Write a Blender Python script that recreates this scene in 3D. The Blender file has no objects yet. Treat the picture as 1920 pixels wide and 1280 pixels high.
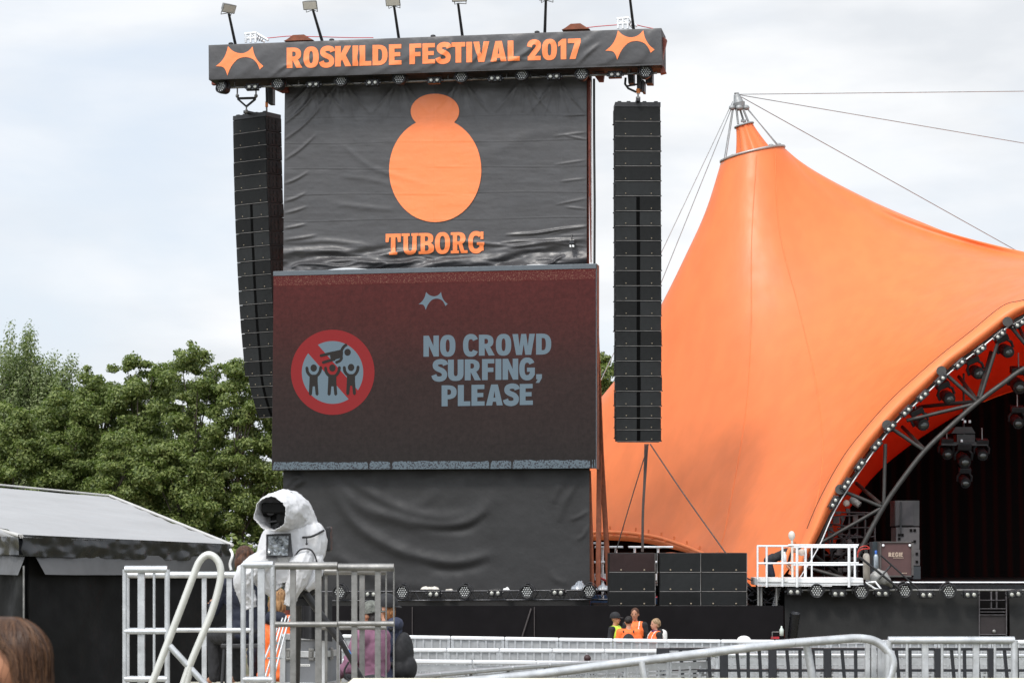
import bpy, math, random
import numpy as np
from mathutils import Vector, Matrix
from mathutils.geometry import delaunay_2d_cdt

random.seed(7)
rng = np.random.default_rng(7)
R_ = math.radians
scene = bpy.context.scene
col = scene.collection

# ------------------------------------------------------------------ camera frame
FPX = 4300.0
HCAM = 3.3
PITCH = math.atan(370.0 / FPX)
CA, SA = math.cos(PITCH), math.sin(PITCH)
EYE = np.array([0.0, 0.0, HCAM])


def ray(px, py):
    px = np.asarray(px, float); py = np.asarray(py, float)
    a = (px - 960) / FPX; b = (640 - py) / FPX
    return np.stack([a + 0 * b, CA - SA * b + 0 * a, SA + CA * b + 0 * a], -1)


def at(px, py, Y):
    d = ray(px, py)
    return EYE + d * (np.asarray(Y, float) / d[..., 1])[..., None]


def zat(py, Y):
    return float(at(960, py, Y)[2])


# the big screen tower stands turned by TH; F() gives points on its face plane, w metres out of it
TH = R_(9.8)
FU = np.array([math.cos(TH), -math.sin(TH), 0.0])
FN = np.array([-math.sin(TH), -math.cos(TH), 0.0])
FO = at(813, 1010, 60.0)
RF = Matrix.Rotation(-TH, 3, 'Z')


def F(px, py, w=0.0):
    d = ray(px, py)
    w = np.asarray(w, float)
    t = (np.dot(FO - EYE, FN) + w) / (d @ FN)
    return EYE + d * t[..., None]


# ------------------------------------------------------------------ numpy value noise
def _h(ix, iy, s):
    n = (ix * 374761393 + iy * 668265263 + s * 974634777) & 0xffffffff
    n = ((n ^ (n >> 13)) * 1274126177) & 0xffffffff
    return ((n ^ (n >> 16)) & 0xffff) / 65535.0


def vnoise(x, y, s=0):
    x = np.asarray(x, float); y = np.asarray(y, float)
    ix = np.floor(x).astype(np.int64); iy = np.floor(y).astype(np.int64)
    fx = x - ix; fy = y - iy
    fx = fx * fx * (3 - 2 * fx); fy = fy * fy * (3 - 2 * fy)
    a = _h(ix, iy, s); b = _h(ix + 1, iy, s); c = _h(ix, iy + 1, s); d = _h(ix + 1, iy + 1, s)
    return (a * (1 - fx) + b * fx) * (1 - fy) + (c * (1 - fx) + d * fx) * fy - .5


def fbm(x, y, s=0, o=4):
    t = 0; a = 1.0
    for k in range(o):
        t = t + a * vnoise(x * 2 ** k, y * 2 ** k, s + k); a *= .5
    return t


# ------------------------------------------------------------------ materials
def new_mat(name):
    m = bpy.data.materials.new(name); m.use_nodes = True
    nt = m.node_tree
    return m, nt, nt.nodes['Principled BSDF']


def M(name, c, rough=.5, metal=0.0, var=.12, vs=3.0, bump=0.0, bs=40.0, emit=None, es=1.0,
      spec=.5, coat=0.0, rvar=.1, trans=0.0, transc=None, alpha=1.0, orand=0.0, streak=0.0):
    m, nt, b = new_mat(name)
    N = nt.nodes; L = nt.links
    tc = N.new('ShaderNodeTexCoord')
    no = N.new('ShaderNodeTexNoise'); no.inputs['Scale'].default_value = vs
    no.inputs['Detail'].default_value = 6; no.inputs['Roughness'].default_value = .65
    L.new(tc.outputs['Object'], no.inputs['Vector'])
    mr = N.new('ShaderNodeMapRange')
    mr.inputs['From Min'].default_value = .3; mr.inputs['From Max'].default_value = .7
    mr.inputs['To Min'].default_value = 1 - var; mr.inputs['To Max'].default_value = 1 + var
    L.new(no.outputs['Fac'], mr.inputs['Value'])
    mx = N.new('ShaderNodeVectorMath'); mx.operation = 'SCALE'
    mx.inputs[0].default_value = c[:3]
    L.new(mr.outputs['Result'], mx.inputs['Scale'])
    L.new(mx.outputs['Vector'], b.inputs['Base Color'])
    if streak:
        ms_ = N.new('ShaderNodeMapping'); ms_.inputs['Scale'].default_value = (2.2, 2.2, .12); L.new(tc.outputs['Object'], ms_.inputs[0])
        ns = N.new('ShaderNodeTexNoise'); ns.inputs['Scale'].default_value = 1; ns.inputs['Detail'].default_value = 5; L.new(ms_.outputs[0], ns.inputs['Vector'])
        mrs = N.new('ShaderNodeMapRange'); mrs.inputs['From Min'].default_value = .35; mrs.inputs['From Max'].default_value = .65
        mrs.inputs['To Min'].default_value = 1 - streak; mrs.inputs['To Max'].default_value = 1 + streak * .4; L.new(ns.outputs['Fac'], mrs.inputs['Value'])
        v4 = N.new('ShaderNodeVectorMath'); v4.operation = 'SCALE'; L.new(mx.outputs['Vector'], v4.inputs[0]); L.new(mrs.outputs['Result'], v4.inputs['Scale']); L.new(v4.outputs['Vector'], b.inputs['Base Color'])
        bs_ = N.new('ShaderNodeBump'); bs_.inputs['Strength'].default_value = .25; bs_.inputs['Distance'].default_value = .06; L.new(ns.outputs['Fac'], bs_.inputs['Height'])
        L.new(bs_.outputs['Normal'], b.inputs['Normal'])
    if orand:
        oi = N.new('ShaderNodeObjectInfo'); mo = N.new('ShaderNodeMapRange')
        mo.inputs['To Min'].default_value = 1 - orand; mo.inputs['To Max'].default_value = 1 + orand
        L.new(oi.outputs['Random'], mo.inputs['Value']); m3 = N.new('ShaderNodeVectorMath'); m3.operation = 'SCALE'
        L.new(mx.outputs['Vector'], m3.inputs[0]); L.new(mo.outputs['Result'], m3.inputs['Scale']); L.new(m3.outputs['Vector'], b.inputs['Base Color'])
    b.inputs['Metallic'].default_value = metal
    b.inputs['Specular IOR Level'].default_value = spec
    b.inputs['Coat Weight'].default_value = coat
    r2 = N.new('ShaderNodeMapRange')
    r2.inputs['From Min'].default_value = .3; r2.inputs['From Max'].default_value = .7
    r2.inputs['To Min'].default_value = max(.03, rough - rvar); r2.inputs['To Max'].default_value = min(1, rough + rvar)
    n2 = N.new('ShaderNodeTexNoise'); n2.inputs['Scale'].default_value = vs * 2.7; n2.inputs['Detail'].default_value = 4
    L.new(tc.outputs['Object'], n2.inputs['Vector'])
    L.new(n2.outputs['Fac'], r2.inputs['Value']); L.new(r2.outputs['Result'], b.inputs['Roughness'])
    if bump:
        n3 = N.new('ShaderNodeTexNoise'); n3.inputs['Scale'].default_value = bs; n3.inputs['Detail'].default_value = 5
        L.new(tc.outputs['Object'], n3.inputs['Vector'])
        bp = N.new('ShaderNodeBump'); bp.inputs['Strength'].default_value = bump; bp.inputs['Distance'].default_value = .02
        if streak: L.new(bs_.outputs['Normal'], bp.inputs['Normal'])
        L.new(n3.outputs['Fac'], bp.inputs['Height']); L.new(bp.outputs['Normal'], b.inputs['Normal'])
    if emit:
        b.inputs['Emission Color'].default_value = (*emit, 1); b.inputs['Emission Strength'].default_value = es
    if trans:
        out = N['Material Output']
        tr = N.new('ShaderNodeBsdfTranslucent'); tr.inputs['Color'].default_value = (*(transc or c[:3]), 1)
        ms = N.new('ShaderNodeMixShader'); ms.inputs[0].default_value = trans
        L.new(b.outputs[0], ms.inputs[1]); L.new(tr.outputs[0], ms.inputs[2]); L.new(ms.outputs[0], out.inputs[0])
    if alpha < 1:
        b.inputs['Alpha'].default_value = alpha
    return m


# ------------------------------------------------------------------ objects
ORG = {}


def tag(o, label=None, cat=None, group=None, kind=None):
    if label: o['label'] = label
    if cat: o['category'] = cat
    if group: o['group'] = group
    if kind or cat: o['kind'] = kind or 'thing'
    return o


def thing(name, label, cat, loc=(0, 0, 0), group=None, rot=None):
    o = bpy.data.objects.new(name, None); col.objects.link(o)
    o.empty_display_size = .2
    o.location = tuple(float(c) for c in loc)
    if rot: o.rotation_euler = rot
    ORG[o.name] = np.array(loc, float)
    return tag(o, label, cat, group)


def link_mesh(name, verts, faces, mats, parent=None, mi=None, smooth=False, org=None, normals=None):
    me = bpy.data.meshes.new(name)
    if org is None:
        org = ORG.get(parent.name, np.zeros(3)) if parent is not None else np.zeros(3)
    v = np.asarray(verts, float) - np.asarray(org)
    me.from_pydata(v.tolist(), [], faces if isinstance(faces, list) else faces.tolist())
    if not isinstance(mats, (list, tuple)): mats = [mats]
    for m in mats: me.materials.append(m)
    if mi is not None: me.polygons.foreach_set('material_index', np.asarray(mi, np.int32))
    if smooth is True: me.polygons.foreach_set('use_smooth', np.ones(len(me.polygons), bool))
    elif smooth is not False: me.polygons.foreach_set('use_smooth', np.asarray(smooth, bool))
    me.update()
    if normals is not None:
        me.normals_split_custom_set_from_vertices(np.asarray(normals).tolist())
    o = bpy.data.objects.new(name, me); col.objects.link(o)
    if parent is not None:
        o.parent = parent; ORG[o.name] = np.array(org, float)
    else:
        o.location = tuple(float(c) for c in org); ORG[o.name] = np.array(org, float)
    return o


def V3(p): return np.array(p, float)


def frame(d):
    d = V3(d); d = d / (np.linalg.norm(d) + 1e-12)
    a = np.array([0, 0, 1.0]) if abs(d[2]) < .9 else np.array([1.0, 0, 0])
    u = np.cross(a, d); u /= np.linalg.norm(u)
    return u, np.cross(d, u), d


class MB:
    def __init__(s): s.v = []; s.f = []; s.mi = []; s.sm = []; s.n = 0; s.marks = []; s.busy = False

    def __getattribute__(s, k):
        a = object.__getattribute__(s, k)
        if k in ('box', 'pbox', 'fbox', 'bar', 'rect_bar', 'tube', 'lathe', 'ell', 'grid', 'prism', 'hexa') and not object.__getattribute__(s, 'busy'):
            def run(*p, **q):
                s.marks.append((len(s.v), len(s.f))); s.busy = True
                try: return a(*p, **q)
                finally: s.busy = False
            return run
        return a

    def add(s, v, f, m=0, smooth=False):
        v = np.asarray(v, float).reshape(-1, 3)
        s.v.append(v)
        for q in f:
            s.f.append([int(i) + s.n for i in q]); s.mi.append(m); s.sm.append(smooth)
        s.n += len(v); return s

    def hexa(s, p, m=0):
        """8 points: bottom ring 0-3, top ring 4-7"""
        return s.add(p, [(0, 3, 2, 1), (4, 5, 6, 7), (0, 1, 5, 4), (1, 2, 6, 5), (2, 3, 7, 6), (3, 0, 4, 7)], m)

    def box(s, c, sz, R=None, m=0):
        x, y, z = np.array(sz, float) / 2
        p = np.array([(-x, -y, -z), (x, -y, -z), (x, y, -z), (-x, y, -z), (-x, -y, z), (x, -y, z), (x, y, z), (-x, y, z)])
        if R is not None: p = p @ np.array(R).T
        return s.hexa(p + V3(c), m)

    def pbox(s, x0, y0, x1, y1, Y, d, m=0):
        """box whose near face fills a rectangle at distance Y"""
        a = [at(x0, y1, Y), at(x1, y1, Y), at(x1, y0, Y), at(x0, y0, Y)]
        D = np.array([0, d, 0])
        return s.hexa([a[0], a[1], a[1] + D, a[0] + D, a[3], a[2], a[2] + D, a[3] + D], m)

    def fbox(s, q, w0, w1, m=0):
        """q: four (px,py) tl,tr,br,bl on the tower face; w1 = front"""
        tl, tr, br, bl = [F(*p, w1) for p in q]
        D = FN * (w0 - w1)
        return s.hexa([bl, br, br + D, bl + D, tl, tr, tr + D, tl + D], m)

    def bar(s, p, q, r, r2=None, n=10, m=0, caps=True, smooth=True):
        p, q = V3(p), V3(q); r2 = r if r2 is None else r2
        u, w, d = frame(q - p)
        a = np.arange(n) * 2 * math.pi / n
        c = np.outer(np.cos(a), u) + np.outer(np.sin(a), w)
        s.add(np.vstack([p + c * r, q + c * r2]), [(i, (i + 1) % n, n + (i + 1) % n, n + i) for i in range(n)], m, smooth)
        if caps:
            s.add(p + c * r, [list(range(n))[::-1]], m); s.add(q + c * r2, [list(range(n))], m)
        return s

    def rect_bar(s, p, q, a, b, side=(0, -1, 0), m=0):
        """bar with rectangular section a (across) x b (along side)"""
        p, q = V3(p), V3(q); d = q - p; L = np.linalg.norm(d); d = d / L
        sd = V3(side); sd = sd - d * np.dot(sd, d); sd /= np.linalg.norm(sd)
        u = np.cross(d, sd)
        R = np.stack([u, sd, d], 1)
        return s.box((p + q) / 2, (a, b, L), R, m)

    def tube(s, path, r, n=8, m=0, closed=False, smooth=True):
        P = np.array(path, float); k = len(P)
        rr = np.broadcast_to(np.asarray(r, float), (k,))
        T = np.gradient(P, axis=0) if not closed else np.roll(P, -1, 0) - np.roll(P, 1, 0)
        T /= np.linalg.norm(T, axis=1)[:, None] + 1e-12
        u, w, _ = frame(T[0]); vs = []
        a = np.arange(n) * 2 * math.pi / n
        for i in range(k):
            u = u - T[i] * np.dot(u, T[i]); u /= np.linalg.norm(u); w = np.cross(T[i], u)
            vs.append(P[i] + rr[i] * (np.outer(np.cos(a), u) + np.outer(np.sin(a), w)))
        f = []
        for i in range(k if closed else k - 1):
            j = (i + 1) % k
            for t in range(n): f.append((i * n + t, i * n + (t + 1) % n, j * n + (t + 1) % n, j * n + t))
        s.add(np.vstack(vs), f, m, smooth)
        if not closed:
            s.add(vs[0], [list(range(n))[::-1]], m); s.add(vs[-1], [list(range(n))], m)
        return s

    def lathe(s, prof, c=(0, 0, 0), ax=(0, 0, 1), n=20, m=0, smooth=True):
        u, w, d = frame(ax); a = np.arange(n) * 2 * math.pi / n
        ring = np.outer(np.cos(a), u) + np.outer(np.sin(a), w)
        vs = np.vstack([V3(c) + ring * max(r, 1e-5) + d * z for r, z in prof])
        f = [(i * n + t, i * n + (t + 1) % n, (i + 1) * n + (t + 1) % n, (i + 1) * n + t)
             for i in range(len(prof) - 1) for t in range(n)]
        return s.add(vs, f, m, smooth)

    def ell(s, c, r, R=None, nu=16, nv=10, m=0):
        r = np.broadcast_to(np.asarray(r, float), (3,))
        vs = []
        for i in range(nv + 1):
            ph = math.pi * i / nv
            for j in range(nu):
                th = 2 * math.pi * j / nu
                vs.append((math.sin(ph) * math.cos(th), math.sin(ph) * math.sin(th), math.cos(ph)))
        vs = np.array(vs) * r
        if R is not None: vs = vs @ np.array(R).T
        f = [(i * nu + j, (i + 1) * nu + j, (i + 1) * nu + (j + 1) % nu, i * nu + (j + 1) % nu) for i in range(nv) for j in range(nu)]
        return s.add(vs + V3(c), f, m, True)

    def grid(s, P, m=0, smooth=True, closed=False):
        a, b = P.shape[:2]
        f = []
        for i in range(a - 1):
            for j in range(b if closed else b - 1):
                jj = (j + 1) % b
                f.append((i * b + j, i * b + jj, (i + 1) * b + jj, (i + 1) * b + j))
        return s.add(P.reshape(-1, 3), f, m, smooth)

    def prism(s, poly, D, m=0):
        """closed polygon of 3-D points extruded by D"""
        P = np.array(poly, float); n = len(P); D = V3(D)
        s.add(np.vstack([P, P + D]), [list(range(n)), list(range(2 * n - 1, n - 1, -1))] +
              [(i, n + i, n + (i + 1) % n, (i + 1) % n) for i in range(n)], m)
        return s

    def build(s, name, mats, parent=None, bevel=0, org=None, recalc=True, each=False):
        if each and len(s.marks) > 1:
            ends = s.marks[1:] + [(len(s.v), len(s.f))]; r = None
            for (v0, f0), (v1, f1) in zip(s.marks, ends):
                q = MB(); base = sum(len(v) for v in s.v[:v0]); q.v = s.v[v0:v1]; q.n = sum(len(v) for v in q.v)
                q.f = [[i - base for i in f] for f in s.f[f0:f1]]; q.mi = s.mi[f0:f1]; q.sm = s.sm[f0:f1]
                r = q.build(name, mats, parent, bevel, org, recalc)
            return r
        o = link_mesh(name, np.vstack(s.v), s.f, mats, parent, s.mi, s.sm, org)
        if recalc:
            import bmesh
            bm = bmesh.new(); bm.from_mesh(o.data); bmesh.ops.recalc_face_normals(bm, faces=bm.faces); bm.to_mesh(o.data); bm.free()
        if bevel:
            md = o.modifiers.new('bevel', 'BEVEL'); md.width = bevel; md.segments = 2; md.limit_method = 'ANGLE'
        return o


def children(o): return [c for c in bpy.data.objects if c.parent == o]


def copy_tree(o, loc=None, rot=None, label=None, parent=None, scale=None):
    c = o.copy(); col.objects.link(c); c.parent = parent
    if parent is None:
        if loc is not None: c.location = tuple(float(q) for q in loc)
        if rot is not None: c.rotation_euler = rot
        if scale: c.scale = (scale,) * 3
    if label: c['label'] = label
    for ch in o.children: copy_tree(ch, parent=c)
    return c


ORD = ['first', 'second', 'third', 'fourth', 'fifth', 'sixth', 'seventh', 'eighth', 'ninth', 'tenth', 'eleventh',
       'twelfth', 'thirteenth', 'fourteenth', 'fifteenth', 'sixteenth', 'seventeenth', 'eighteenth', 'nineteenth',
       'twentieth', 'twenty-first', 'twenty-second', 'twenty-third', 'twenty-fourth', 'twenty-fifth']


def nth(i, n):
    return 'leftmost' if i == 0 else ('rightmost' if i == n - 1 else ORD[i] + ' from the left')


def catmull(P, n):
    P = np.array(P, float); k = len(P)
    t = np.linspace(0, k - 1, n); i = np.clip(np.floor(t).astype(int), 0, k - 2); f = (t - i)[:, None]
    g = lambda j: np.where(((j >= 0) & (j < k))[:, None], P[np.clip(j, 0, k - 1)], np.where((j < 0)[:, None], 2 * P[0] - P[1], 2 * P[-1] - P[-2]))
    p0, p1, p2, p3 = g(i - 1), P[i], P[i + 1], g(i + 2)
    return .5 * ((2 * p1) + (-p0 + p2) * f + (2 * p0 - 5 * p1 + 4 * p2 - p3) * f ** 2 + (-p0 + 3 * p1 - 3 * p2 + p3) * f ** 3)


# ------------------------------------------------------------------ 2-D drawing (lettering and emblems)
def sell(cx, cy, a, b, n=2.6, k=28, t0=0, t1=360):
    t = np.radians(np.linspace(t0, t1, k, endpoint=(t1 - t0) % 360 != 0))
    c, s_ = np.cos(t), np.sin(t)
    return np.stack([cx + a * np.sign(c) * np.abs(c) ** (2 / n), cy + b * np.sign(s_) * np.abs(s_) ** (2 / n)], 1)


def stroke(P, w):
    P = np.array(P, float)
    T = np.gradient(P, axis=0); T /= np.linalg.norm(T, axis=1)[:, None] + 1e-9
    Nn = np.stack([-T[:, 1], T[:, 0]], 1); w = np.asarray(w, float) * np.ones(len(P))
    return np.vstack([P + Nn * w[:, None] / 2, (P - Nn * w[:, None] / 2)[::-1]])


def rc(x0, y0, x1, y1): return np.array([(x0, y0), (x1, y0), (x1, y1), (x0, y1)], float)


def capsule2(p, q, w, k=10):
    p, q = np.array(p, float), np.array(q, float); d = q - p; a = math.atan2(d[1], d[0])
    t1 = np.linspace(a - math.pi / 2, a + math.pi / 2, k); t2 = np.linspace(a + math.pi / 2, a + 1.5 * math.pi, k)
    return np.vstack([q + w / 2 * np.stack([np.cos(t1), np.sin(t1)], 1), p + w / 2 * np.stack([np.cos(t2), np.sin(t2)], 1)])


def A_(*p): return np.array(p, float)


def dshape(x, y0, y1, w, k=14):
    r = (y1 - y0) / 2; c = (y0 + y1) / 2
    t = np.radians(np.linspace(-90, 90, k)); cs, sn = np.cos(t), np.sin(t)
    return np.vstack([A_((x, y0)), np.stack([x + w * .35 + w * .65 * np.abs(cs) ** .8, c + r * np.sign(sn) * np.abs(sn) ** .8], 1), A_((x, y1))])


def _S():
    p = [(.62, .74), (.56, .87), (.36, .91), (.17, .84), (.15, .67), (.28, .56), (.47, .47), (.57, .33), (.53, .15), (.34, .08), (.14, .13), (.07, .28)]
    return [[stroke(catmull(p, 44), .25)]]


def _C(g=False):
    p = sell(.37, .5, .25, .42, 2.5, 40, 32, 328)
    r = [[stroke(p, .25)]]
    if g: r += [[A_((.36, .56), (.73, .56), (.73, .2), (.5, .12), (.5, .36), (.36, .36))]]
    return r


GL = {
    'R': (.76, [[dshape(0, .36, 1, .7), dshape(.27, .56, .8, .17)], [rc(0, 0, .28, .5)], [A_((.26, .45), (.52, .45), (.76, 0), (.47, 0), (.28, .4))]]),
    'P': (.7, [[dshape(0, .33, 1, .7), dshape(.27, .54, .8, .17)], [rc(0, 0, .28, .45)]]),
    'O': (.74, [[sell(.37, .5, .37, .52, 2.5, 36), sell(.37, .5, .095, .3, 2.5, 24)]]),
    '0': (.72, [[sell(.36, .5, .36, .52, 2.5, 36), sell(.36, .5, .09, .3, 2.5, 24)]]),
    'D': (.74, [[dshape(0, 0, 1, .73), dshape(.27, .21, .79, .2)]]),
    'S': (.68, _S()), 'C': (.7, _C()), 'G': (.74, _C(True)),
    'U': (.74, [[np.vstack([A_((0, 1), (0, .35)), sell(.37, .36, .37, .38, 2.5, 18, 180, 360), A_((.74, 1), (.46, 1)),
                            sell(.37, .33, .09, .12, 2.3, 10, 0, -180), A_((.28, 1))])]]),
    'E': (.62, [[A_((0, 0), (0, 1), (.6, 1), (.6, .79), (.27, .79), (.27, .61), (.55, .61), (.55, .41), (.27, .41), (.27, .21), (.61, .21), (.61, 0))]]),
    'F': (.58, [[A_((0, 0), (0, 1), (.58, 1), (.58, .79), (.27, .79), (.27, .59), (.54, .59), (.54, .38), (.27, .38), (.27, 0))]]),
    'L': (.58, [[A_((0, 0), (0, 1), (.28, 1), (.28, .22), (.58, .22), (.58, 0))]]),
    'I': (.28, [[rc(0, 0, .28, 1)]]),
    'T': (.66, [[A_((0, 1), (.66, 1), (.66, .78), (.47, .78), (.47, 0), (.19, 0), (.19, .78), (0, .78))]]),
    'K': (.79, [[A_((0, 0), (0, 1), (.28, 1), (.28, .62), (.47, 1), (.78, 1), (.52, .54), (.79, 0), (.49, 0), (.34, .34), (.28, .25), (.28, 0))]]),
    'V': (.78, [[A_((0, 1), (.29, 1), (.395, .36), (.5, 1), (.78, 1), (.54, 0), (.25, 0))]]),
    'A': (.78, [[A_((0, 0), (.24, 1), (.55, 1), (.78, 0), (.5, 0), (.465, .18), (.32, .18), (.285, 0)), A_((.35, .37), (.435, .37), (.393, .7))]]),
    'N': (.74, [[A_((0, 0), (0, 1), (.26, 1), (.48, .5), (.48, 1), (.74, 1), (.74, 0), (.49, 0), (.26, .52), (.26, 0))]]),
    'W': (1.08, [[A_((0, 1), (.27, 1), (.34, .42), (.42, 1), (.66, 1), (.74, .42), (.81, 1), (1.08, 1), (.9, 0), (.62, 0), (.54, .52), (.46, 0), (.18, 0))]]),
    '2': (.66, [[stroke(catmull([(.1, .66), (.16, .84), (.34, .9), (.52, .82), (.52, .62), (.36, .4), (.16, .14)], 26), .25)], [rc(.02, 0, .65, .21)]]),
    '1': (.42, [[A_((.4, 0), (.4, 1), (.2, 1), (0, .84), (0, .62), (.13, .7), (.13, 0))]]),
    '7': (.62, [[A_((0, 1), (.62, 1), (.62, .8), (.37, 0), (.08, 0), (.33, .78), (0, .78))]]),
    ',': (.26, [[A_((0, .24), (.27, .24), (.27, .06), (.14, -.17), (-.02, -.17), (.07, 0), (0, 0))]]),
    ' ': (.26, []),
}
# slab-serif capitals
GS = {
    'T': (.74, [[A_((0, 1), (.74, 1), (.74, .6), (.6, .6), (.56, .83), (.48, .83), (.48, .13), (.57, .13), (.57, 0), (.17, 0), (.17, .13), (.26, .13), (.26, .83), (.18, .83), (.14, .6), (0, .6))]]),
    'U': (.8, [[np.vstack([A_((0, 1), (0, .87), (.1, .87), (.1, .3)), sell(.42, .32, .32, .34, 2.4, 16, 180, 360), A_((.74, .87), (.82, .87), (.82, 1), (.48, 1), (.48, .87), (.54, .87)),
                             sell(.42, .3, .1, .14, 2.3, 10, 0, -180), A_((.32, .87), (.4, .87), (.4, 1))])]]),
    'B': (.76, [[dshape(.1, .46, 1, .62), dshape(.31, .6, .84, .16)], [dshape(.1, 0, .54, .66), dshape(.31, .15, .42, .18)], [rc(0, 0, .14, .13)], [rc(0, .87, .14, 1)]]),
    'O': (.74, [[sell(.37, .5, .37, .52, 2.4, 36), sell(.37, .5, .13, .34, 2.5, 24)]]),
    'R': (.82, [[dshape(.1, .42, 1, .62), dshape(.31, .56, .84, .16)], [rc(.1, 0, .32, .5)], [rc(0, 0, .4, .13)], [rc(0, .87, .14, 1)], [A_((.32, .46), (.56, .46), (.66, .13), (.82, .13), (.82, 0), (.5, 0), (.38, .4))]]),
    'G': (.78, [[stroke(sell(.38, .5, .27, .42, 2.5, 40, 40, 322), .22)], [rc(.42, .36, .78, .5)], [rc(.54, .1, .75, .45)], [rc(.6, .64, .74, 1.0)]]),
    ' ': (.3, []),
}


def layout(txt, glyphs, gap=.055):
    x = 0; out = []
    for ch in txt:
        w, gr = glyphs[ch]
        for g in gr: out.append([np.asarray(c) + (x, 0) for c in g])
        x += w + gap
    return out, x - gap


def place_text(txt, glyphs, x0, x1, yb0, yb1, h, gap=.055):
    """lay text between pixel x0..x1, baseline yb0 -> yb1, cap height h pixels"""
    gr, W = layout(txt, glyphs, gap)
    res = []
    for g in gr:
        res.append([np.stack([x0 + c[:, 0] / W * (x1 - x0), yb0 + c[:, 0] / W * (yb1 - yb0) - c[:, 1] * h], 1) for c in g])
    return res


def inside(pts, groups):
    r = np.zeros(len(pts), bool)
    x, y = pts[:, 0], pts[:, 1]
    for g in groups:
        k = np.zeros(len(pts), bool)
        for c in g:
            x1, y1 = c[:, 0], c[:, 1]; x2, y2 = np.roll(x1, -1), np.roll(y1, -1)
            for a, b, cc, d in zip(x1, y1, x2, y2):
                if b == d: continue
                hit = ((b > y) != (d > y)) & (x < (cc - a) * (y - b) / (d - b) + a)
                k ^= hit
        r |= k
    return r


def tri_region(groups, step=None):
    vs = []; es = []
    for g in groups:
        for c in g:
            n0 = len(vs); k = len(c); vs += [tuple(p) for p in c]
            es += [(n0 + i, n0 + (i + 1) % k) for i in range(k)]
    if step:
        allp = np.array(vs); lo = allp.min(0); hi = allp.max(0)
        gx, gy = np.meshgrid(np.arange(lo[0], hi[0], step) + .13, np.arange(lo[1], hi[1], step) + .17)
        gp = np.stack([gx.ravel(), gy.ravel()], 1)
        gp = gp[inside(gp, groups)]
        vs += [tuple(p) for p in gp]
    r = delaunay_2d_cdt([Vector(v) for v in vs], es, [], 0, 1e-5)
    V = np.array([tuple(v) for v in r[0]]); T = np.array([tuple(f) for f in r[2]])
    cen = V[T].mean(1)
    T = T[inside(cen, groups)]
    used = np.unique(T); mp = -np.ones(len(V), int); mp[used] = np.arange(len(used))
    return V[used], mp[T]


def decal(name, groups, fn, mat, parent, step=None, normals=None):
    """flat or cloth-following artwork; fn maps pixel arrays to 3-D points"""
    V, T = tri_region(groups, step)
    P = fn(V[:, 0], V[:, 1])
    nm = normals(V[:, 0], V[:, 1]) if normals else None
    # orient the triangles towards the camera
    a, b, c = P[T[:, 0]], P[T[:, 1]], P[T[:, 2]]
    fl = (np.cross(b - a, c - a) * (a - EYE)).sum(1) > 0
    T[fl] = T[fl][:, ::-1]
    return link_mesh(name, P, T.tolist(), mat, parent, smooth=nm is not None, normals=nm)
# ------------------------------------------------------------------ camera, sky, sun
cam = bpy.data.cameras.new('camera'); camo = bpy.data.objects.new('camera', cam); col.objects.link(camo)
cam.sensor_width = 36; cam.lens = FPX / 1920 * 36; cam.clip_end = 4000; cam.clip_start = .1
camo.location = (0, 0, HCAM); camo.rotation_euler = (math.pi / 2 + PITCH, 0, 0)
scene.camera = camo
cam.dof.use_dof = True; cam.dof.focus_distance = 56; cam.dof.aperture_fstop = 13
scene.view_settings.view_transform = 'Standard'; scene.view_settings.look = 'None'
scene.view_settings.exposure = .25; scene.view_settings.gamma = 1
SUN_EL, SUN_AZ = R_(50), R_(24)
w = bpy.data.worlds.new('World'); scene.world = w; w.use_nodes = True
nt = w.node_tree; N = nt.nodes; L = nt.links; bg = N['Background']
sky = N.new('ShaderNodeTexSky'); sky.sky_type = 'NISHITA'; sky.sun_disc = False
sky.sun_elevation = SUN_EL; sky.sun_rotation = math.pi + SUN_AZ
sky.air_density = 1; sky.dust_density = 1.5
tc = N.new('ShaderNodeTexCoord')
mp = N.new('ShaderNodeMapping'); mp.inputs['Scale'].default_value = (1, 1, 2.6)
L.new(tc.outputs['Generated'], mp.inputs['Vector'])
wn = N.new('ShaderNodeTexNoise'); wn.inputs['Scale'].default_value = 4.2; wn.inputs['Detail'].default_value = 7; wn.inputs['Roughness'].default_value = .5
wn.inputs['Distortion'].default_value = .35
L.new(mp.outputs[0], wn.inputs['Vector'])
cr = N.new('ShaderNodeValToRGB'); cr.color_ramp.elements[0].position = .36; cr.color_ramp.elements[1].position = .6
L.new(wn.outputs['Fac'], cr.inputs[0])
# cloud brightness: thin bright veil, greyer bases
w2 = N.new('ShaderNodeTexNoise'); w2.inputs['Scale'].default_value = 9; w2.inputs['Detail'].default_value = 5
mp2 = N.new('ShaderNodeMapping'); mp2.inputs['Scale'].default_value = (1, 1, 3.2); mp2.inputs['Location'].default_value = (3.1, .4, 1.7)
L.new(tc.outputs['Generated'], mp2.inputs['Vector']); L.new(mp2.outputs[0], w2.inputs['Vector'])
cc = N.new('ShaderNodeValToRGB'); e = cc.color_ramp.elements
e[0].position = .34; e[0].color = (.755, .785, .825, 1); e[1].position = .6; e[1].color = (.93, .945, .965, 1)
L.new(w2.outputs['Fac'], cc.inputs[0])
sc10 = N.new('ShaderNodeVectorMath'); sc10.operation = 'SCALE'; sc10.inputs['Scale'].default_value = 9.0
L.new(cc.outputs[0], sc10.inputs[0])
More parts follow.
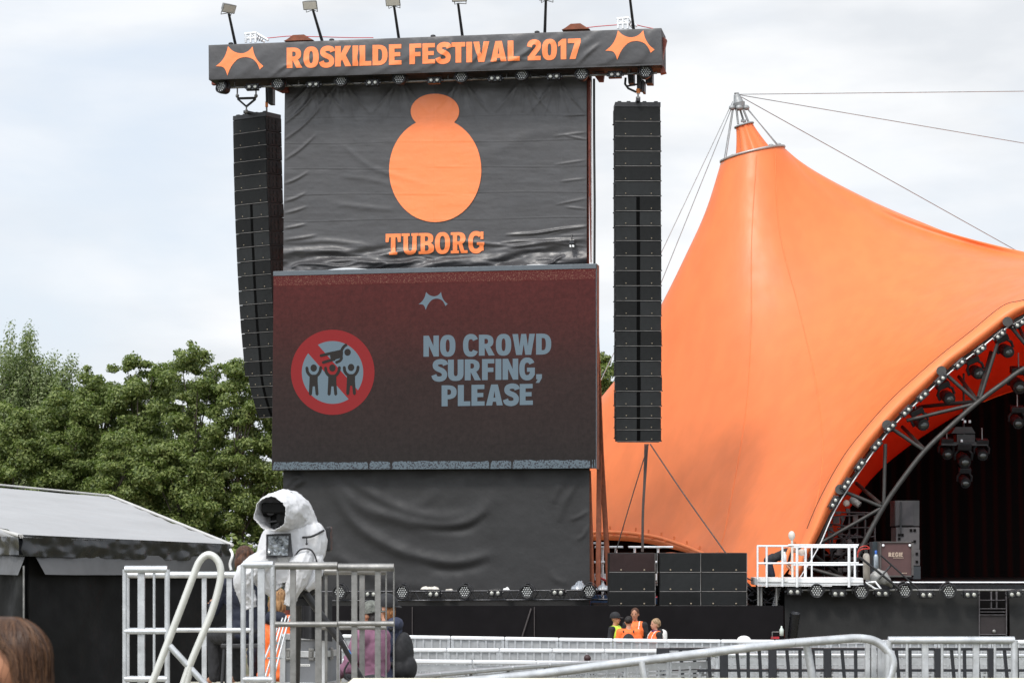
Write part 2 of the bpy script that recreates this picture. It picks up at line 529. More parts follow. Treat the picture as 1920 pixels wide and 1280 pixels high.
# clear patches: pale washed blue
bl = N.new('ShaderNodeMix'); bl.data_type = 'RGBA'; bl.inputs[0].default_value = .8
L.new(sky.outputs[0], bl.inputs[6]); bl.inputs[7].default_value = (7.3, 7.9, 8.7, 1)
mix = N.new('ShaderNodeMix'); mix.data_type = 'RGBA'
L.new(cr.outputs[0], mix.inputs[0]); L.new(bl.outputs[2], mix.inputs[6]); L.new(sc10.outputs[0], mix.inputs[7])
# the veil of cloud is brighter round the hidden sun
sd = N.new('ShaderNodeVectorMath'); sd.operation = 'DOT_PRODUCT'
sd.inputs[1].default_value = (-math.sin(SUN_AZ) * math.cos(SUN_EL), -math.cos(SUN_AZ) * math.cos(SUN_EL), math.sin(SUN_EL))
L.new(tc.outputs['Generated'], sd.inputs[0])
mx0 = N.new('ShaderNodeMath'); mx0.operation = 'MAXIMUM'; mx0.inputs[1].default_value = 0; L.new(sd.outputs['Value'], mx0.inputs[0])
pw = N.new('ShaderNodeMath'); pw.operation = 'POWER'; pw.inputs[1].default_value = 3; L.new(mx0.outputs[0], pw.inputs[0])
ma = N.new('ShaderNodeMath'); ma.operation = 'MULTIPLY_ADD'; ma.inputs[1].default_value = 1.9; ma.inputs[2].default_value = 1; L.new(pw.outputs[0], ma.inputs[0])
gl = N.new('ShaderNodeVectorMath'); gl.operation = 'SCALE'; L.new(mix.outputs[2], gl.inputs[0]); L.new(ma.outputs[0], gl.inputs['Scale'])
L.new(gl.outputs[0], bg.inputs['Color']); bg.inputs['Strength'].default_value = .1

sl = bpy.data.lights.new('sun', 'SUN'); sl.energy = 1.45; sl.angle = R_(10); sl.color = (1, .95, .88)
so = bpy.data.objects.new('sun', sl); col.objects.link(so); so.location = (-30, -60, 80)
TO_SUN = Vector((-math.sin(SUN_AZ) * math.cos(SUN_EL), -math.cos(SUN_AZ) * math.cos(SUN_EL), math.sin(SUN_EL)))
so.rotation_euler = TO_SUN.to_track_quat('Z', 'Y').to_euler()


# ------------------------------------------------------------------ ground
def ground_z(y):
    return np.interp(y, [-40, 6, 12, 22, 40, 700], [2.2, 1.66, 1.45, .9, 0, 0])


gm, nt, b = new_mat('trampled_grass'); N = nt.nodes; L = nt.links
n1 = N.new('ShaderNodeTexNoise'); n1.inputs['Scale'].default_value = .35; n1.inputs['Detail'].default_value = 9
tcn = N.new('ShaderNodeTexCoord'); L.new(tcn.outputs['Object'], n1.inputs['Vector'])
r1 = N.new('ShaderNodeValToRGB'); e = r1.color_ramp.elements
e[0].position = .38; e[0].color = (.06, .075, .028, 1); e[1].position = .62; e[1].color = (.16, .125, .085, 1)
L.new(n1.outputs['Fac'], r1.inputs[0]); L.new(r1.outputs[0], b.inputs['Base Color']); b.inputs['Roughness'].default_value = .95
ys = np.array([-40, 0, 4, 8, 12, 16, 20, 24, 28, 32, 36, 40, 50, 70, 100, 150, 300, 700.])
xs = np.array([-500, -200, -80, -40, -20, -10, -5, 0, 5, 10, 20, 40, 80, 200, 500.])
P = np.zeros((len(ys), len(xs), 3)); P[..., 0] = xs[None]; P[..., 1] = ys[:, None]
P[..., 2] = ground_z(ys)[:, None] + .03 * fbm(P[..., 0] * .3, P[..., 1] * .3, 3)
g = MB().grid(P).build('ground', gm); g['kind'] = 'structure'

# ------------------------------------------------------------------ trees
leafm = []
for nm_, c0, c1 in (('leaf_green', (.064, .097, .025), (.23, .27, .083)), ('leaf_grey_green', (.10, .135, .055), (.27, .305, .145))):
    m, nt, b = new_mat(nm_); N = nt.nodes; L = nt.links
    ge = N.new('ShaderNodeNewGeometry'); r = N.new('ShaderNodeValToRGB'); e = r.color_ramp.elements
    e[0].color = (*c0, 1); e[1].color = (*c1, 1)
    L.new(ge.outputs['Random Per Island'], r.inputs[0]); L.new(r.outputs[0], b.inputs['Base Color'])
    b.inputs['Roughness'].default_value = .5; b.inputs['Specular IOR Level'].default_value = .35
    tr = N.new('ShaderNodeBsdfTranslucent'); tr.inputs['Color'].default_value = (.22, .34, .05, 1)
    ms = N.new('ShaderNodeMixShader'); ms.inputs[0].default_value = .28
    L.new(b.outputs[0], ms.inputs[1]); L.new(tr.outputs[0], ms.inputs[2]); L.new(ms.outputs[0], N['Material Output'].inputs[0])
    leafm.append(m)
barkm = M('bark', (.085, .07, .055), .9, var=.3, vs=6, bump=.6, bs=14)


def leaves(cen, rad, n, size, r, droop=.2):
    """n leaf-sized kite quads over blobs cen (k,3) of radii rad (k,3)"""
    k = len(cen)
    pick = r.choice(k, n, p=(rad.prod(1) ** .66) / (rad.prod(1) ** .66).sum())
    d = r.normal(size=(n, 3)); d /= np.linalg.norm(d, axis=1)[:, None]
    rr = .35 + .75 * r.random(n) ** .8 + .25 * (r.random(n) < .08)
    pos = cen[pick] + d * rad[pick] * rr[:, None]
    nor = d + r.normal(size=(n, 3)) * .55 + (0, 0, .45); nor /= np.linalg.norm(nor, axis=1)[:, None]
    t = np.cross(nor, r.normal(size=(n, 3))); t[:, 2] -= droop; t -= nor * (t * nor).sum(1)[:, None]
    t /= np.linalg.norm(t, axis=1)[:, None]; s = np.cross(nor, t)
    sz = size * (.6 + .8 * r.random(n))[:, None]
    q = np.stack([pos - t * sz, pos + s * sz * .55, pos + t * sz, pos - s * sz * .55], 1)
    return q.reshape(-1, 3)


def tree(px, ytop, wpx, Y, seed, label, kind='round', nleaf=15000, mat=0, group='trees behind the tower', base_gap=.12, leaf=.15):
    r = np.random.default_rng(seed)
    base = at(px, 1010, Y); base[2] = -.05
    H = zat(ytop, Y); W = wpx * Y / FPX
    t = thing('broadleaf_tree' if kind == 'round' else 'poplar_tree', label, 'tree', base, group)
    mb = MB(); trunk_top = base + (r.normal() * .2, r.normal() * .2, H * .8)
    pts = catmull([base, base + (r.normal() * .15, .1, H * .3), base + (r.normal() * .25, 0, H * .55), trunk_top], 14)
    mb.tube(pts, np.linspace(.19, .03, 14) * (H / 13), 8)
    cen = []; rad = []
    if kind == 'round':
        K = 120
        for i in range(K):
            hz = base_gap + (1 - base_gap) * (i + .5) / K
            prof = max(.1, 1 - ((hz - .5) / .56) ** 2) ** .5
            th = i * 2.399 + r.random() * 1.2; rr = W * .58 * prof * (.25 + .8 * r.random())
            c = base + (math.cos(th) * rr, math.sin(th) * rr * .8, hz * H * (.90 + .09 * r.random()))
            s_ = (.26 + .52 * r.random() ** 1.4) * (W / 5.0) ** .5 * (.55 + .5 * prof)
            cen.append(c + r.normal(size=3) * .12); rad.append((s_ * (.8 + .6 * r.random()), s_ * 1.1, s_ * (.5 + .45 * r.random())))
            j = int(np.clip(hz * 13 * .85, 2, 12))
            if i % 4 == 0: mb.tube(catmull([pts[j - 1], pts[j - 1] * .45 + c * .55 + (0, 0, .15), c], 6), np.linspace(.05, .01, 6), 5)
    else:
        K = 15
        for i in range(K):
            th = i * 2.399; rr = W * .42 * math.sqrt((i + .3) / K); top = H * (1 - .35 * (rr / (W * .5)) ** 1.4) * (.93 + .07 * r.random())
            x, y = math.cos(th) * rr, math.sin(th) * rr
            n = 9
            for q in range(n):
                f = (q + .5) / n; z = H * .12 + (top - H * .12) * f
                s_ = (.8 - .5 * f ** 2.2) * (.85 + .5 * r.random())
                cen.append(base + (x * (1 - .25 * (1 - f)) + r.normal() * .12, y + r.normal() * .12, z)); rad.append((s_, s_, (top - H * .12) / n * .75))
            mb.tube(catmull([pts[2], base + (x * .7, y * .7, H * .4), base + (x, y, top * .96)], 8), np.linspace(.08, .012, 8), 5)
    cen = np.array(cen); rad = np.array(rad)
    mb.build('trunk', barkm, t)
    v = leaves(cen, rad, nleaf, leaf, r)
    f = np.arange(len(v)).reshape(-1, 4)
    me = bpy.data.meshes.new('crown'); v = v - ORG[t.name]
    me.vertices.add(len(v)); me.vertices.foreach_set('co', v.ravel().astype(np.float32))
    me.loops.add(len(v)); me.loops.foreach_set('vertex_index', np.arange(len(v), dtype=np.int32))
    me.polygons.add(len(f)); me.polygons.foreach_set('loop_start', np.arange(0, len(v), 4, dtype=np.int32))
    me.materials.append(leafm[mat]); me.update(calc_edges=True)
    o = bpy.data.objects.new('crown', me); col.objects.link(o); o.parent = t
    return t


def build_trees():
    fr = [  # px, top, width, Y, kind, material, label
        (6, 600, 120, 112, 'pop', 1, 'pale poplar cut by the left edge of the photo'),
        (52, 584, 100, 113, 'pop', 1, 'tallest pale poplar with a pointed top near the left edge'),
        (122, 648, 70, 111, 'pop', 1, 'slim pale poplar with a thin spire right of the tallest poplar'),
        (32, 604, 100, 114, 'pop', 1, 'pale poplar standing between the edge poplar and the tallest one'),
        (84, 632, 90, 112, 'pop', 1, 'pale poplar just right of the tallest pointed poplar'),
        (64, 668, 200, 118, 'round', 1, 'pale green tree filling the space behind the poplars'),
        (20, 742, 170, 104, 'round', 0, 'dark broad tree low in front of the pointed poplars'),
        (118, 712, 150, 106, 'round', 0, 'broadleaf tree in front of the thin poplar spire above the grey marquee'),
        (190, 660, 120, 107, 'round', 0, 'green tree with a small peaked top third of the way along the row'),
        (268, 656, 120, 106, 'round', 0, 'green tree above the bend of the marquee ridge'),
        (362, 628, 140, 105, 'round', 0, 'tallest round-topped tree left of the hanging loudspeaker column'),
        (450, 646, 130, 104, 'round', 0, 'tree half hidden behind the bottom of the left loudspeaker column'),
        (524, 690, 110, 106, 'round', 0, 'tree mostly hidden behind the left edge of the video screen'),
        (228, 800, 150, 101, 'round', 0, 'low spreading tree just above the marquee ridge'),
        (330, 812, 150, 102, 'round', 0, 'low tree above the sloping right edge of the marquee roof'),
        (1142, 640, 120, 108, 'round', 0, 'small tree showing between the screen tower and the right loudspeaker column'),
    ]
    for i, (px, yt, wp, Y, k, m, lb) in enumerate(fr):
        low = yt > 780
        t = tree(px, yt, wp, Y, 100 + i, lb, k, 46000 if k == 'round' else 60000, m, leaf=.076 if k == 'round' else .074, base_gap=.08 if low else .16)
    # second row that closes most of the gaps
    bk = [(70, 720, 190, 122, 'tree of the back row behind the pointed poplars'), (215, 705, 180, 124, 'tree of the back row behind the peaked tree'),
          (325, 700, 170, 123, 'tree of the back row between the two round tops')]
    for i, (px, yt, wp, Y, lb) in enumerate(bk):
        tree(px, yt, wp, Y, 200 + i, lb, 'round', 24000, 0, leaf=.11)


def hedge_band():
    # undergrowth along the foot of the trees
    r = np.random.default_rng(5); cen = []; rad = []
    for i in range(46):
        px = -60 + i * 15; Y = 100 + r.random() * 8; c = at(px, 1010, Y); c[2] = .7 + r.random() * 1.6
        cen.append(c); rad.append((1.0, .9, .9 + r.random() * .5))
    v = leaves(np.array(cen), np.array(rad), 16000, .15, r)
    o = link_mesh('undergrowth', v, np.arange(len(v)).reshape(-1, 4), leafm[0]); tag(o, 'green undergrowth along the foot of the trees', 'undergrowth', kind='stuff')
# ------------------------------------------------------------------ shared materials
PVC = M('black_pvc', (.046, .044, .046), .42, var=.12, vs=1.2, bump=.22, bs=9, spec=.6, rvar=.1)
PVC_MATT = M('black_scrim', (.025, .0245, .025), .62, var=.15, vs=.9, bump=.15, bs=12, spec=.4)
PRINT_O = M('printed_orange', (.95, .245, .075), .45, var=.05, vs=1.2, bump=.2, bs=9)
STEEL_RED = M('red_lead_steel', (.17, .034, .018), .6, var=.3, vs=4, bump=.1, bs=20)
STEEL_BRN = M('rust_brown_steel', (.2, .055, .022), .65, var=.3, vs=6)
BLK = M('black_paint', (.018, .018, .02), .5, var=.3, vs=8)
BLK_GLOSS = M('black_gloss', (.012, .012, .014), .22, var=.2, vs=8)
BLK_SPK = M('speaker_black', (.010, .0105, .011), .6, var=.35, vs=2, bump=.15, bs=60, spec=.25)
GRILLE = M('speaker_grille', (.0135, .0145, .015), .75, var=.45, vs=.9, bump=.5, bs=120, spec=.25, orand=.5)
GRILLE_BR = M('speaker_grille_brown', (.03, .0165, .016), .75, var=.3, vs=1.3, bump=.5, bs=120, spec=.25)
ALU = M('aluminium', (.58, .59, .6), .38, .75, var=.14, vs=5, bump=.06, bs=60)
ALU_W = M('white_aluminium', (.8, .81, .82), .4, .15, var=.06, vs=4)
GALV = M('galvanised_steel', (.25, .245, .235), .45, .6, var=.32, vs=7, bump=.08, bs=70)
GALV_L = M('bright_galvanised', (.52, .535, .55), .36, .45, var=.26, vs=7, bump=.06, bs=70)
LENS = M('lamp_lens', (.40, .41, .40), .12, 0, var=.15, vs=30, spec=.8, coat=.5)
LENS_W = M('blinder_lens', (.50, .50, .45), .2, .2, var=.12, vs=30, spec=.8, coat=.6)
LAMPGLASS = M('flood_glass', (.55, .52, .46), .2, .1, var=.1, vs=12, coat=.6)
ORANGE_HOOK = M('orange_hook', (.75, .22, .03), .4, var=.1)
RUBBER = M('black_cable', (.02, .02, .02), .6, var=.2)
WHITE = M('white_plastic', (.78, .78, .77), .5, var=.06)
RED_C = M('red_cord', (.55, .05, .06), .6)


# ------------------------------------------------------------------ cloth on the tower face
def cloth_fn(disp, w):
    def fn(px, py):
        return F(px, py, w + disp(px, py))

    def nrm(px, py):
        e = 1.2
        dx = fn(px + e, py) - fn(px - e, py); dy = fn(px, py + e) - fn(px, py - e)
        n = np.cross(dx, dy); n /= np.linalg.norm(n, axis=1)[:, None] + 1e-12
        s = np.sign((n * (fn(px, py) - EYE)).sum(1))[:, None]
        return -n * s
    return fn, nrm


def warp_quad(q, nx, ny):
    tl, tr, br, bl = [np.array(p, float) for p in q]
    s = np.linspace(0, 1, nx)[None, :, None]; t = np.linspace(0, 1, ny)[:, None, None]
    return (tl * (1 - s) + tr * s) * (1 - t) + (bl * (1 - s) + br * s) * t


def cloth(name, q, nx, ny, disp, w, mat, parent, edge=None):
    G = warp_quad(q, nx, ny); px, py = G[..., 0].ravel(), G[..., 1].ravel()
    if edge is not None: px, py = edge(px, py)
    fn, nrm = cloth_fn(disp, w)
    P = fn(px, py)
    f = [(i * nx + j, (i + 1) * nx + j, (i + 1) * nx + j + 1, i * nx + j + 1) for i in range(ny - 1) for j in range(nx - 1)]
    return link_mesh(name, P, f, mat, parent, smooth=True, normals=nrm(px, py))


def ridge(px, py, pts, width, amp, taper=True):
    """soft fold along a polyline in face coordinates"""
    C = catmull([(a, b, 0) for a, b in pts], 40)[:, :2]
    d2 = np.full(px.shape, 1e9); tt = np.zeros(px.shape)
    for i in range(len(C) - 1):
        a, b = C[i], C[i + 1]; ab = b - a; L2 = (ab ** 2).sum() + 1e-9
        t = np.clip(((px - a[0]) * ab[0] + (py - a[1]) * ab[1]) / L2, 0, 1)
        q = (px - a[0] - t * ab[0]) ** 2 + (py - a[1] - t * ab[1]) ** 2
        m = q < d2; d2 = np.where(m, q, d2); tt = np.where(m, (i + t) / (len(C) - 1), tt)
    e = np.sin(math.pi * np.clip(tt * .96 + .02, 0, 1)) ** .6 if taper else 1
    return amp * e * np.exp(-d2 / (2 * width ** 2))


# emblem outline used on the sign and on the screen (unit: 4x pixels of the left sign)
def emblem():
    top = catmull([(190, 348, 0), (222, 380, 0), (262, 398, 0), (305, 400, 0), (345, 382, 0), (374, 350, 0)], 22)[:, :2]
    rt = catmull([(374, 350, 0), (388, 410, 0), (416, 460, 0), (456, 497, 0)], 12)[:, :2]
    rb = catmull([(428, 522, 0), (408, 478, 0), (378, 446, 0), (328, 430, 0), (272, 440, 0), (230, 478, 0), (204, 520, 0), (185, 569, 0)], 30)[:, :2]
    lb = catmull([(185, 569, 0), (170, 525, 0), (146, 502, 0), (98, 498, 0)], 12)[:, :2]
    ll = catmull([(98, 498, 0), (140, 462, 0), (172, 410, 0), (190, 348, 0)], 12)[:, :2]
    return np.vstack([top[:-1], rt, rb[:-1], lb[:-1], ll[:-1]])


EMB = emblem()


# ------------------------------------------------------------------ the sign across the top
WS = 1.25
SG = thing('header_sign', 'long black fabric sign box with orange lettering across the top of the screen tower', 'sign', F(816, 150, 0))


def d_sign(px, py):
    px = np.asarray(px, float); py = np.asarray(py, float)
    yt = 85 - (px - 391) * .0377
    v = np.clip((py - yt) / 66, 0, 1)
    edge = np.sin(math.pi * v) ** .5
    # slanting tension creases, stronger right of the middle
    a = px * .9 + (py - yt) * .75
    cr = np.abs(np.sin(a * .052 + 2.5 * vnoise(px * .012, py * .02, 5))) ** 6
    cr2 = np.abs(np.sin(a * .021 + 1.3 + 3 * vnoise(px * .006, py * .01, 8))) ** 9
    amt = .35 + .9 * np.clip(vnoise(px * .009, px * 0 + 2.2, 9) + .35, 0, 1)
    low = ridge(px, py, [(520, 150), (560, 122), (590, 105)], 3.5, .02) + ridge(px, py, [(505, 146), (530, 126), (548, 120)], 2.6, .02) \
        + ridge(px, py, [(935, 128), (985, 98), (1010, 74)], 3.6, .035) + ridge(px, py, [(1082, 122), (1102, 100), (1125, 82)], 3, .03) \
        + ridge(px, py, [(870, 130), (900, 98), (912, 72)], 3.2, .03) + ridge(px, py, [(800, 132), (838, 92), (850, 72)], 3, .022) \
        + ridge(px, py, [(890, 128), (940, 112), (1000, 112)], 2.4, .02)
    return edge * (.022 * cr * amt + .02 * cr2 * amt + low) + .012 * fbm(px * .03, py * .03, 4) - .02 * (1 - edge)


sq = [(391, 85), (1240, 53), (1240.5, 122), (391.5, 150)]
cloth('banner_skin', sq, 426, 36, d_sign, WS, PVC, SG)
body = MB().fbox(sq, .15, WS - .04)
body.build('box_frame', PVC_MATT, SG)
fn_s, nr_s = cloth_fn(d_sign, WS + .012)
decal('lettering', place_text('ROSKILDE FESTIVAL 2017', GL, 537.5, 1088.7, 128.2, 110.6, 38.3), fn_s, PRINT_O, SG, 3.2, nr_s)
e1 = np.stack([EMB[:, 0] / 4 + 380, EMB[:, 1] / 4], 1)
decal('emblem', [[e1]], fn_s, PRINT_O, SG, 3.2, nr_s)
e2 = e1.copy(); e2[:, 0] = 1135 + (e1[:, 0] - e1[:, 0].min()) * 1.03; e2[:, 1] = e1[:, 1] - 29 + (e1[:, 0] - 404) * -.022
decal('emblem', [[e2]], fn_s, PRINT_O, SG, 3.2, nr_s)

# red steel jib structure behind and under the sign
JB = thing('steel_head_frame', 'red and brown steel frame sticking out above and under the long black sign', 'frame', F(816, 150, -.5))
m = MB()
for (a, b, c, d_) in ((536, 77, 582, 66), (1057, 56, 1100, 45)):
    tl, tr = F(a + 12, d_, .7), F(b and c - 12, d_, .7)
    P4 = [F(a - 4, b, .75), F(a + 2, b - 3, .75), F(a + 13, d_, .75), F(c - 12, d_ - 1, .75), F(c - 1, b - 5, .75), F(c + 5, b - 2, .75)]
    m.prism(P4, FN * -.5)
    q = (F(a + 22, d_, .78) + F(a + 20, d_ + 6, .78)) / 2
m.build('crown_bracket', STEEL_BRN, JB, each=True)
m = MB()
for (x0, y0, x1, y1) in ((398, 150, 480, 147), (480, 147, 540, 145), (1110, 124, 1240, 119)):
    m.rect_bar(F(x0, y0 + 6, .3), F(x1, y1 + 6, .3), .12, .16, FN)
m.prism([F(505, 150, .5), F(536, 148, .5), F(540, 172, .5), F(528, 174, .5), F(508, 165, .5)], FN * -.15)
m.prism([F(1112, 124, .5), F(1136, 122, .5), F(1133, 138, .5), F(1131, 153, .5), F(1122, 153, .5), F(1113, 140, .5)], FN * -.15)
m.prism([F(440, 146, .6), F(450, 146, .6), F(450, 156, .6), F(440, 156, .6)], FN * -.2)
m.prism([F(470, 146, .6), F(484, 146, .6), F(484, 156, .6), F(472, 157, .6)], FN * -.2)
m.prism([F(1241, 68, .9), F(1250, 74, .9), F(1244, 100, .9), F(1242, 118, .9), F(1249, 136, .9), F(1238, 139, .9)], FN * -.2)
m.build('underside_beam', STEEL_RED, JB, bevel=.01, each=True)
m = MB()
for (xa, xb, yy, z0) in ((459, 501, 80, 62), (1157, 1192, 54, 34)):
    for k in range(3):
        x = xa + 2 + k * 9
        m.bar(F(x, z0 + 2, .55), F(x, yy, .55), .035)
    m.bar(F(xa, z0 + 2, .55), F(xa + 22, z0, .55), .035); m.bar(F(xa, z0 + 11, .55), F(xa + 22, z0 + 10, .55), .03)
    m.bar(F(xa + 22, z0 + 1, .5), F(xb + 2, yy - 4, .5), .035); m.bar(F(xa + 12, z0 + 1, .3), F(xb - 5, yy - 1, .3), .03)
    for k in range(4): m.bar(F(xa + 22 + k * 4, z0 + 2 + 3 * k, .5), F(xa + 19 + k * 4, z0 + 13 + k, .4), .018)
    m.bar(F(xa, z0 + 2, .55), F(xa + 11, z0 + 12, .55), .02); m.bar(F(xa + 11, z0 + 2, .55), F(xa + 20, z0 + 12, .55), .02)
m.build('truss_end', ALU_W, JB)
m = MB()
m.tube(catmull([F(500, 72, .5), F(545, 68, .5), F(585, 69, .5), F(660, 71, .5), F(700, 71, .5)], 16), .012, 5)
m.tube(catmull([F(1085, 54, .5), F(1120, 50, .5), F(1158, 47, .5)], 8), .012, 5)
m.tube(catmull([F(1190, 46, .5), F(1205, 50, .5), F(1225, 54, .5)], 8), .012, 5)
m.build('safety_line', RED_C, JB, each=True)
m = MB()
for x in (433, 622, 812, 1007):
    y = 85 - (x - 391) * .0377
    m.ell(F(x, y - 1, 1.0), (.07, .05, .04))
m.build('strap_knob', BLK, JB, each=True)

# ------------------------------------------------------------------ upper banner
UB = thing('upper_banner', 'big black banner with an orange bottle-shaped emblem and slab lettering above the video screen', 'banner', F(816, 500, 0))


def d_up(px, py):
    px = np.asarray(px, float); py = np.asarray(py, float)
    u = (px - 533) / 572; v = (py - 168) / 335
    d = .014 * fbm(px * .012, py * .02, 12)
    d = d + .0035 * fbm(px * .02, py * .12, 13)            # faint horizontal lines of the weave
    # left edge: puckers that run in from the eyelets
    for k, (y0, l, s) in enumerate([(205, 75, -1.1), (232, 62, -1.0), (262, 70, -.9), (300, 58, -.8), (345, 44, -.5), (400, 42, -.3), (450, 60, -.15), (428, 40, -.2), (378, 40, -.4)]):
        d = d + ridge(px, py, [(533, y0), (533 + l * .5, y0 + s * l * .42), (533 + l, y0 + s * l)], 1.9, .022)
    for k, (y0, l, s) in enumerate([(215, 46, .05), (248, 60, .12), (262, 40, -.2), (300, 60, .15), (335, 50, .1), (372, 58, .2), (392, 40, -.1), (425, 70, .2), (440, 50, .05), (462, 60, -.1)]):
        d = d + ridge(px, py, [(1100, y0), (1100 - l * .5, y0 + s * l * .5), (1100 - l, y0 + s * l)], 1.5, .012)
    # fans of creases under the lamp bar
    for x0 in (595, 640, 750, 865, 980, 1045):
        for j in (-2, -1, 0, 1, 2):
            d = d + ridge(px, py, [(x0 + j * 4, 156), (x0 + j * 15, 185), (x0 + j * 27, 212 + (j % 2) * 12)], 2.2, .012)
    d = d + ridge(px, py, [(900, 300), (1000, 250), (1060, 250)], 8, .012)
    for y0 in (218, 265.5, 314, 362.5, 411):                # welded cloth widths
        yy = y0 + (px - 815) * -.012 + 1.2 * np.sin(px * .02 + y0)
        am_ = .35 + .6 * np.clip(vnoise(px * .012, px * 0 + y0, 41) + .3, 0, 1)
        d = d + am_ * .005 * np.exp(-((py - yy) / 1.0) ** 2) - am_ * .003 * np.exp(-((py - yy - 2.2) / 1.3) ** 2)
    d = d + .006 * np.exp(-((px - 814.5) / 1.2) ** 2) + .004 * np.exp(-((px - 1052) / 1.2) ** 2)
    d = d + ridge(px, py, [(640, 270), (690, 310), (745, 330), (800, 345)], 4, .011) + ridge(px, py, [(640, 330), (700, 338), (760, 352)], 3.5, .009) + ridge(px, py, [(620, 380), (680, 388), (740, 392)], 3.5, .012)
    for (a, b_, wd, am) in (([(541, 506), (566, 494), (640, 498), (680, 489)], 0, 2.0, .06), ([(950, 440), (1005, 437), (1050, 430), (1098, 424)], 0, 1.7, .045), ([(940, 455), (985, 452), (1040, 452)], 0, 1.5, .035),
                            ([(1002, 500), (1022, 497), (1040, 490)], 0, 1.8, .06), ([(1020, 505), (1045, 485), (1060, 478)], 0, 1.8, .05), ([(700, 505), (735, 494), (772, 492)], 0, 1.8, .06), ([(600, 470), (690, 480), (760, 470)], 0, 3, .03),
                            ([(880, 500), (915, 503), (960, 499)], 0, 1.6, .05), ([(560, 455), (620, 452), (700, 462)], 0, 3.5, .025), ([(780, 478), (840, 486), (910, 480)], 0, 2.2, .03)):
        d = d + ridge(px, py, a, wd, am)
    # slack, glossy hem
    h = np.clip((v - .82) / .18, 0, 1) ** 1.4
    a = px * .035 + py * .16
    d = d + h * (.085 * np.sin(a + 4 * vnoise(px * .012, py * .05, 21)) + .06 * np.abs(vnoise(px * .03, py * .13, 22)) + .03 * vnoise(px * .09, py * .2, 23))
    d = d + ridge(px, py, [(540, 500), (640, 488), (735, 494), (790, 492)], 3.6, .09) + ridge(px, py, [(735, 500), (775, 488), (800, 486)], 3, .08) \
        + ridge(px, py, [(830, 500), (900, 496), (990, 498), (1090, 492)], 3.2, .09) + ridge(px, py, [(930, 470), (1010, 455), (1095, 448)], 2.8, .05) \
        + ridge(px, py, [(560, 478), (620, 470), (660, 474)], 3.5, .05) + ridge(px, py, [(860, 452), (960, 460), (1060, 455)], 2.6, .03)
    return d


uq = [(534, 160), (1100, 138), (1100, 497), (531, 510)]
cloth('banner_cloth', uq, 380, 260, d_up, .22, PVC, UB,
      edge=lambda px, py: (px, py - np.where(py > 470, (py - 470) / 35 * (6 * np.sin(px * .021) + 3 * np.sin(px * .05 + 1)) * .6, 0)))
fn_u, nr_u = cloth_fn(d_up, .245)
cx = lambda y: 815.5
bot = sell(816, 319, 86.5, 97.5, 2.02, 60)
# waisted figure: round head sitting on the round body
hd = sell(815.5, 209, 45.5, 33, 2.05, 40)
neck = A_((781, 229), (777, 234), (770, 243), (815, 300), (861, 243), (854, 234), (850, 229))
decal('bottle_emblem', [[bot], [hd], [neck]], fn_u, PRINT_O, UB, 3, nr_u)
decal('lettering', place_text('TUBORG', GS, 723, 908, 478, 473.6, 39.5, .035), fn_u, PRINT_O, UB, 3, nr_u)

BOXL = thing('small_box_lamp', 'small black box lamp hanging in front of the lower right corner of the upper banner', 'lamp', F(1072, 462, .4))
m = MB(); m.fbox([(1067, 450), (1077, 449.5), (1077, 457), (1067, 457.5)], .3, .5); m.bar(F(1072, 440, .35), F(1072, 450, .4), .02); m.build('lamp_body', BLK_GLOSS, BOXL, bevel=.01)
m = MB(); m.fbox([(1068, 459), (1071, 459), (1071, 463), (1068, 463)], .42, .5); m.fbox([(1073, 459), (1076, 459), (1076, 463), (1073, 463)], .42, .5); m.build('lens', WHITE, BOXL, each=True)

# ------------------------------------------------------------------ LED screen
SC = thing('led_screen', 'wide dark red video screen showing a no crowd surfing message', 'video screen', F(813, 880, 0))
m_led, nt, b = new_mat('led_picture'); N = nt.nodes; L = nt.links
b.inputs['Base Color'].default_value = (.008, .008, .008, 1); b.inputs['Roughness'].default_value = .8; b.inputs['Specular IOR Level'].default_value = .1
tcn = N.new('ShaderNodeTexCoord'); sp = N.new('ShaderNodeSeparateXYZ'); L.new(tcn.outputs['Object'], sp.inputs[0])
mr = N.new('ShaderNodeMapRange'); mr.inputs['From Min'].default_value = 0; mr.inputs['From Max'].default_value = 5.2
L.new(sp.outputs['Z'], mr.inputs['Value'])
rp = N.new('ShaderNodeValToRGB'); e = rp.color_ramp.elements
e[0].position = .04; e[0].color = (.026, .021, .020, 1); e[1].position = .97; e[1].color = (.108, .020, .019, 1)
x = e.new(.45); x.color = (.042, .022, .020, 1); x = e.new(.75); x.color = (.084, .020, .018, 1)
L.new(mr.outputs[0], rp.inputs[0])
cb = N.new('ShaderNodeTexNoise'); cb.inputs['Scale'].default_value = 9; cb.inputs['Detail'].default_value = 8; cb.inputs['Roughness'].default_value = .8
L.new(tcn.outputs['Object'], cb.inputs['Vector'])
m2 = N.new('ShaderNodeMapRange'); m2.inputs['From Min'].default_value = .35; m2.inputs['From Max'].default_value = .65
m2.inputs['To Min'].default_value = .72; m2.inputs['To Max'].default_value = 1.28; L.new(cb.outputs['Fac'], m2.inputs['Value'])
sc_ = N.new('ShaderNodeVectorMath'); sc_.operation = 'SCALE'; L.new(rp.outputs[0], sc_.inputs[0])
pn = N.new('ShaderNodeVectorMath'); pn.operation = 'SCALE'; pn.inputs['Scale'].default_value = 1.6; L.new(tcn.outputs['Object'], pn.inputs[0])
cmb = N.new('ShaderNodeCombineXYZ'); s2 = N.new('ShaderNodeSeparateXYZ'); L.new(pn.outputs[0], s2.inputs[0]); L.new(s2.outputs['X'], cmb.inputs['X']); L.new(s2.outputs['Z'], cmb.inputs['Y'])
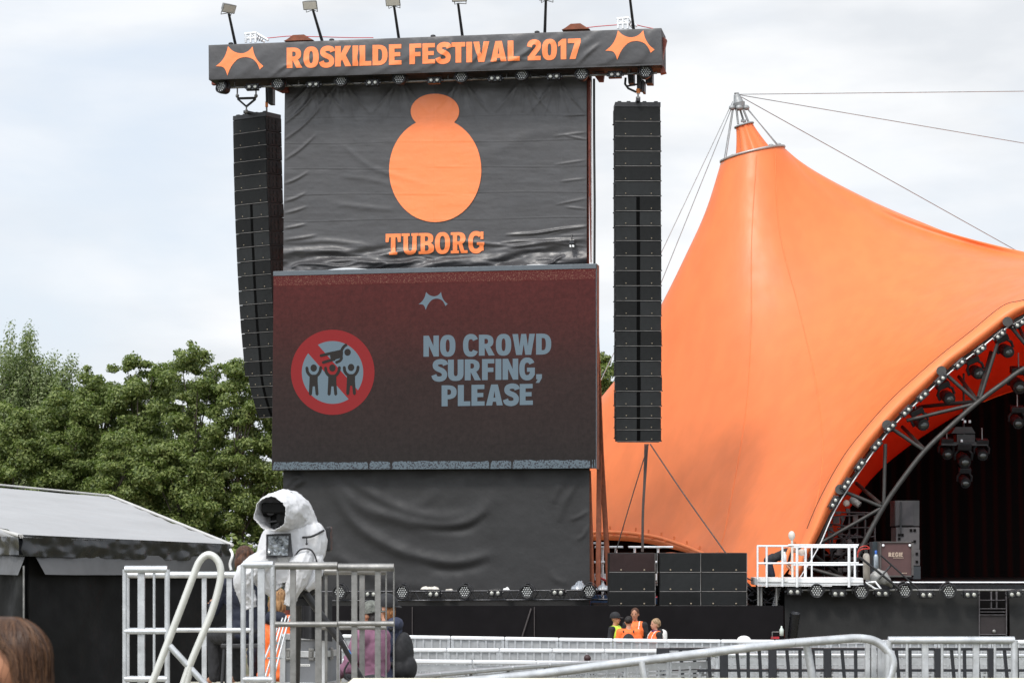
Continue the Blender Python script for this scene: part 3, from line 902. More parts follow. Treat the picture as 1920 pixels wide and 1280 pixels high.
flr = N.new('ShaderNodeVectorMath'); flr.operation = 'FLOOR'; L.new(cmb.outputs[0], flr.inputs[0]); wn_ = N.new('ShaderNodeTexWhiteNoise'); L.new(flr.outputs[0], wn_.inputs['Vector'])
frc = N.new('ShaderNodeVectorMath'); frc.operation = 'FRACTION'; L.new(cmb.outputs[0], frc.inputs[0]); s3 = N.new('ShaderNodeSeparateXYZ'); L.new(frc.outputs[0], s3.inputs[0])
mn_ = N.new('ShaderNodeMath'); mn_.operation = 'MINIMUM'; L.new(s3.outputs['X'], mn_.inputs[0]); L.new(s3.outputs['Y'], mn_.inputs[1])
gt = N.new('ShaderNodeMapRange'); gt.inputs['From Min'].default_value = .0; gt.inputs['From Max'].default_value = .035; gt.inputs['To Min'].default_value = .86; gt.inputs['To Max'].default_value = 1; L.new(mn_.outputs[0], gt.inputs['Value'])
mw = N.new('ShaderNodeMapRange'); mw.inputs['To Min'].default_value = .955; mw.inputs['To Max'].default_value = 1.045; L.new(wn_.outputs['Value'], mw.inputs['Value'])
q1 = N.new('ShaderNodeMath'); q1.operation = 'MULTIPLY'; L.new(gt.outputs[0], q1.inputs[0]); L.new(mw.outputs[0], q1.inputs[1])
q2 = N.new('ShaderNodeMath'); q2.operation = 'MULTIPLY'; L.new(q1.outputs[0], q2.inputs[0]); L.new(m2.outputs[0], q2.inputs[1]); L.new(q2.outputs[0], sc_.inputs['Scale'])
L.new(sc_.outputs[0], b.inputs['Emission Color']); b.inputs['Emission Strength'].default_value = .72


def led(name, c, speck=None, thr=.62, scale=55):
    m, nt, b = new_mat(name); N = nt.nodes; L = nt.links
    b.inputs['Base Color'].default_value = (.008, .008, .008, 1); b.inputs['Roughness'].default_value = .8; b.inputs['Specular IOR Level'].default_value = .1
    tcn = N.new('ShaderNodeTexCoord'); no = N.new('ShaderNodeTexNoise'); no.inputs['Scale'].default_value = scale; no.inputs['Detail'].default_value = 3
    L.new(tcn.outputs['Object'], no.inputs['Vector'])
    rp = N.new('ShaderNodeValToRGB'); e = rp.color_ramp.elements
    e[0].position = thr - .04; e[0].color = (*c, 1); e[1].position = thr + .02; e[1].color = (*(speck or [q * 1.1 for q in c]), 1)
    L.new(no.outputs['Fac'], rp.inputs[0]); L.new(rp.outputs[0], b.inputs['Emission Color']); b.inputs['Emission Strength'].default_value = .74
    return m


L_BLUE = led('led_pale_blue', (.17, .235, .285)); L_RED = led('led_red', (.30, .022, .024)); L_DRK = led('led_dark', (.028, .024, .022))
L_STRIP = led('led_red_strip', (.125, .022, .021), (.26, .12, .085), .6, 38)
L_GREY = led('led_grey_strip', (.155, .20, .235), (.05, .05, .06), .56, 26)
BZ = M('screen_bezel', (.10, .115, .13), .5, .3, var=.1)
scq = [(513, 514), (1117.5, 501), (1117.5, 877), (509.5, 881.5)]
WL = .55
bb = MB(); bb.fbox(scq, .12, WL); bb.build('cabinet_wall', BLK, SC)
pq = [(512.8, 516), (1117, 503.5), (1117.2, 876.5), (510, 881)]
scr = MB(); scr.add([F(*pq[3], WL + .004), F(*pq[2], WL + .004), F(*pq[1], WL + .004), F(*pq[0], WL + .004)], [(0, 1, 2, 3)])
scr.build('display', m_led, SC)


def fl(w):
    return lambda px, py: F(px, py, w)


top = np.array([(513, 517), (1117, 504), (1117, 523), (513, 536)], float)
decal('top_strip', [[top]], fl(WL + .012), L_STRIP, SC)
# broken pale strip along the bottom
seg = [(511, 690.5), (692, 732), (734.5, 917.5), (919.5, 959), (961, 1107), (1109.5, 1112), (1113.5, 1116.5)]
gs = []
rs = random.Random(3)
for a, b_ in seg:
    n = max(2, int((b_ - a) / 7)); yt = lambda x: 866 - (x - 511) * .0085
    up = [(a + 1, yt(a) + 4)] + [(a + (b_ - a) * (k + .5) / n, yt(a) + rs.uniform(-1, 1.2)) for k in range(n)] + [(b_ - .8, yt(b_) + 3)]
    dn = [(b_, 880 - (b_ - 511) * .005), (a, 880.6 - (a - 511) * .005)]
    gs.append([np.array(up + dn, float)])
decal('bottom_strip', gs, fl(WL + .012), L_GREY, SC)
fr = MB(); fr.fbox([(512, 508.5), (1117.8, 494), (1117.8, 503.5), (512, 517.5)], .1, WL + .05)
fr.fbox([(1117.2, 494), (1119, 494), (1119, 879), (1117.2, 879)], .1, WL + .02)
fr.build('top_rail', BZ, SC, bevel=.01)
es = np.stack([785 + (EMB[:, 0] - 98) * .1517, 547.5 + (EMB[:, 1] - 348) * .152 - (EMB[:, 0] - 98) * .001], 1)
decal('emblem', [[es]], fl(WL + .012), L_BLUE, SC)
tx = place_text('NO CROWD', GL, 794, 1034, 668.6, 664.2, 39.3) + place_text('SURFING,', GL, 810.7, 1015.7, 713.8, 710.6, 39.3) \
    + place_text('PLEASE', GL, 828, 999.5, 761.4, 758.6, 39.3)
decal('lettering', tx, fl(WL + .012), L_BLUE, SC)


def pz(x, y): return (530 + x * 190 / 1280, 600 + y * 190 / 1280)   # pictogram working units


def tp(c): return np.stack([530 + c[:, 0] * 190 / 1280, 600 + c[:, 1] * 190 / 1280], 1)


disc = sell(632, 658, 528, 537, 2, 90)
decal('prohibition_ring', [[tp(disc)]], fl(WL + .012), L_RED, SC)
ri = np.radians(np.linspace(0, 360, 240, endpoint=False)); cxy = np.stack([630 + 388 * np.cos(ri), 660 + 396 * np.sin(ri)], 1)
# the pale disc is cut by the red diagonal band; two caps remain
dvec = np.array([.664, .747]); dvec /= np.linalg.norm(dvec); nvec = np.array([dvec[1], -dvec[0]])
off = (cxy - (632, 652)) @ nvec
cap1 = cxy[off > 80]; cap2 = cxy[off < -72]


def order(c, ctr):
    a = np.arctan2(c[:, 1] - ctr[1], c[:, 0] - ctr[0]); return c[np.argsort(a)]


caps = [[tp(order(cap1, cap1.mean(0)))], [tp(order(cap2, cap2.mean(0)))]]
decal('pale_disc', caps, fl(WL + .02), L_BLUE, SC)


def figure(x, y):
    g = [[sell(x, y, 41, 46, 2, 26)]]
    arm = catmull([(x - 85, y + 6, 0), (x - 78, y + 50, 0), (x - 45, y + 92, 0), (x, y + 106, 0), (x + 45, y + 92, 0), (x + 78, y + 46, 0), (x + 88, y, 0)], 30)[:, :2]
    g.append([stroke(arm, 38)]); g.append([sell(x - 86, y + 4, 19, 22, 2, 14)]); g.append([sell(x + 88, y - 2, 19, 22, 2, 14)])
    g.append([A_((x - 52, y + 84), (x + 52, y + 84), (x + 50, y + 170), (x + 62, y + 330), (x + 44, y + 352), (x + 24, y + 335), (x + 14, y + 232), (x - 12, y + 232),
                 (x - 22, y + 335), (x - 44, y + 352), (x - 62, y + 330), (x - 54, y + 170))])
    return g


fg = figure(392, 604) + figure(628, 604) + figure(864, 597)
fg += [[sell(820, 406, 41, 44, 2, 26)], [A_((726, 374), (764, 400), (760, 452), (716, 484), (610, 512), (598, 450), (600, 404))],
       [capsule2((486, 448), (640, 412), 38)], [capsule2((514, 534), (650, 494), 38)],
       [stroke(catmull([(740, 402, 0), (752, 366, 0), (780, 328, 0), (812, 308, 0)], 14)[:, :2], 36)],
       [stroke(catmull([(738, 450, 0), (742, 486, 0), (718, 516, 0), (680, 532, 0)], 14)[:, :2], 36)], [sell(682, 532, 18, 20, 2, 14)]]
decal('crowd_pictogram', [[tp(c) for c in g_] for g_ in fg], fl(WL + .028), L_DRK, SC)

# ------------------------------------------------------------------ lower cloth
LC = thing('lower_cloth', 'slack matt black cloth with swagged folds filling the tower below the video screen', 'cloth', F(825, 1110, 0))


def q8(x, y): return (520 + x / 3.097, 860 + y / 3.097)


def d_low(px, py):
    px = np.asarray(px, float); py = np.asarray(py, float)
    d = .012 * fbm(px * .012, py * .012, 31) + .004 * fbm(px * .08, py * .08, 35)
    R = lambda pts, wd, a: ridge(px, py, [q8(*p) for p in pts], wd, a * .72)
    d = d + R([(300, 90), (480, 270), (700, 345), (950, 400), (1150, 350), (1235, 240)], 9, .11)
    d = d + R([(370, 85), (560, 210), (760, 300), (960, 335), (1100, 310)], 7, .07)
    d = d + R([(310, 160), (450, 370), (640, 500), (860, 580), (1060, 600), (1240, 560)], 8, .12)
    d = d - R([(800, 395), (960, 415), (1110, 400), (1215, 330)], 6, .10)
    d = d - R([(760, 560), (960, 640), (1120, 630), (1235, 590)], 7, .07)
    d = d + R([(280, 330), (340, 520), (470, 640), (700, 720), (960, 740)], 10, .06)
    d = d + R([(300, 560), (420, 600), (540, 680)], 7, .04)
    d = d + R([(930, 170), (860, 250), (760, 270)], 8, .035) + R([(60, 90), (130, 110), (100, 160)], 5, .05)
    d = d + R([(1750, 110), (1700, 200), (1640, 270)], 5, .035) + R([(1640, 150), (1620, 200), (1600, 260)], 5, .03) + R([(1700, 210), (1650, 300), (1630, 370)], 5, .03)
    d = d + R([(1810, 300), (1740, 340), (1700, 350)], 3, .03) + R([(1810, 380), (1780, 440), (1740, 470)], 3, .03) + R([(1580, 650), (1620, 700), (1680, 720)], 5, .03)
    d = d + R([(45, 170), (90, 120), (140, 90)], 4, .05) + R([(70, 190), (110, 150), (170, 120)], 4, .04)
    return d


cloth('cloth_sheet', [(531, 880), (1105, 877), (1106, 1140), (529, 1143)], 250, 134, d_low, .16, PVC_MATT, LC)

# ------------------------------------------------------------------ tower skeleton
TW = thing('tower_frame', 'red steel lattice tower carrying the sign, banner and video screen', 'tower', np.array([*F(816, 1010, -.6)[:2], 0]))


def fz(px, z, w):
    """point on the face line above/below px at height z"""
    p = F(px, 1010, w); return np.array([p[0], p[1], z])


zt = F(816, 130, 0)[2]
m = MB()
for (px, w_) in ((540, -.25), (1100, -.25), (540, -2.2), (1100, -2.2)):
    m.rect_bar(fz(px, 0, w_), fz(px, zt, w_), .16, .16, FN)
m.build('corner_post', STEEL_RED, TW, each=True)
m = MB()
zs = np.linspace(.3, zt - .2, 8)
for i, z in enumerate(zs):
    for (a, b_, wa, wb) in ((1100, 1100, -.25, -2.2), (540, 540, -.25, -2.2), (540, 1100, -2.2, -2.2), (540, 1100, -.28, -.28)):
        m.bar(fz(a, z, wa), fz(b_, z, wb), .04)
        if i < 7: m.bar(fz(a, z, wa), fz(b_, zs[i + 1], wb), .035)
m.build('lattice', STEEL_RED, TW)
m = MB()   # leaning stays to the right of the screen
m.rect_bar(F(1116, 560, -.4), F(1127, 845, -.5), .12, .12, FN); m.rect_bar(F(1127, 845, -.5), F(1142, 1100, -.6), .12, .12, FN)
m.rect_bar(F(1124, 852, -.3), F(1121.5, 1100, -.2), .12, .12, FN); m.rect_bar(F(1112, 850, -.3), F(1126, 849, -.4), .08, .08, FN)
m.rect_bar(F(1104, 882, -.05), F(1111, 1100, -.05), .1, .1, FN)
m.build('stay', STEEL_BRN, TW, each=True)
m = MB()
m.fbox([(1100.5, 140), (1106, 140), (1107, 430), (1107, 492)], -.3, .1); m.build('side_panel', STEEL_RED, TW)
m = MB(); m.tube([F(1109, 146, 0), F(1109.3, 300, 0), F(1109.6, 420, 0), F(1110, 495, .05)], .016, 6); m.build('white_edge', ALU_W, TW)
m = MB(); m.tube([F(1113.8, 148, 0), F(1114, 260, 0), F(1115, 380, 0), F(1114.6, 495, 0)], .035, 6); m.build('cable', RUBBER, TW)

YOKE = M('yoke_grey', (.06, .06, .065), .4, .3, var=.2)
# ------------------------------------------------------------------ lamp kinds
GRP_P = 'round LED par lamps'
GRP_B = 'twin blinder lamps'


def make_par():
    t = thing('led_par_lamp', '-', 'lamp', (0, 0, 0), GRP_P)
    mb = MB(); mb.lathe([(0, .2), (.09, .2), (.12, .16), (.165, .02), (.175, -.06), (.175, -.1), (.15, -.1), (.15, -.07), (0, -.07)], (0, 0, 0), (0, 1, 0), 26)
    mb.build('housing', BLK, t)
    mb = MB()
    for q in range(-2, 3):
        for r in range(-2, 3):
            if abs(q + r) <= 2:
                x = (q + r / 2) * .058; z = r * .05
                mb.ell((x, -.076, z), (.021, .012, .021), nu=10, nv=6)
    mb.build('led_lenses', LENS, t)
    mb = MB(); a = np.linspace(-.25, math.pi + .25, 22)
    pth = np.stack([.205 * np.cos(a), np.full(22, .03), .205 * np.sin(a)], 1)
    for i in range(21): mb.rect_bar(pth[i], pth[i + 1] + (pth[i + 1] - pth[i]) * .08, .012, .07, (0, 1, 0))
    mb.build('yoke', YOKE, t)
    mb = MB(); mb.box((0, .12, .16), (.08, .1, .1)); mb.build('clamp', BLK, t)
    return t


def make_blinder():
    t = thing('twin_blinder_lamp', '-', 'lamp', (0, 0, 0), GRP_B)
    mb = MB(); mb.box((0, .05, 0), (.34, .13, .17)); mb.box((-.2, .05, 0), (.05, .06, .06)); mb.box((.2, .05, 0), (.05, .06, .06)); mb.build('housing', BLK_GLOSS, t, bevel=.012)
    for s in (-1, 1):
        mb = MB(); mb.ell((s * .08, -.022, 0), (.05, .02, .05), nu=16, nv=8)
        mb.build('lamp', LENS_W, t)
    mb = MB(); mb.tube([(-.19, .05, 0), (-.19, .05, .1), (.19, .05, .1), (.19, .05, 0)], .012, 6); mb.build('bracket', BLK, t)
    mb = MB()
    for s in (-1, 1): mb.lathe([(.052, -.012), (.062, -.03), (.074, -.03), (.076, 0)], (s * .08, -.016, 0), (0, 1, 0), 20)
    mb.build('lamp_rim', BLK, t, each=True)
    return t


PAR = make_par(); BLD = make_blinder(); _used = {'p': False, 'b': False}


def put(kind, loc, rot, label, sc=1):
    o = PAR if kind == 'p' else BLD
    if not _used[kind]:
        _used[kind] = True; o.location = tuple(loc); o.rotation_euler = rot; o['label'] = label; o.scale = (sc,) * 3
        return o
    return copy_tree(o, loc, rot, label, scale=sc)


hp = [(418, 165), (523, 158), (640, 153), (750, 149), (865, 146), (980, 142), (1091, 141), (1210, 137)]
hb = [(473, 163), (587, 158.5), (698, 155), (814, 150.5), (928, 147), (1038, 143.5), (1153, 140)]
for i, (x, y) in enumerate(hp):
    put('p', F(x, y, .95), (R_(-14), 0, -TH + R_([-25, -6, 4, -3, 6, -5, 3, 14][i])), 'black round LED lamp under the long sign, ' + nth(i, len(hp)) + ' on the bar')
for i, (x, y) in enumerate(hb):
    put('b', F(x, y, .98), (R_(-6), 0, -TH), 'twin blinder lamp hanging under the long sign, ' + nth(i, len(hb)) + ' on the bar')
LB = thing('lighting_bar', 'thin metal pipe under the long sign that carries the row of lamps', 'lighting bar', F(816, 150, .8))
m = MB(); m.bar(F(410, 165.5, .82), F(1232, 137, .82), .03)
for x in (440, 560, 700, 840, 950, 1100, 1180): m.bar(F(x, 165.5 - (x - 410) * .0347, .82), F(x, 140 - (x - 410) * .0347, .7), .018)
m.build('pipe', GALV, LB)
m = MB()
for x0, x1, dz in ((536, 580, 9), (590, 630, 4), (650, 690, 8), (705, 744, 6), (1000, 1036, 6), (1110, 1150, 4), (1160, 1205, 7), (880, 925, 5)):
    y = lambda x: 160 - (x - 410) * .0347
    m.tube(catmull([F(x0, y(x0), .9), F((x0 + x1) / 2, y((x0 + x1) / 2) + dz, .92), F(x1, y(x1), .9)], 10), .012, 5)
m.build('cable', RUBBER, LB, each=True)
m = MB(); m.fbox([(541, 142), (1108, 121), (1108, 150), (541, 172)], -.1, .1); m.build('black_backcloth', PVC_MATT, LB)  # black cloth hanging behind the row of lamps
m = MB()
for (x, y) in ((583, 145), (779, 140), (905, 134), (720, 142)): m.fbox([(x, y), (x + 8, y - .3), (x + 8, y + 3), (x, y + 4)], .5, .55)
m.build('paper_tag', WHITE, LB, each=True)

# bottom lamp truss of the tower
BT = thing('lamp_truss', 'black box truss with litter on top running along the foot of the tower', 'truss', F(900, 1120, .9))
m = MB()
for (y, w_) in ((1109, .7), (1126, .7), (1109, .35), (1126, .35)):
    m.bar(F(597, y, w_), F(1203, y - 3, w_), .028)
for k in range(34):
    xa = 600 + k * 17.8; xb = xa + 8.9
    m.bar(F(xa, 1109, .7), F(xb, 1125, .7), .012); m.bar(F(xb, 1125, .7), F(xb + 8.9, 1109, .7), .012)
m.build('truss_frame', M('black_truss', (.05, .05, .055), .35, .5, var=.3, vs=6), BT)
bp = [(638, 1109), (755, 1109), (872, 1108), (989, 1108), (1106, 1107), (1224, 1106)]
bb_ = [(695, 1113), (813, 1113), (928, 1111), (1046, 1110), (1166, 1106)]
for i, (x, y) in enumerate(bp):
    put('p', F(x, y, .95), (R_(5), 0, -TH), 'round LED lamp on the truss at the foot of the tower, ' + nth(i, 6))
for i, (x, y) in enumerate(bb_):
    put('b', F(x, y, .95), (0, 0, -TH), 'twin blinder lamp on the truss at the foot of the tower, ' + nth(i, 5))
CRUMP = M('crumpled_paper', (.62, .58, .52), .6, var=.3, vs=20)
FOIL = M('clear_plastic_sheet', (.26, .28, .31), .3, .1, var=.35, vs=9)
for i, (x0, x1, y, h, mt, lb) in enumerate([(788, 824, 1104, 6, CRUMP, 'flattened cream paper litter lying on the lamp truss'), (835, 850, 1106, 3, CRUMP, 'small scrap of cream paper on the lamp truss'),
                                        (943, 956, 1105, 5, WHITE, 'white paper scrap on the lamp truss near the middle'),
                                        (1070, 1102, 1104, 15, FOIL, 'crumpled clear plastic left of the last truss lamp'), (1116, 1148, 1106, 12, FOIL, 'crumpled clear plastic and tape at the right end of the lamp truss')]):
    mb = MB(); n = 22; g_ = np.zeros((9, n, 3))
    for a in range(9):
        for b2 in range(n):
            u = b2 / (n - 1); v = a / 8
            hh = h * math.sin(math.pi * u) ** .5 * math.sin(math.pi * v) ** .5 * (.7 + .35 * rng.random() + .25 * math.sin(u * 9 + i))
            g_[a, b2] = F(x0 + (x1 - x0) * u, y - hh, .35 + .35 * v)
    mb.grid(g_, smooth=False); o = mb.build('paper_scrap', mt); tag(o, lb, 'litter', 'litter on the lamp truss')

# ------------------------------------------------------------------ flood lights on leaning poles
def make_flood():
    t = thing('floodlight', '-', 'floodlight', (0, 0, 0), 'floodlights on poles over the sign')
    return t


fl_ = [((445, 82), (429, 26), (427, 15), 'end'), ((608, 73), (587, 20), (583, 9), 'face'), ((750, 69), (739, 13), (738, 2), 'face'), ((869, 65), (859, 8), (862, -6), 'face'),
       ((1021, 59), (1023.5, 2), (1025, -9), 'face'), ((1190, 54), (1181, -4), (1179, -15), 'face')]
for i, (b0, b1, hd_, kd) in enumerate(fl_):
    base = F(*b0, .55)
    t = thing('floodlight', 'floodlight on a thin black pole leaning over the sign, ' + nth(i, 6), 'floodlight', base, 'floodlights on poles over the sign')
    m = MB(); m.bar(base - (0, 0, .25), F(*b1, 1.1), .042, .034); m.build('pole', BLK, t)
    hc = F(*hd_, 1.25)
    yaw = R_(50) if kd == 'end' else R_(-4 + i); tilt = R_(28)
    R3 = Matrix.Rotation(-TH + yaw, 3, 'Z') @ Matrix.Rotation(tilt, 3, 'X')
    Rn = np.array(R3)
    fx = lambda p: hc + Rn @ np.array(p, float)
    m = MB(); P8 = [(-.2, -.09, -.12), (.2, -.09, -.12), (.12, .12, -.07), (-.12, .12, -.07), (-.2, -.09, .12), (.2, -.09, .12), (.12, .12, .09), (-.12, .12, .09)]
    m.hexa([fx(p) for p in P8]); m.build('lamp_head', GALV, t, bevel=.01)
    m = MB(); m.hexa([fx(p) for p in [(-.175, -.1, -.095), (.175, -.1, -.095), (.175, -.088, -.095), (-.175, -.088, -.095), (-.175, -.1, .095), (.175, -.1, .095), (.175, -.088, .095), (-.175, -.088, .095)]])
    m.build('glass', LAMPGLASS, t)
    m = MB(); top_ = F(*b1, 1.1)
    m.tube([fx((-.16, 0, 0)), fx((-.15, 0, -.2)), top_ + (0, 0, .02), fx((.15, 0, -.2)), fx((.16, 0, 0))], .012, 6); m.build('bracket', GALV, t)


# ------------------------------------------------------------------ hanging loudspeaker columns
def speaker_column(root_loc, yaw, nbig, nsmall, tilt0, dt, W, h, label, prefix):
    t = thing('loudspeaker_column', label, 'loudspeaker column', (0, 0, 0), 'hanging loudspeaker columns')
    D = .62

    def cab(w_, hh, split, small):
        mb = MB(); g_ = .012
        mb.box((0, D / 2, -hh / 2), (w_, D, hh - g_)); mb.box((0, D / 2 + .02, -hh / 2), (w_ * .93, D * .8, hh + .05))
        mb.box((0, -.004, -hh + g_ * .9), (w_ * .99, .03, .012), m=1)
        for s in (-1, 1):
            mb.box((s * (w_ / 2 + .006), .05, -hh + .02), (.03, .05, .03)); mb.box((s * (w_ / 2 + .006), D - .06, -hh + .02), (.03, .05, .03))
            for k in range(3):
                mb.box((s * (w_ / 2 + .003), .13 + k * .15, -hh * .3), (.012, .09, hh * .3)); mb.box((s * (w_ / 2 + .003), .13 + k * .15, -hh * .72), (.012, .09, hh * .3))
        o = mb.build('cabinet', [BLK_SPK, M_SEAM]); me = [('housing', o)]
        gr = []
        if not split: gr.append((0, w_ - .03))
        else:
            wd = (w_ - .1) / 2; gr += [(-wd / 2 - .045, wd), (wd / 2 + .045, wd)]
        gs_ = []
        if split:
            g3 = MB(); g3.box((0, -.009, -hh / 2 + .002), (.092, .012, hh - .012)); g3.build('centre_slot', SLOT, o, org=np.zeros(3))
        for cx_, wd in gr:
            g2 = MB(); g2.box((cx_, -.006, -hh / 2 + .002), (wd, .02, hh - .05)); gs_.append(g2.build('grille', GRILLE, o, bevel=.004, org=np.zeros(3)))
        for s in (-.27, .29):
            b2 = MB(); b2.lathe([(0, -.012), (.013, -.012), (.016, 0)], (s * w_, -.015, -hh + .075), (0, 1, 0), 10); b2.build('badge', BADGE, o, org=np.zeros(3))
        return o
    c_full = cab(W, h, False, False); c_split = cab(W, h, True, False); c_small = cab(W * (.8 if prefix == 'left' else .98), h * .78, True, True)
    pos = np.array([0, 0, -.14]); a = tilt0; first = {'f': True, 's': True, 'm': True}
    for k in range(nbig + nsmall):
        key = 'm' if k >= nbig else ('f' if k < 6 else 's')
        src = {'f': c_full, 's': c_split, 'm': c_small}[key]; hh = h * .78 if key == 'm' else h
        o = src if first[key] else None
        if first[key]: first[key] = False; src.parent = t
        else:
            o = src.copy(); col.objects.link(o); o.parent = t
            for ch in src.children:
                c = ch.copy(); col.objects.link(c); c.parent = o
        if key == 'm' and k == nbig and prefix == 'left': pos = pos + np.array([0, .0, 0]) + np.array([0, math.sin(a) * 0, 0])
        o.location = (pos[0] + .005 * rng.normal(), pos[1], pos[2]); o.rotation_euler = (a, 0, R_(.25) * rng.normal())
        pos = pos + hh * np.array([0, math.sin(a), -math.cos(a)])
        a += dt[k] if k < len(dt) else dt[-1]
    m = MB(); m.box((0, D / 2, -.07), (W, D * 1.0, .13)); m.box((0, D / 2 - .1, .02), (.1, D * 1.3, .08))
    for s in (-.4, -.2, .15, .4): m.box((s * W, .1, .01), (.1, .1, .04))
    m.build('flying_frame', BLK, t, bevel=.01, org=np.zeros(3))
    t.location = tuple(root_loc); t.rotation_euler = (0, 0, yaw)
    return t, pos


SLOT = M('slot_black', (.003, .003, .003), .95, spec=.05)
M_SEAM = M('cabinet_seam', (.22, .21, .2), .5, .3, var=.4, vs=3)
BADGE = M('brass_badge', (.30, .25, .18), .4, .5)
lt = F(467.5, 213, -.62)
speaker_column(lt, R_(-35), 18, 4, R_(2.5), [R_(.25)] * 9 + [R_(.45)] * 8 + [R_(6), R_(6), R_(6), R_(5)], 1.2, .388,
               'black hanging loudspeaker column left of the tower, turned away and curving behind the screen', 'left')
rt_ = at(1196, 191, 58.5)
speaker_column(rt_, R_(1.2), 20, 3, R_(.5), [R_(.12)] * 12 + [R_(.3)] * 8 + [R_(3), R_(3), R_(3)], 1.18, .3865,
               'long straight black loudspeaker column hanging right of the tower in front of the orange canopy', 'right')
# chain hoists and rigging
RG = thing('rigging_triangle', 'black triangular hanger with hooks above the left loudspeaker column', 'rigging', F(463, 165, -.35), 'rigging of the loudspeaker columns')
m = MB(); w0 = -.35
m.rect_bar(F(445, 185, w0), F(480, 184, w0), .06, .05, FN); m.rect_bar(F(446, 186, w0), F(462, 200, w0), .05, .05, FN); m.rect_bar(F(479, 186, w0), F(462, 200, w0), .05, .05, FN)
m.build('triangle', BLK, RG)
m = MB()
for x, y0, y1 in ((445, 150, 183), (480, 150, 183), (462, 200, 212)): m.bar(F(x, y0, w0), F(x, y1, w0), .022); m.ell(F(x, y1 - 3, w0), (.05, .04, .06))
m.build('hook', GALV, RG)
HO = thing('chain_hoist', 'dark chain hoist with an orange hook above the left loudspeaker column', 'hoist', F(506, 165, -.5), 'rigging of the loudspeaker columns')
m = MB(); m.fbox([(497, 148), (501, 148), (501, 192), (498, 192)], -.6, -.45); m.fbox([(502, 152), (511.5, 152), (511.5, 195), (503, 195)], -.65, -.4); m.build('motor', BLK, HO, bevel=.01, each=True)
m = MB(); m.bar(F(500, 191, -.5), F(500, 201, -.5), .04); m.build('hook_block', ORANGE_HOOK, HO)
m = MB(); m.bar(F(500, 200, -.5), F(500, 213, -.5), .025); m.build('hook', GALV, HO)
HO2 = thing('chain_hoist', 'cluster of black chain hoists with an orange hook above the right loudspeaker column', 'hoist', F(1196, 150, .2), 'rigging of the loudspeaker columns')
m = MB()
for q in ([(1175, 123), (1188, 123), (1188, 156), (1178, 157)], [(1193, 124), (1202, 124), (1203, 168), (1194, 168)], [(1209, 122), (1223, 122), (1223, 156), (1210, 156)], [(1203, 150), (1208, 150), (1208, 172), (1203, 172)]):
    m.fbox(q, -.1, .3)
m.build('motor', BLK, HO2, bevel=.015, each=True)
m = MB(); m.tube([F(1173, 146, .3), F(1172, 158, .3), F(1178, 166, .3), F(1193, 173, .3)], .03); m.tube([F(1174, 162, .3), F(1186, 160, .3), F(1196, 158, .3)], .025); m.build('arm', BLK, HO2)
m = MB(); m.bar(F(1196, 167, .3), F(1197, 176, .3), .05); m.build('hook_block', ORANGE_HOOK, HO2)
m = MB(); m.bar(at(1196.5, 175, 58.6), at(1196.5, 182, 58.6), .025); m.bar(at(1196.5, 182, 58.6), at(1196.5, 194, 58.6), .06); m.build('shackle', GALV, HO2)
CB = thing('cable_drop', 'bundle of dark cables and ropes falling from the bottom of the right loudspeaker column', 'cable', at(1205, 1030, 58.8))
m = MB()
for k in range(4): m.tube(catmull([at(1209 + k * 2, 832, 58.8 + .04 * k), at(1207 + k * 1.2, 900, 58.8), at(1204 + k, 960, 58.8), at(1203 + k * 1.1, 1034, 58.8)], 16), .014, 6)
m.build('cable_bundle', M('cable_brown', (.06, .045, .04), .6, var=.3), CB)
m = MB(); m.tube(catmull([at(1216, 832, 58.7), at(1190, 915, 58.6), at(1154, 1036, 58.6)], 10), .014, 5); m.build('thin_rope', RUBBER, CB)
m = MB(); m.tube(catmull([at(1219, 832, 58.7), at(1285, 930, 57.8), at(1362, 1038, 56.8)], 10), .018, 6); m.build('thick_rope', M('brown_rope', (.09, .06, .05), .8, var=.3), CB)
# ------------------------------------------------------------------ orange canopy
CANVAS = M('orange_canvas', (.93, .238, .068), .40, var=.05, vs=.5, bump=.16, bs=1.1, streak=.07, trans=.22, transc=(.95, .09, .015), spec=.45, rvar=.07)
CANVAS_LIP = M('orange_canvas_edge', (.94, .265, .085), .5, var=.05, vs=.5, bump=.15, bs=2, trans=.16, transc=(.85, .08, .02))
SEAM = M('orange_seam', (.84, .20, .055), .6)
DARK_SEAM = M('dark_lacing', (.10, .03, .015), .8)
RINGM = M('ring_steel', (.36, .33, .31), .4, .5, var=.2)
STG = M('weathered_steel', (.3, .31, .31), .5, .4, var=.25, vs=4)

CN = thing('stage_canopy', 'huge orange tensioned fabric canopy rising to a steel-ringed peak over the stage', 'stage canopy', np.array([*at(1420, 1090, 66)[:2], 0]))
YM = 72.0
a_ = lambda x, y, Y: at(x, y, Y)
XM = float(at(2150, 500, 66)[0])            # mirror plane of the twin-peaked canopy


def mp_(y, Y): return np.array([XM, Y, zat(y, Y)])


# ring: tilted circle, given by four pixel/depth extremes
rc0 = a_(1411, 291, YM); ru = (a_(1470, 277, YM) - a_(1352, 304, YM)) / 2; rv = np.array([0, -.95, -.02])


def ringp(th): return rc0 + ru * math.cos(th) + rv * math.sin(th)


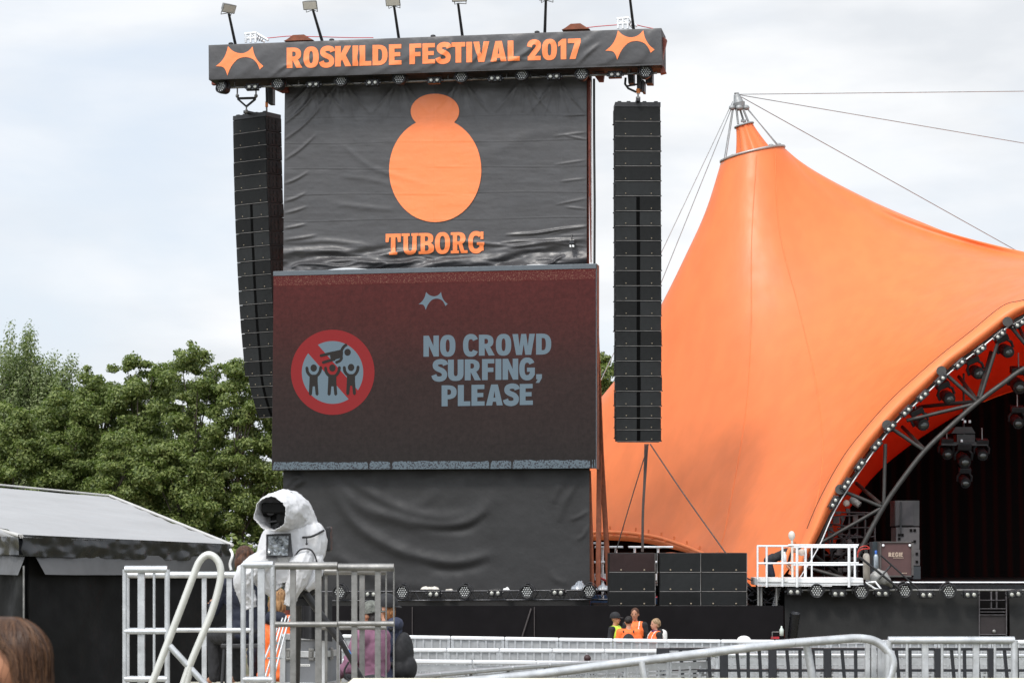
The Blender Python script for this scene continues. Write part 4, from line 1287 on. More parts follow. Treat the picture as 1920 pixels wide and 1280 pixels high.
# columns from the ring outwards (angle on the ring, then points)
COLS = [
    (180, [(1322, 400, 72), (1283, 486, 72), (1245, 563, 72), (1190, 664, 72), (1130, 742, 72.5), (1062, 820, 73), (985, 930, 73), (930, 1075, 73)]),
    (152, [(1328, 430, 71), (1286, 560, 70.4), (1240, 680, 70), (1170, 790, 70), (1110, 880, 70), (1075, 960, 70), (1050, 1025, 70)]),
    (128, [(1348, 450, 70.4), (1318, 590, 69.6), (1278, 720, 69), (1225, 830, 68.6), (1185, 920, 68.3), (1160, 970, 68.1), (1150, 1004, 68)]),
    (108, [(1377, 460, 70), (1362, 600, 69), (1340, 740, 68.2), (1310, 860, 67.4), (1283, 950, 66.8), (1266, 990, 66.5), (1255, 1016, 66.2)]),
    (90, [(1405, 460, 69.8), (1402, 610, 68.6), (1390, 760, 67.2), (1370, 880, 66), (1350, 970, 65), (1338, 1015, 64.4), (1330, 1045, 64)]),
    (74, [(1432, 455, 69.8), (1440, 600, 68.5), (1444, 750, 66.6), (1440, 880, 64.4), (1432, 980, 62.6), (1426, 1050, 61.6), (1420, 1105, 61)]),
    (58, [(1452, 445, 69.8), (1475, 590, 68.4), (1494, 740, 66.2), (1500, 860, 63.8), (1497, 950, 62), (1493, 1010, 61), (1490, 1050, 60.6)]),
    (46, [(1468, 430, 70), (1508, 565, 68.6), (1545, 690, 66.4), (1563, 780, 64.2), (1567, 840, 62.4), (1562, 880, 61), (1555, 905, 60.3)]),
    (34, [(1490, 410, 70.3), (1556, 520, 69), (1618, 615, 66.8), (1655, 685, 64.4), (1670, 725, 62.4), (1672, 750, 61), (1670, 765, 60.3)]),
    (23, [(1515, 392, 70.6), (1620, 480, 69.6), (1710, 550, 67.4), (1765, 600, 65), (1790, 628, 62.8), (1798, 640, 61.2), (1802, 647, 60.3)]),
    (13, [(1530, 370, 71), (1660, 440, 70.4), (1780, 492, 68.6), (1860, 530, 65.8), (1905, 553, 63.2), (1925, 562, 61.4), (1936, 566, 60.3)]),
    (4, [(1535, 345, 71.6), (1690, 419, 71.4), (1850, 468, 70), (1990, 494, 67), (2080, 500, 64), (2130, 509, 62), None]),
    (-4, [(1538, 328, 72.2), (1690, 406, 72.2), (1830, 459, 72.2), (1950, 495, 72.2), (2050, 512, 72.2), (2110, 519, 72.2), None]),
    (-30, [(1540, 345, 73.5), (1690, 430, 75), (1830, 490, 77), (1950, 545, 80), (2050, 600, 83), (2110, 640, 86), None]),
    (-90, [(1420, 460, 74.5), (1430, 610, 77), (1440, 740, 80), (1450, 860, 83), (1455, 950, 85), (1460, 1020, 87), (1460, 1075, 88)]),
    (-150, [(1345, 430, 74), (1315, 560, 75.5), (1265, 680, 77), (1200, 800, 79), (1130, 900, 81), (1060, 980, 83), (1010, 1060, 84)]),
]
END = {11: mp_(512, 60.3), 12: mp_(519, 72.2), 13: mp_(672, 90)}
NR = 46
cols = []
for i, (th, pts) in enumerate(COLS):
    P = [ringp(R_(th))] + [END[i] if p is None else a_(*p) for p in pts]
    if i == 0: pass
    C = catmull(P, 200)
    s = np.concatenate([[0], np.cumsum(np.linalg.norm(np.diff(C, axis=0), axis=1))]); s /= s[-1]
    u = np.linspace(0, 1, NR) ** 1.15
    cols.append(np.stack([np.interp(u, s, C[:, k]) for k in range(3)], 1))
cols = np.array(cols)                       # (ncol, NR, 3)
NC = len(cols); SUB = 7
fine = []
for r in range(NR):
    ring_ = cols[:, r]
    ext = np.vstack([ring_[-2:], ring_, ring_[:3]])
    C = catmull(ext, (len(ext) - 1) * SUB + 1)
    fine.append(C[2 * SUB:(2 + NC) * SUB])
fine = np.array(fine)                       # (NR, NC*SUB, 3)
wgt = np.interp(np.arange(NR), [0, 2, 8, NR - 8, NR - 1], [0, .3, 1, 1, 0])[:, None] * np.interp(np.arange(NC * SUB), [1 * SUB, 2.2 * SUB, 9 * SUB, 10.5 * SUB], [0, 1, 1, 0])[None]
for _ in range(70):
    av = .25 * np.roll(fine, 1, 1) + .5 * fine + .25 * np.roll(fine, -1, 1)
    fine = fine + (av - fine) * wgt[..., None]
fine[-1, 11 * SUB, 0] = XM
fine[..., 0] = np.minimum(fine[..., 0], XM)
m = MB(); m.grid(fine, closed=True); m.build('fabric', CANVAS, CN, recalc=False)
mir = fine.copy(); mir[..., 0] = 2 * XM - mir[..., 0]
m = MB(); m.grid(mir[:, ::-1], closed=True); m.build('fabric', CANVAS, CN, recalc=False)
# seams down the fabric
for ci in (4.25, 6.6):
    line = fine[:, int(ci * SUB)]
    o_ = (EYE - line); o_ /= np.linalg.norm(o_, axis=1)[:, None]
    MB().tube(line[1:] + o_[1:] * .008, .012, 5).build('seam', SEAM, CN)
# rolled edge along the front arch
outer = np.array([(1478, 1075), (1490, 1045), (1508, 1003), (1537, 935), (1580, 858), (1625, 800), (1672, 748), (1722, 702), (1765, 665), (1822, 620), (1880, 574), (1922, 562), (2000, 538), (2080, 520), (2150, 512)], float)
inner = np.array([(1500, 1085), (1514, 1050), (1530, 1015), (1560, 955), (1597, 888), (1638, 832), (1684, 780), (1736, 730), (1782, 688), (1838, 645), (1896, 602), (1945, 572), (2020, 548), (2090, 532), (2150, 527)], float)
oc = catmull(np.c_[outer, outer[:, 0] * 0], 90); ic = catmull(np.c_[inner, inner[:, 0] * 0], 90)
rows = []
for t, dY in ((0, .02), (.12, -.12), (.35, -.3), (.6, -.36), (.82, -.26), (1, .02), (1.0, .45)):
    q = oc * (1 - t) + ic * t
    nz = .05 * vnoise(np.arange(90) * .35, np.full(90, t * 3), 44)
    rows.append(a_(q[:, 0], q[:, 1], 60.25 + dY + nz))
m = MB(); m.grid(np.array(rows)); m.build('edge_roll', CANVAS_LIP, CN)
hw = np.array([(1535, 940), (1580, 862), (1650, 778), (1700, 726)]); MB().tube(a_(oc[14:, 0], oc[14:, 1] - .6, 60.12), .010, 5).build('lacing', DARK_SEAM, CN)
# scalloped left arch edge with rope and lugs
sc1 = catmull([(1000, 1090, 0), (1040, 1030, 0), (1085, 1003, 0), (1115, 998, 0), (1150, 997.5, 0), (1197, 1001, 0), (1244, 1010, 0), (1303, 1031, 0), (1345, 1052, 0), (1400, 1085, 0)], 60)
sY = np.interp(sc1[:, 0], [1000, 1150, 1255, 1330, 1420], [70.4, 67.7, 65.9, 63.6, 60.6])
m = MB(); m.tube(a_(sc1[:, 0], sc1[:, 1], sY), .055, 7); m.build('edge_rope', CANVAS_LIP, CN)
lo = sc1.copy(); lo[:, 1] += np.interp(sc1[:, 0], [1000, 1100, 1250, 1300, 1400], [15, 15, 15, 9, 6])
m = MB(); m.grid(np.array([a_(sc1[:, 0], sc1[:, 1], sY + .02), a_((sc1[:, 0] + lo[:, 0]) / 2, (sc1[:, 1] + lo[:, 1]) / 2, sY - .1), a_(lo[:, 0], lo[:, 1], sY + .1)])); m.build('edge_skirt', CANVAS_LIP, CN)
m = MB()
for x in range(1120, 1330, 24):
    y = np.interp(x, sc1[:, 0], sc1[:, 1]); Yq = float(np.interp(x, sc1[:, 0], sY))
    m.box(a_(x, y - 8, Yq - .35), (.05, .05, .1)); m.box(a_(x + 8, y + 5, Yq - .2), (.12, .04, .04))
m.build('lug', SEAM, CN)
# crown ring, mast head, little top cone
ths = np.linspace(0, 2 * math.pi, 60, endpoint=False)
ringc = np.array([ringp(t) for t in ths])
m = MB(); m.tube(ringc + (0, 0, .03), .05, 6, closed=True); m.tube(ringc + (0, 0, -.1), .035, 6, closed=True)
m.grid(np.array([ringc + (0, 0, .03), ringc + (0, 0, -.1)]), closed=True)
m.build('crown_ring', RINGM, CN)
rc1 = a_(1406, 236, YM); ru1 = (a_(1412 + 6, 232, YM) - a_(1379.5, 239, YM)) / 2
rc1 = (a_(1410, 231, YM) + a_(1380, 239, YM)) / 2; ru1 = (a_(1410, 231, YM) - a_(1380, 239, YM)) / 2
rcb = (a_(1441, 276, YM) + a_(1380, 294, YM)) / 2; rub = (a_(1441, 276, YM) - a_(1380, 294, YM)) / 2
rows = []
for t in np.linspace(0, 1, 9):
    k = t ** 1.25
    c_ = rc1 * (1 - t) + rcb * t; u_ = ru1 * (1 - k) + rub * k
    w_ = np.array([0, -np.linalg.norm(u_), 0])
    rows.append(np.array([c_ + (u_ * math.cos(a) + w_ * math.sin(a)) * (1 + .05 * math.sin(9 * a)) for a in ths]))
m = MB(); m.grid(np.array(rows), closed=True); m.build('crown_cone', CANVAS, CN)
m = MB(); c4 = np.array([rc1 + ru1 * 1.12 * math.cos(a) + np.array([0, -.3, 0]) * math.sin(a) for a in ths]); m.tube(c4, .035, 6, closed=True)
top = a_(1381, 177, YM); m.bar(top, a_(1385, 193, YM), .09, .17, 12); m.bar(a_(1385, 193, YM), a_(1388, 206, YM), .2, .16, 12)
for dx, dY in ((-13, -.1), (13, -.1), (0, -.25), (2, .2)): m.ell(a_(1386 + dx, 202, YM + dY), (.11, .08, .09), nu=8, nv=6)
for (x0, x1, dY) in ((1381, 1384, -.12), (1394, 1405, -.12), (1388, 1396, .2)): m.bar(a_(x0, 206, YM + dY), a_(x1, 233, YM + dY), .035)
m.box(a_(1394, 227, YM), (.16, .1, .07)); m.box(top + (0, 0, .03), (.14, .14, .03))
m.build('mast_head', STG, CN)
m = MB()
for p, q in (((1373, 205), (1358, 297)), ((1375, 206), (1361, 297)), ((1398, 201), (1460, 273)), ((1399, 200), (1456, 271))):
    m.bar(a_(*p, YM - .1), a_(*q, YM - .1), .018, n=6)
for x, y in ((1358, 300), (1375, 292), (1446, 273), (1460, 271)): m.ell(a_(x, y, YM - .3), (.09, .09, .05), nu=8, nv=5)
m.build('hanger', STG, CN)
GW = thing('guy_wire', 'thin steel guy wires running from the canopy mast head out across the sky', 'guy wire', top)
m = MB()
for (x0, y0), (x1, y1), dY in (((1386, 177), (2300, 167), 72), ((1386, 178), (2300, 333), 74), ((1390, 182), (1960, 500), 80), ((1374, 190), (1243, 470), 70), ((1376, 192), (1243, 520), 74)):
    far = a_(x1, y1, dY)
    if x1 < 1300: far = a_(x1 - (1376 - x1) * 3.2, y1 + (y1 - 190) * 3.2, dY - 3)
    m.bar(a_(x0, y0, YM), far, .014, n=5)
m.bar(a_(1128, 795, 74), a_(1150, 726, 74), .02, n=5)
m.build('wire', STG, GW, each=True)

# ------------------------------------------------------------------ arch truss under the canopy edge
TRS = M('arch_truss_paint', (.048, .046, .043), .5, .3, var=.2, vs=5)
AT = thing('arch_truss', 'grey tubular arch truss curving along the front edge of the orange canopy', 'truss', np.array([*at(1600, 1090, 59.6)[:2], 0]))
oc2 = catmull([(1490, 1090, 0), (1530, 1025, 0), (1563, 952, 0), (1612, 876, 0), (1668, 800, 0), (1720, 748, 0), (1770, 702, 0), (1830, 654, 0), (1892, 607, 0), (1960, 575, 0), (2050, 548, 0), (2150, 538, 0)], 80)
ic2 = catmull([(1588, 1088, 0), (1618, 1022, 0), (1656, 951, 0), (1693, 897, 0), (1734, 845, 0), (1781, 800, 0), (1832, 755, 0), (1880, 719, 0), (1930, 686, 0), (2030, 650, 0), (2150, 640, 0)], 80)
m = MB(); m.tube(a_(oc2[:, 0], oc2[:, 1], 60.3), .05, 8); m.build('outer_chord', TRS, AT)
m = MB(); m.tube(a_(oc2[:, 0] + 4, oc2[:, 1] + 2, 59.9), .018, 6); m.build('white_cable', ALU_W, AT)
m = MB(); m.tube(a_(ic2[:, 0], ic2[:, 1], 59.9), .068, 10); m.build('inner_chord', TRS, AT)
m = MB()
for p, q, Y0 in (((1578, 919), (1656, 951), 60), ((1605, 905), (1652, 945), 61.5), ((1530, 1022), (1654, 951), 60.2), ((1660, 832), (1657, 951), 60), ((1668, 800), (1734, 845), 60), ((1692, 800), (1734, 843), 61.5),
              ((1700, 788), (1832, 756), 60), ((1728, 762), (1830, 752), 61.6), ((1772, 700), (1834, 755), 60), ((1798, 706), (1832, 750), 61.6), ((1870, 645), (1836, 752), 60), ((1858, 660), (1834, 745), 61.4),
              ((1895, 612), (1960, 690), 60), ((1905, 600), (1940, 680), 61.4), ((1500, 1060), (1590, 1085), 60.3), ((1588, 1088), (1520, 1035), 61.5)):
    m.bar(a_(*p, Y0), a_(*q, 59.95), .05, n=8)
m.build('web_tube', TRS, AT, each=True)
m = MB()
for x, y in ((1578, 919), (1666, 798), (1768, 697), (1892, 605)): m.bar(a_(x - 3, y - 2, 59.8), a_(x + 3, y + 3, 60.4), .13, n=12)
m.build('end_plate', TRS, AT, each=True)
prs = [(1564, 942, 60), (1587, 908, 55), (1613, 872, 52), (1644, 835, 48), (1670, 801, 42), (1700, 771, 44), (1731, 742, 42), (1764, 712, 44), (1800, 682, 40), (1838, 656, 36), (1875, 628, 38), (1912, 607, 30)]
for i, (x, y, an) in enumerate(prs):
    lb = 'twin blinder lamp on the rim of the canopy arch, ' + ('lowest of the row' if i == 0 else ('topmost of the row' if i == len(prs) - 1 else ORD[i] + ' from the bottom'))
    put('b', a_(x, y, 59.7), (R_(-4), R_(-an), 0), lb, .95)


def moving_head(x, y, Y, label, sc=1.0, tilt=-20):
    c = a_(x, y, Y); t = thing('moving_head_lamp', label, 'lamp', c, 'moving head lamps under the canopy arch')
    R = np.array(Matrix.Rotation(R_(tilt), 3, 'Y') @ Matrix.Rotation(R_(18), 3, 'X')) * sc
    f = lambda p: c + R @ np.array(p, float)
    mb = MB(); mb.bar(f((0, .22, 0)), f((0, -.16, 0)), .15 * sc, .17 * sc, 16); mb.bar(f((0, -.16, 0)), f((0, -.24, 0)), .17 * sc, .15 * sc, 16); mb.build('lamp_head', BLK, t)
    mb = MB(); mb.ell(f((0, -.235, 0)), (.11 * sc, .03 * sc, .11 * sc), nu=14, nv=8); mb.build('lens', M_LENS_D, t)
    mb = MB(); mb.tube([f((-.21, 0, 0)), f((-.22, 0, .16)), f((-.12, 0, .28)), f((.12, 0, .28)), f((.22, 0, .16)), f((.21, 0, 0))], .04 * sc, 6); mb.build('yoke', BLK, t)
    mb = MB(); mb.box(f((0, 0, .36)), (.36 * sc, .24 * sc, .15 * sc), R / sc); mb.build('lamp_base', BLK, t, bevel=.01)
    mb = MB(); mb.bar(f((0, 0, .42)), f((.0, 0, .42)) + (0, 0, .35 * sc), .02); mb.build('clamp', STG, t)
    return t


M_LENS_D = M('dark_lens', (.05, .055, .05), .1, .3, var=.2, coat=.4, spec=.6)
for i, (x, y) in enumerate([(1727, 793), (1776, 744), (1831, 697), (1886, 657)]):
    moving_head(x, y, 60.9, 'moving head lamp hanging inside the canopy arch, ' + ['lowest', 'second from the bottom', 'third from the bottom', 'topmost'][i] + ' of four', 1.0, -25)
for i, (x, y, s, lb) in enumerate([(1774, 848, .95, 'left outer lamp of the dark lamp cluster inside the stage'), (1806, 862, 1.1, 'big centre lamp of the dark lamp cluster inside the stage'), (1840, 850, .95, 'right outer lamp of the dark lamp cluster inside the stage'),
                             (1808, 902, .9, 'lowest lamp of the dark lamp cluster inside the stage'), (1908, 722, 1.2, 'moving head lamp in the dark at the right edge of the photo'), (1906, 790, 1.0, 'dim moving head lamp below the one at the right edge')]):
    moving_head(x, y, 64, lb, s, 0)
PD = thing('lighting_pod', 'dark hanging pod truss with a sloped hood above the lamp cluster inside the stage', 'lighting truss', a_(1810, 800, 64))
m = MB(); m.prism([a_(1792, 800, 63.7), a_(1822, 800, 63.7), a_(1829, 812, 63.7), a_(1784, 812, 63.7)], (0, .8, 0)); m.box(a_(1808, 822, 64), (.5, .5, .22)); m.box(a_(1806, 832, 64), (1.3, .4, .1))
m.bar(a_(1807, 700, 64), a_(1807, 800, 64), .03)
m.build('pod_frame', M('pod_grey', (.05, .05, .052), .5, .2, var=.3), PD)
m = MB()
for x, y in ((1804, 785), (1809, 790), (1818, 790), (1803, 826)): m.box(a_(x, y, 63.6), (.06, .06, .07))
m.build('shackle', ALU, PD, each=True)

# ------------------------------------------------------------------ stage body
BACK = M('black_backdrop', (.008, .007, .007), .95, var=.3, vs=.8, spec=.1)
DRAPE, nt, b = new_mat('striped_backdrop'); N = nt.nodes; L = nt.links
tcn = N.new('ShaderNodeTexCoord'); wv = N.new('ShaderNodeTexWave'); wv.inputs['Scale'].default_value = .85; wv.inputs['Distortion'].default_value = 2.2; wv.inputs['Detail'].default_value = 2
mpn = N.new('ShaderNodeMapping'); mpn.inputs['Scale'].default_value = (1, .001, .06); L.new(tcn.outputs['Object'], mpn.inputs[0]); L.new(mpn.outputs[0], wv.inputs[0])
rp = N.new('ShaderNodeValToRGB'); e = rp.color_ramp.elements; e[0].position = .45; e[0].color = (.0045, .0035, .0035, 1); e[1].position = 1; e[1].color = (.014, .0035, .003, 1)
L.new(wv.outputs['Fac'], rp.inputs[0]); L.new(rp.outputs[0], b.inputs['Base Color']); b.inputs['Roughness'].default_value = 1; b.inputs['Specular IOR Level'].default_value = .05
ZS = zat(1093, 57.6)
ST = thing('stage', 'dark festival stage with a black front cloth and striped backdrop under the orange canopy', 'stage', np.array([*at(1750, 1090, 60)[:2], 0]))
xL, xR = at(1470, 1100, 57.6)[0], 2 * XM - at(1470, 1100, 57.6)[0]
m = MB(); m.box(((xL + xR) / 2, 68, ZS - .1), (xR - xL, 20.6, .2)); m.build('deck', BACK, ST)
m = MB()
bt = catmull([(1560, 1040, 0), (1590, 960, 0), (1640, 892, 0), (1690, 848, 0), (1760, 800, 0), (1840, 756, 0), (1920, 728, 0), (2050, 705, 0), (2150, 700, 0)], 40)
top_ = a_(bt[:, 0], bt[:, 1], 67); n = 40
bot_ = top_.copy(); bot_[:, 2] = ZS
wob = .12 * np.sin(np.linspace(0, 60, n)); top_[:, 1] += wob; bot_[:, 1] += wob
m.grid(np.array([top_, (top_ + bot_) / 2, bot_])); mt = top_.copy(); mb_ = bot_.copy(); mt[:, 0] = 2 * XM - mt[:, 0]; mb_[:, 0] = 2 * XM - mb_[:, 0]
m.grid(np.array([mt, mb_])); m.build('backdrop', DRAPE, ST)
UNDERSIDE = M('lit_underside', (.92, .10, .025), .7, var=.12, vs=.4, trans=.4, transc=(.95, .1, .02))  # canopy underside: red of light through the canvas put into the colour
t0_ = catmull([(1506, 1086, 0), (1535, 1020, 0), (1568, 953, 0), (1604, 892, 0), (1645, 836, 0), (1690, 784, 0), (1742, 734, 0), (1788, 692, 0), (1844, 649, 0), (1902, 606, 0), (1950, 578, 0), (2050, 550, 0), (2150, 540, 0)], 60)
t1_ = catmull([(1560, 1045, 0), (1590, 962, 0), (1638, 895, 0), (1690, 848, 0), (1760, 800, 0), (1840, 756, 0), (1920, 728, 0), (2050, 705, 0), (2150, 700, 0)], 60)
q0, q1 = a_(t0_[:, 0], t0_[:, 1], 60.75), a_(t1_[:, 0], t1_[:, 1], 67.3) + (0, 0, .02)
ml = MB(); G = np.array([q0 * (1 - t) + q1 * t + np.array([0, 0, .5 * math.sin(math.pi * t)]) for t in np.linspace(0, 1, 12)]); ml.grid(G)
G2 = G.copy(); G2[..., 0] = 2 * XM - G2[..., 0]; ml.grid(G2); ml.build('lit_underside', UNDERSIDE, ST, each=True)  # sheet added to stand for the underside of the canopy fabric
m = MB(); xa = at(1500, 1040, 61.5)[0]
m.box((at(1560, 1040, 64)[0] - .6, 66, ZS + 1.1), (.06, 9, 2.6))
m.box((XM, 84, 4.0), (2 * (XM - at(1050, 1000, 84)[0]), .1, 8.6))
m.build('light_block_sheet', BACK, ST, each=True)  # dark sheets added at side and back to stop light leaking in
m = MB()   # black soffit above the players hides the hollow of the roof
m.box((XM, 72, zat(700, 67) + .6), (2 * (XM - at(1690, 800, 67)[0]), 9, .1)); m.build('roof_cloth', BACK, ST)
# front cloth
SKM = M('grey_black_skirt', (.027, .027, .027), .85, var=.1, vs=1.5, bump=.1, bs=30, spec=.3)
DKM = M('dark_skirt', (.0095, .0085, .0095), .95, var=.2, vs=1.0, spec=.1)
m = MB(); G = np.zeros((6, 80, 3)); xs_ = np.linspace(at(1471, 1100, 56.6)[0], at(1836, 1100, 56.6)[0], 80)
for i in range(6): G[i, :, 0] = xs_; G[i, :, 1] = 56.6 + .02 * np.sin(xs_ * 3) + .02 * vnoise(xs_ * 1.3, xs_ * 0 + i * .3, 4); G[i, :, 2] = np.linspace(zat(1107, 56.6), 0, 6)[i]
m.grid(G); m.build('front_cloth', SKM, ST)
m = MB(); m.box(((at(1892, 1100, 56.6)[0] + xR) / 2, 56.62, zat(1107, 56.6) / 2), (xR - at(1892, 1100, 56.6)[0], .06, zat(1107, 56.6))); m.build('front_cloth', SKM, ST)
m = MB(); x0 = at(1600, 1100, 57.4)[0]
m.box(((xL + xR) / 2, 57.3, ZS - .12), (xR - xL, .1, .22)); m.build('deck_edge', BLK_GLOSS, ST, bevel=.01)
m = MB(); m.bar((at(1667, 1090, 57.2)[0], 57.2, zat(1091.3, 57.2)), (xR, 57.2, zat(1091.3, 57.2)), .022); m.build('edge_trim', ALU_W, ST)
m = MB(); m.bar(a_(1483, 1105.5, 56.3), (xR, 56.3, zat(1107, 56.3)), .025); m.build('lamp_pipe', GALV, ST)
STP = thing('stage_steps', 'black framed steps and hatch set into the stage front near the right edge', 'steps', np.array([*at(1863, 1190, 56.4)[:2], 0]))
m = MB(); m.pbox(1836, 1106, 1892, 1300, 56.9, .3)
m.build('recess', BACK, STP)
LINE = M('scuffed_edge', (.12, .11, .115), .5, .3, var=.4, vs=10)
m = MB()
for y in (1124, 1140, 1146, 1151.5): m.pbox(1837, y, 1887, y + .9, 56.5, .2)
m.pbox(1836, 1107, 1837.2, 1192, 56.5, .1); m.pbox(1886.6, 1107, 1888, 1192, 56.5, .1); m.pbox(1837, 1188, 1888, 1189.4, 56.5, .05)
for x in (1858, 1868): m.pbox(x, 1107, x + 2, 1139, 56.6, .1)
m.build('step_frame', LINE, STP)
m = MB(); m.pbox(1838, 1153, 1886, 1188, 56.55, .2); m.build('hatch', M('hatch_black', (.02, .014, .015), .6, var=.3), STP)
m = MB(); m.ell(a_(1864, 1183, 56.5), (.05, .03, .05)); m.build('hatch_lock', GALV, STP)
ff = [(1531, 1106), (1614, 1108), (1695, 1106), (1778, 1107)]
fb = [(1489, 1109), (1572, 1112.5), (1654, 1112), (1737, 1114.5), (1820, 1114), (1903, 1113)]
for i, (x, y) in enumerate(ff): put('p', a_(x, y, 56.2), (R_(8), 0, R_([-3, 2, 4, 2][i])), 'round LED lamp on the stage edge, ' + nth(i, 4))
for i, (x, y) in enumerate(fb): put('b', a_(x, y, 56.2), (0, R_(-6 if i == 5 else 0), 0), 'twin blinder lamp on the stage edge, ' + nth(i, 6))
SW = thing('black_wall', 'long near-black cloth wall between the tower and the stage', 'wall', np.array([*at(1050, 1190, 55.4)[:2], 0]))
zt_ = zat(1135, 55.4)
m = MB(); m.box(((at(560, 1150, 55.4)[0] + at(1469, 1150, 55.4)[0]) / 2, 55.45, zt_ / 2), (at(1469, 1150, 55.4)[0] - at(560, 1150, 55.4)[0], .1, zt_)); m.build('wall_cloth', DKM, SW)
m = MB()
for x in (773, 1002): m.bar(a_(x, 1137, 55.35), a_(x, 1200, 55.35), .012, n=5)
m.bar(a_(996, 1140, 55.35), a_(978, 1196, 55.35), .02, n=5)
m.build('cloth_seam', M('grey_seam', (.06, .05, .05), .7), SW)
# dark deck behind the wall that carries the subwoofers
m = MB(); x0, x1 = at(1115, 1100, 57)[0], at(1420, 1100, 57)[0]
m.box(((x0 + x1) / 2, 57.6, zt_ / 2 - .02), (x1 - x0, 4.2, zt_ - .05)); m.build('ground_deck', BACK, SW)

# ------------------------------------------------------------------ subwoofers
def sub(x0, y0, x1, y1, Y, label, brown=False, d=1.0):
    c = at((x0 + x1) / 2, y1, Y); t = thing('subwoofer', label, 'subwoofer', c, 'stacked subwoofers right of the tower')
    mb = MB(); mb.pbox(x0, y0, x1, y1, Y, d); mb.build('cabinet', BLK_SPK, t, bevel=.012)
    mb = MB(); mb.pbox(x0 + 1.4, y0 + 1.6, x1 - 1.4, y1 - 2.4, Y - .02, .04); mb.build('grille', GRILLE_BR if brown else GRILLE, t, bevel=.004)
    mb = MB(); mb.pbox(x0 + .3, y1 - 1.6, x1 - .3, y1 - .4, Y - .012, .02); mb.pbox(x1 - 1, y0 + .5, x1 - .1, y1 - .5, Y - .012, .02); mb.build('edge_rail', M_SEAM, t)
    for k in (.26, .76):
        mb = MB(); mb.ell(at(x0 + (x1 - x0) * k, y1 - 5, Y - .03), (.022, .012, .022), nu=10, nv=6); mb.build('badge', BADGE, t)


rowy = [(1036, 1073), (1073.4, 1109), (1109.4, 1136)]
rown = ['top', 'middle', 'bottom']
for r_, (ya, yb) in enumerate(rowy):
    sub(1142, ya, 1229, yb, 57, rown[r_] + (' brownish' if r_ == 0 else ' black') + ' subwoofer of the single stack next to the tower', r_ == 0)
    sub(1237, ya, 1314.4, yb, 56.8, rown[r_] + ' subwoofer in the left half of the double stack')
    sub(1315, ya, 1401, yb, 56.8, rown[r_] + ' subwoofer in the right half of the double stack, beside the orange canvas')
for i, (x, lb) in enumerate([(1258, 'left'), (1296, 'middle'), (1350, 'right')]):
    mb = MB(); mb.grid(np.array([[at(x - 18 + 36 * u, 1037 - (2.4 * math.sin(math.pi * u)) * v, 56.9 + .3 * v) for u in np.linspace(0, 1, 12)] for v in (0, 1)])); o = mb.build('cover_flap', BLK_GLOSS)
    tag(o, 'glossy black rain flap on top of the double subwoofer stack, ' + lb + ' one', 'rain cover', 'rain flaps on the subwoofers')
SCF = thing('scaffold', 'white scaffold rails in the dark behind the subwoofers under the scalloped canopy edge', 'scaffold', np.array([*at(1170, 1060, 62)[:2], 0]))
m = MB()
for (x0, y0, x1, y1) in ((1115, 1025, 1168, 1025), (1178, 1025, 1262, 1025), (1112, 1053.5, 1142, 1053.5), (1229, 1053, 1240, 1053), (1111, 1018, 1136, 1018)): m.bar(at(x0, y0, 61), at(x1, y1, 61), .03)
for x in (1155, 1190, 1130, 1234): m.bar(at(x, 1024, 61.1), at(x, 1125, 61.1), .035)
m.build('rail', ALU_W, SCF, each=True)
m = MB(); m.pbox(1112, 1075, 1142, 1087, 61.3, .2); m.pbox(1230, 1075, 1237, 1087, 61.3, .2); m.build('white_board', ALU_W, SCF, each=True)
m = MB(); m.bar(at(1116, 1078, 60.9), at(1144, 1092, 60.9), .03); m.bar(at(1232, 1112, 60.9), at(1232, 1130, 60.9), .06); m.build('red_brace', RED_C, SCF, each=True)
m = MB(); m.pbox(1225, 1120, 1237, 1135, 58.6, .3); m.pbox(1105, 1115, 1145, 1135, 61.6, .3); m.build('blue_crate', M('blue_tarp', (.04, .09, .2), .6), SCF, each=True)

# ------------------------------------------------------------------ white platform with rails left of the stage
PF = thing('work_platform', 'white railed work platform between the orange canopy and the stage', 'platform', np.array([*at(1520, 1100, 56.2)[:2], 0]))
Yp = 56.0
m = MB(); m.pbox(1420.5, 1083, 1619, 1097, Yp + .15, 1.6); m.build('platform_deck', ALU_W, PF, bevel=.01)
m = MB(); m.pbox(1420.5, 1083, 1477, 1090, Yp + .1, .05); m.pbox(1421, 1090.5, 1619, 1091.5, Yp + .12, .03); m.pbox(1421, 1097.5, 1560, 1098.6, Yp + .14, .03); m.build('toe_board', WHITE, PF, each=True)
m = MB()
for (x0, y0, x1, y1, Y) in ((1420, 1023.2, 1485, 1023.2, Yp), (1478, 1021.5, 1610, 1021.5, Yp - .05), (1420, 1055.5, 1485, 1055.5, Yp), (1478, 1055, 1610, 1055, Yp - .05), (1485, 1025, 1608, 1025, Yp + 1.5), (1485, 1058, 1619, 1058, Yp + 1.5)):
    m.bar(at(x0, y0, Y), at(x1, y1, Y), .025)
m.build('handrail', ALU_W, PF, each=True)
m = MB()
for x, y1, Y, r in ((1420.5, 1085, Yp, .025), (1437.5, 1100, Yp, .028), (1467, 1099, Yp, .028), (1494.5, 1100, Yp - .05, .034), (1592, 1100, Yp - .05, .034)): m.bar(at(x, 1022, Y), at(x, y1, Y), r)
for x, r in ((1510, .036), (1522, .022), (1603, .03)): m.bar(at(x, 1025, Yp + 1.5), at(x, 1084, Yp + 1.5), r)
m.build('post', ALU_W, PF, each=True)
m = MB()
for x in (1422, 1427.5, 1456): m.bar(at(x, 1098, Yp + .4), at(x, 1140, Yp + .4), .03)
m.build('leg', GALV, PF, each=True)
DK = thing('cable_heap', 'dark tangle of cables, ladders and gear below the white platform', 'equipment pile', at(1445, 1135, 57.5))
r2 = np.random.default_rng(2)
m = MB()
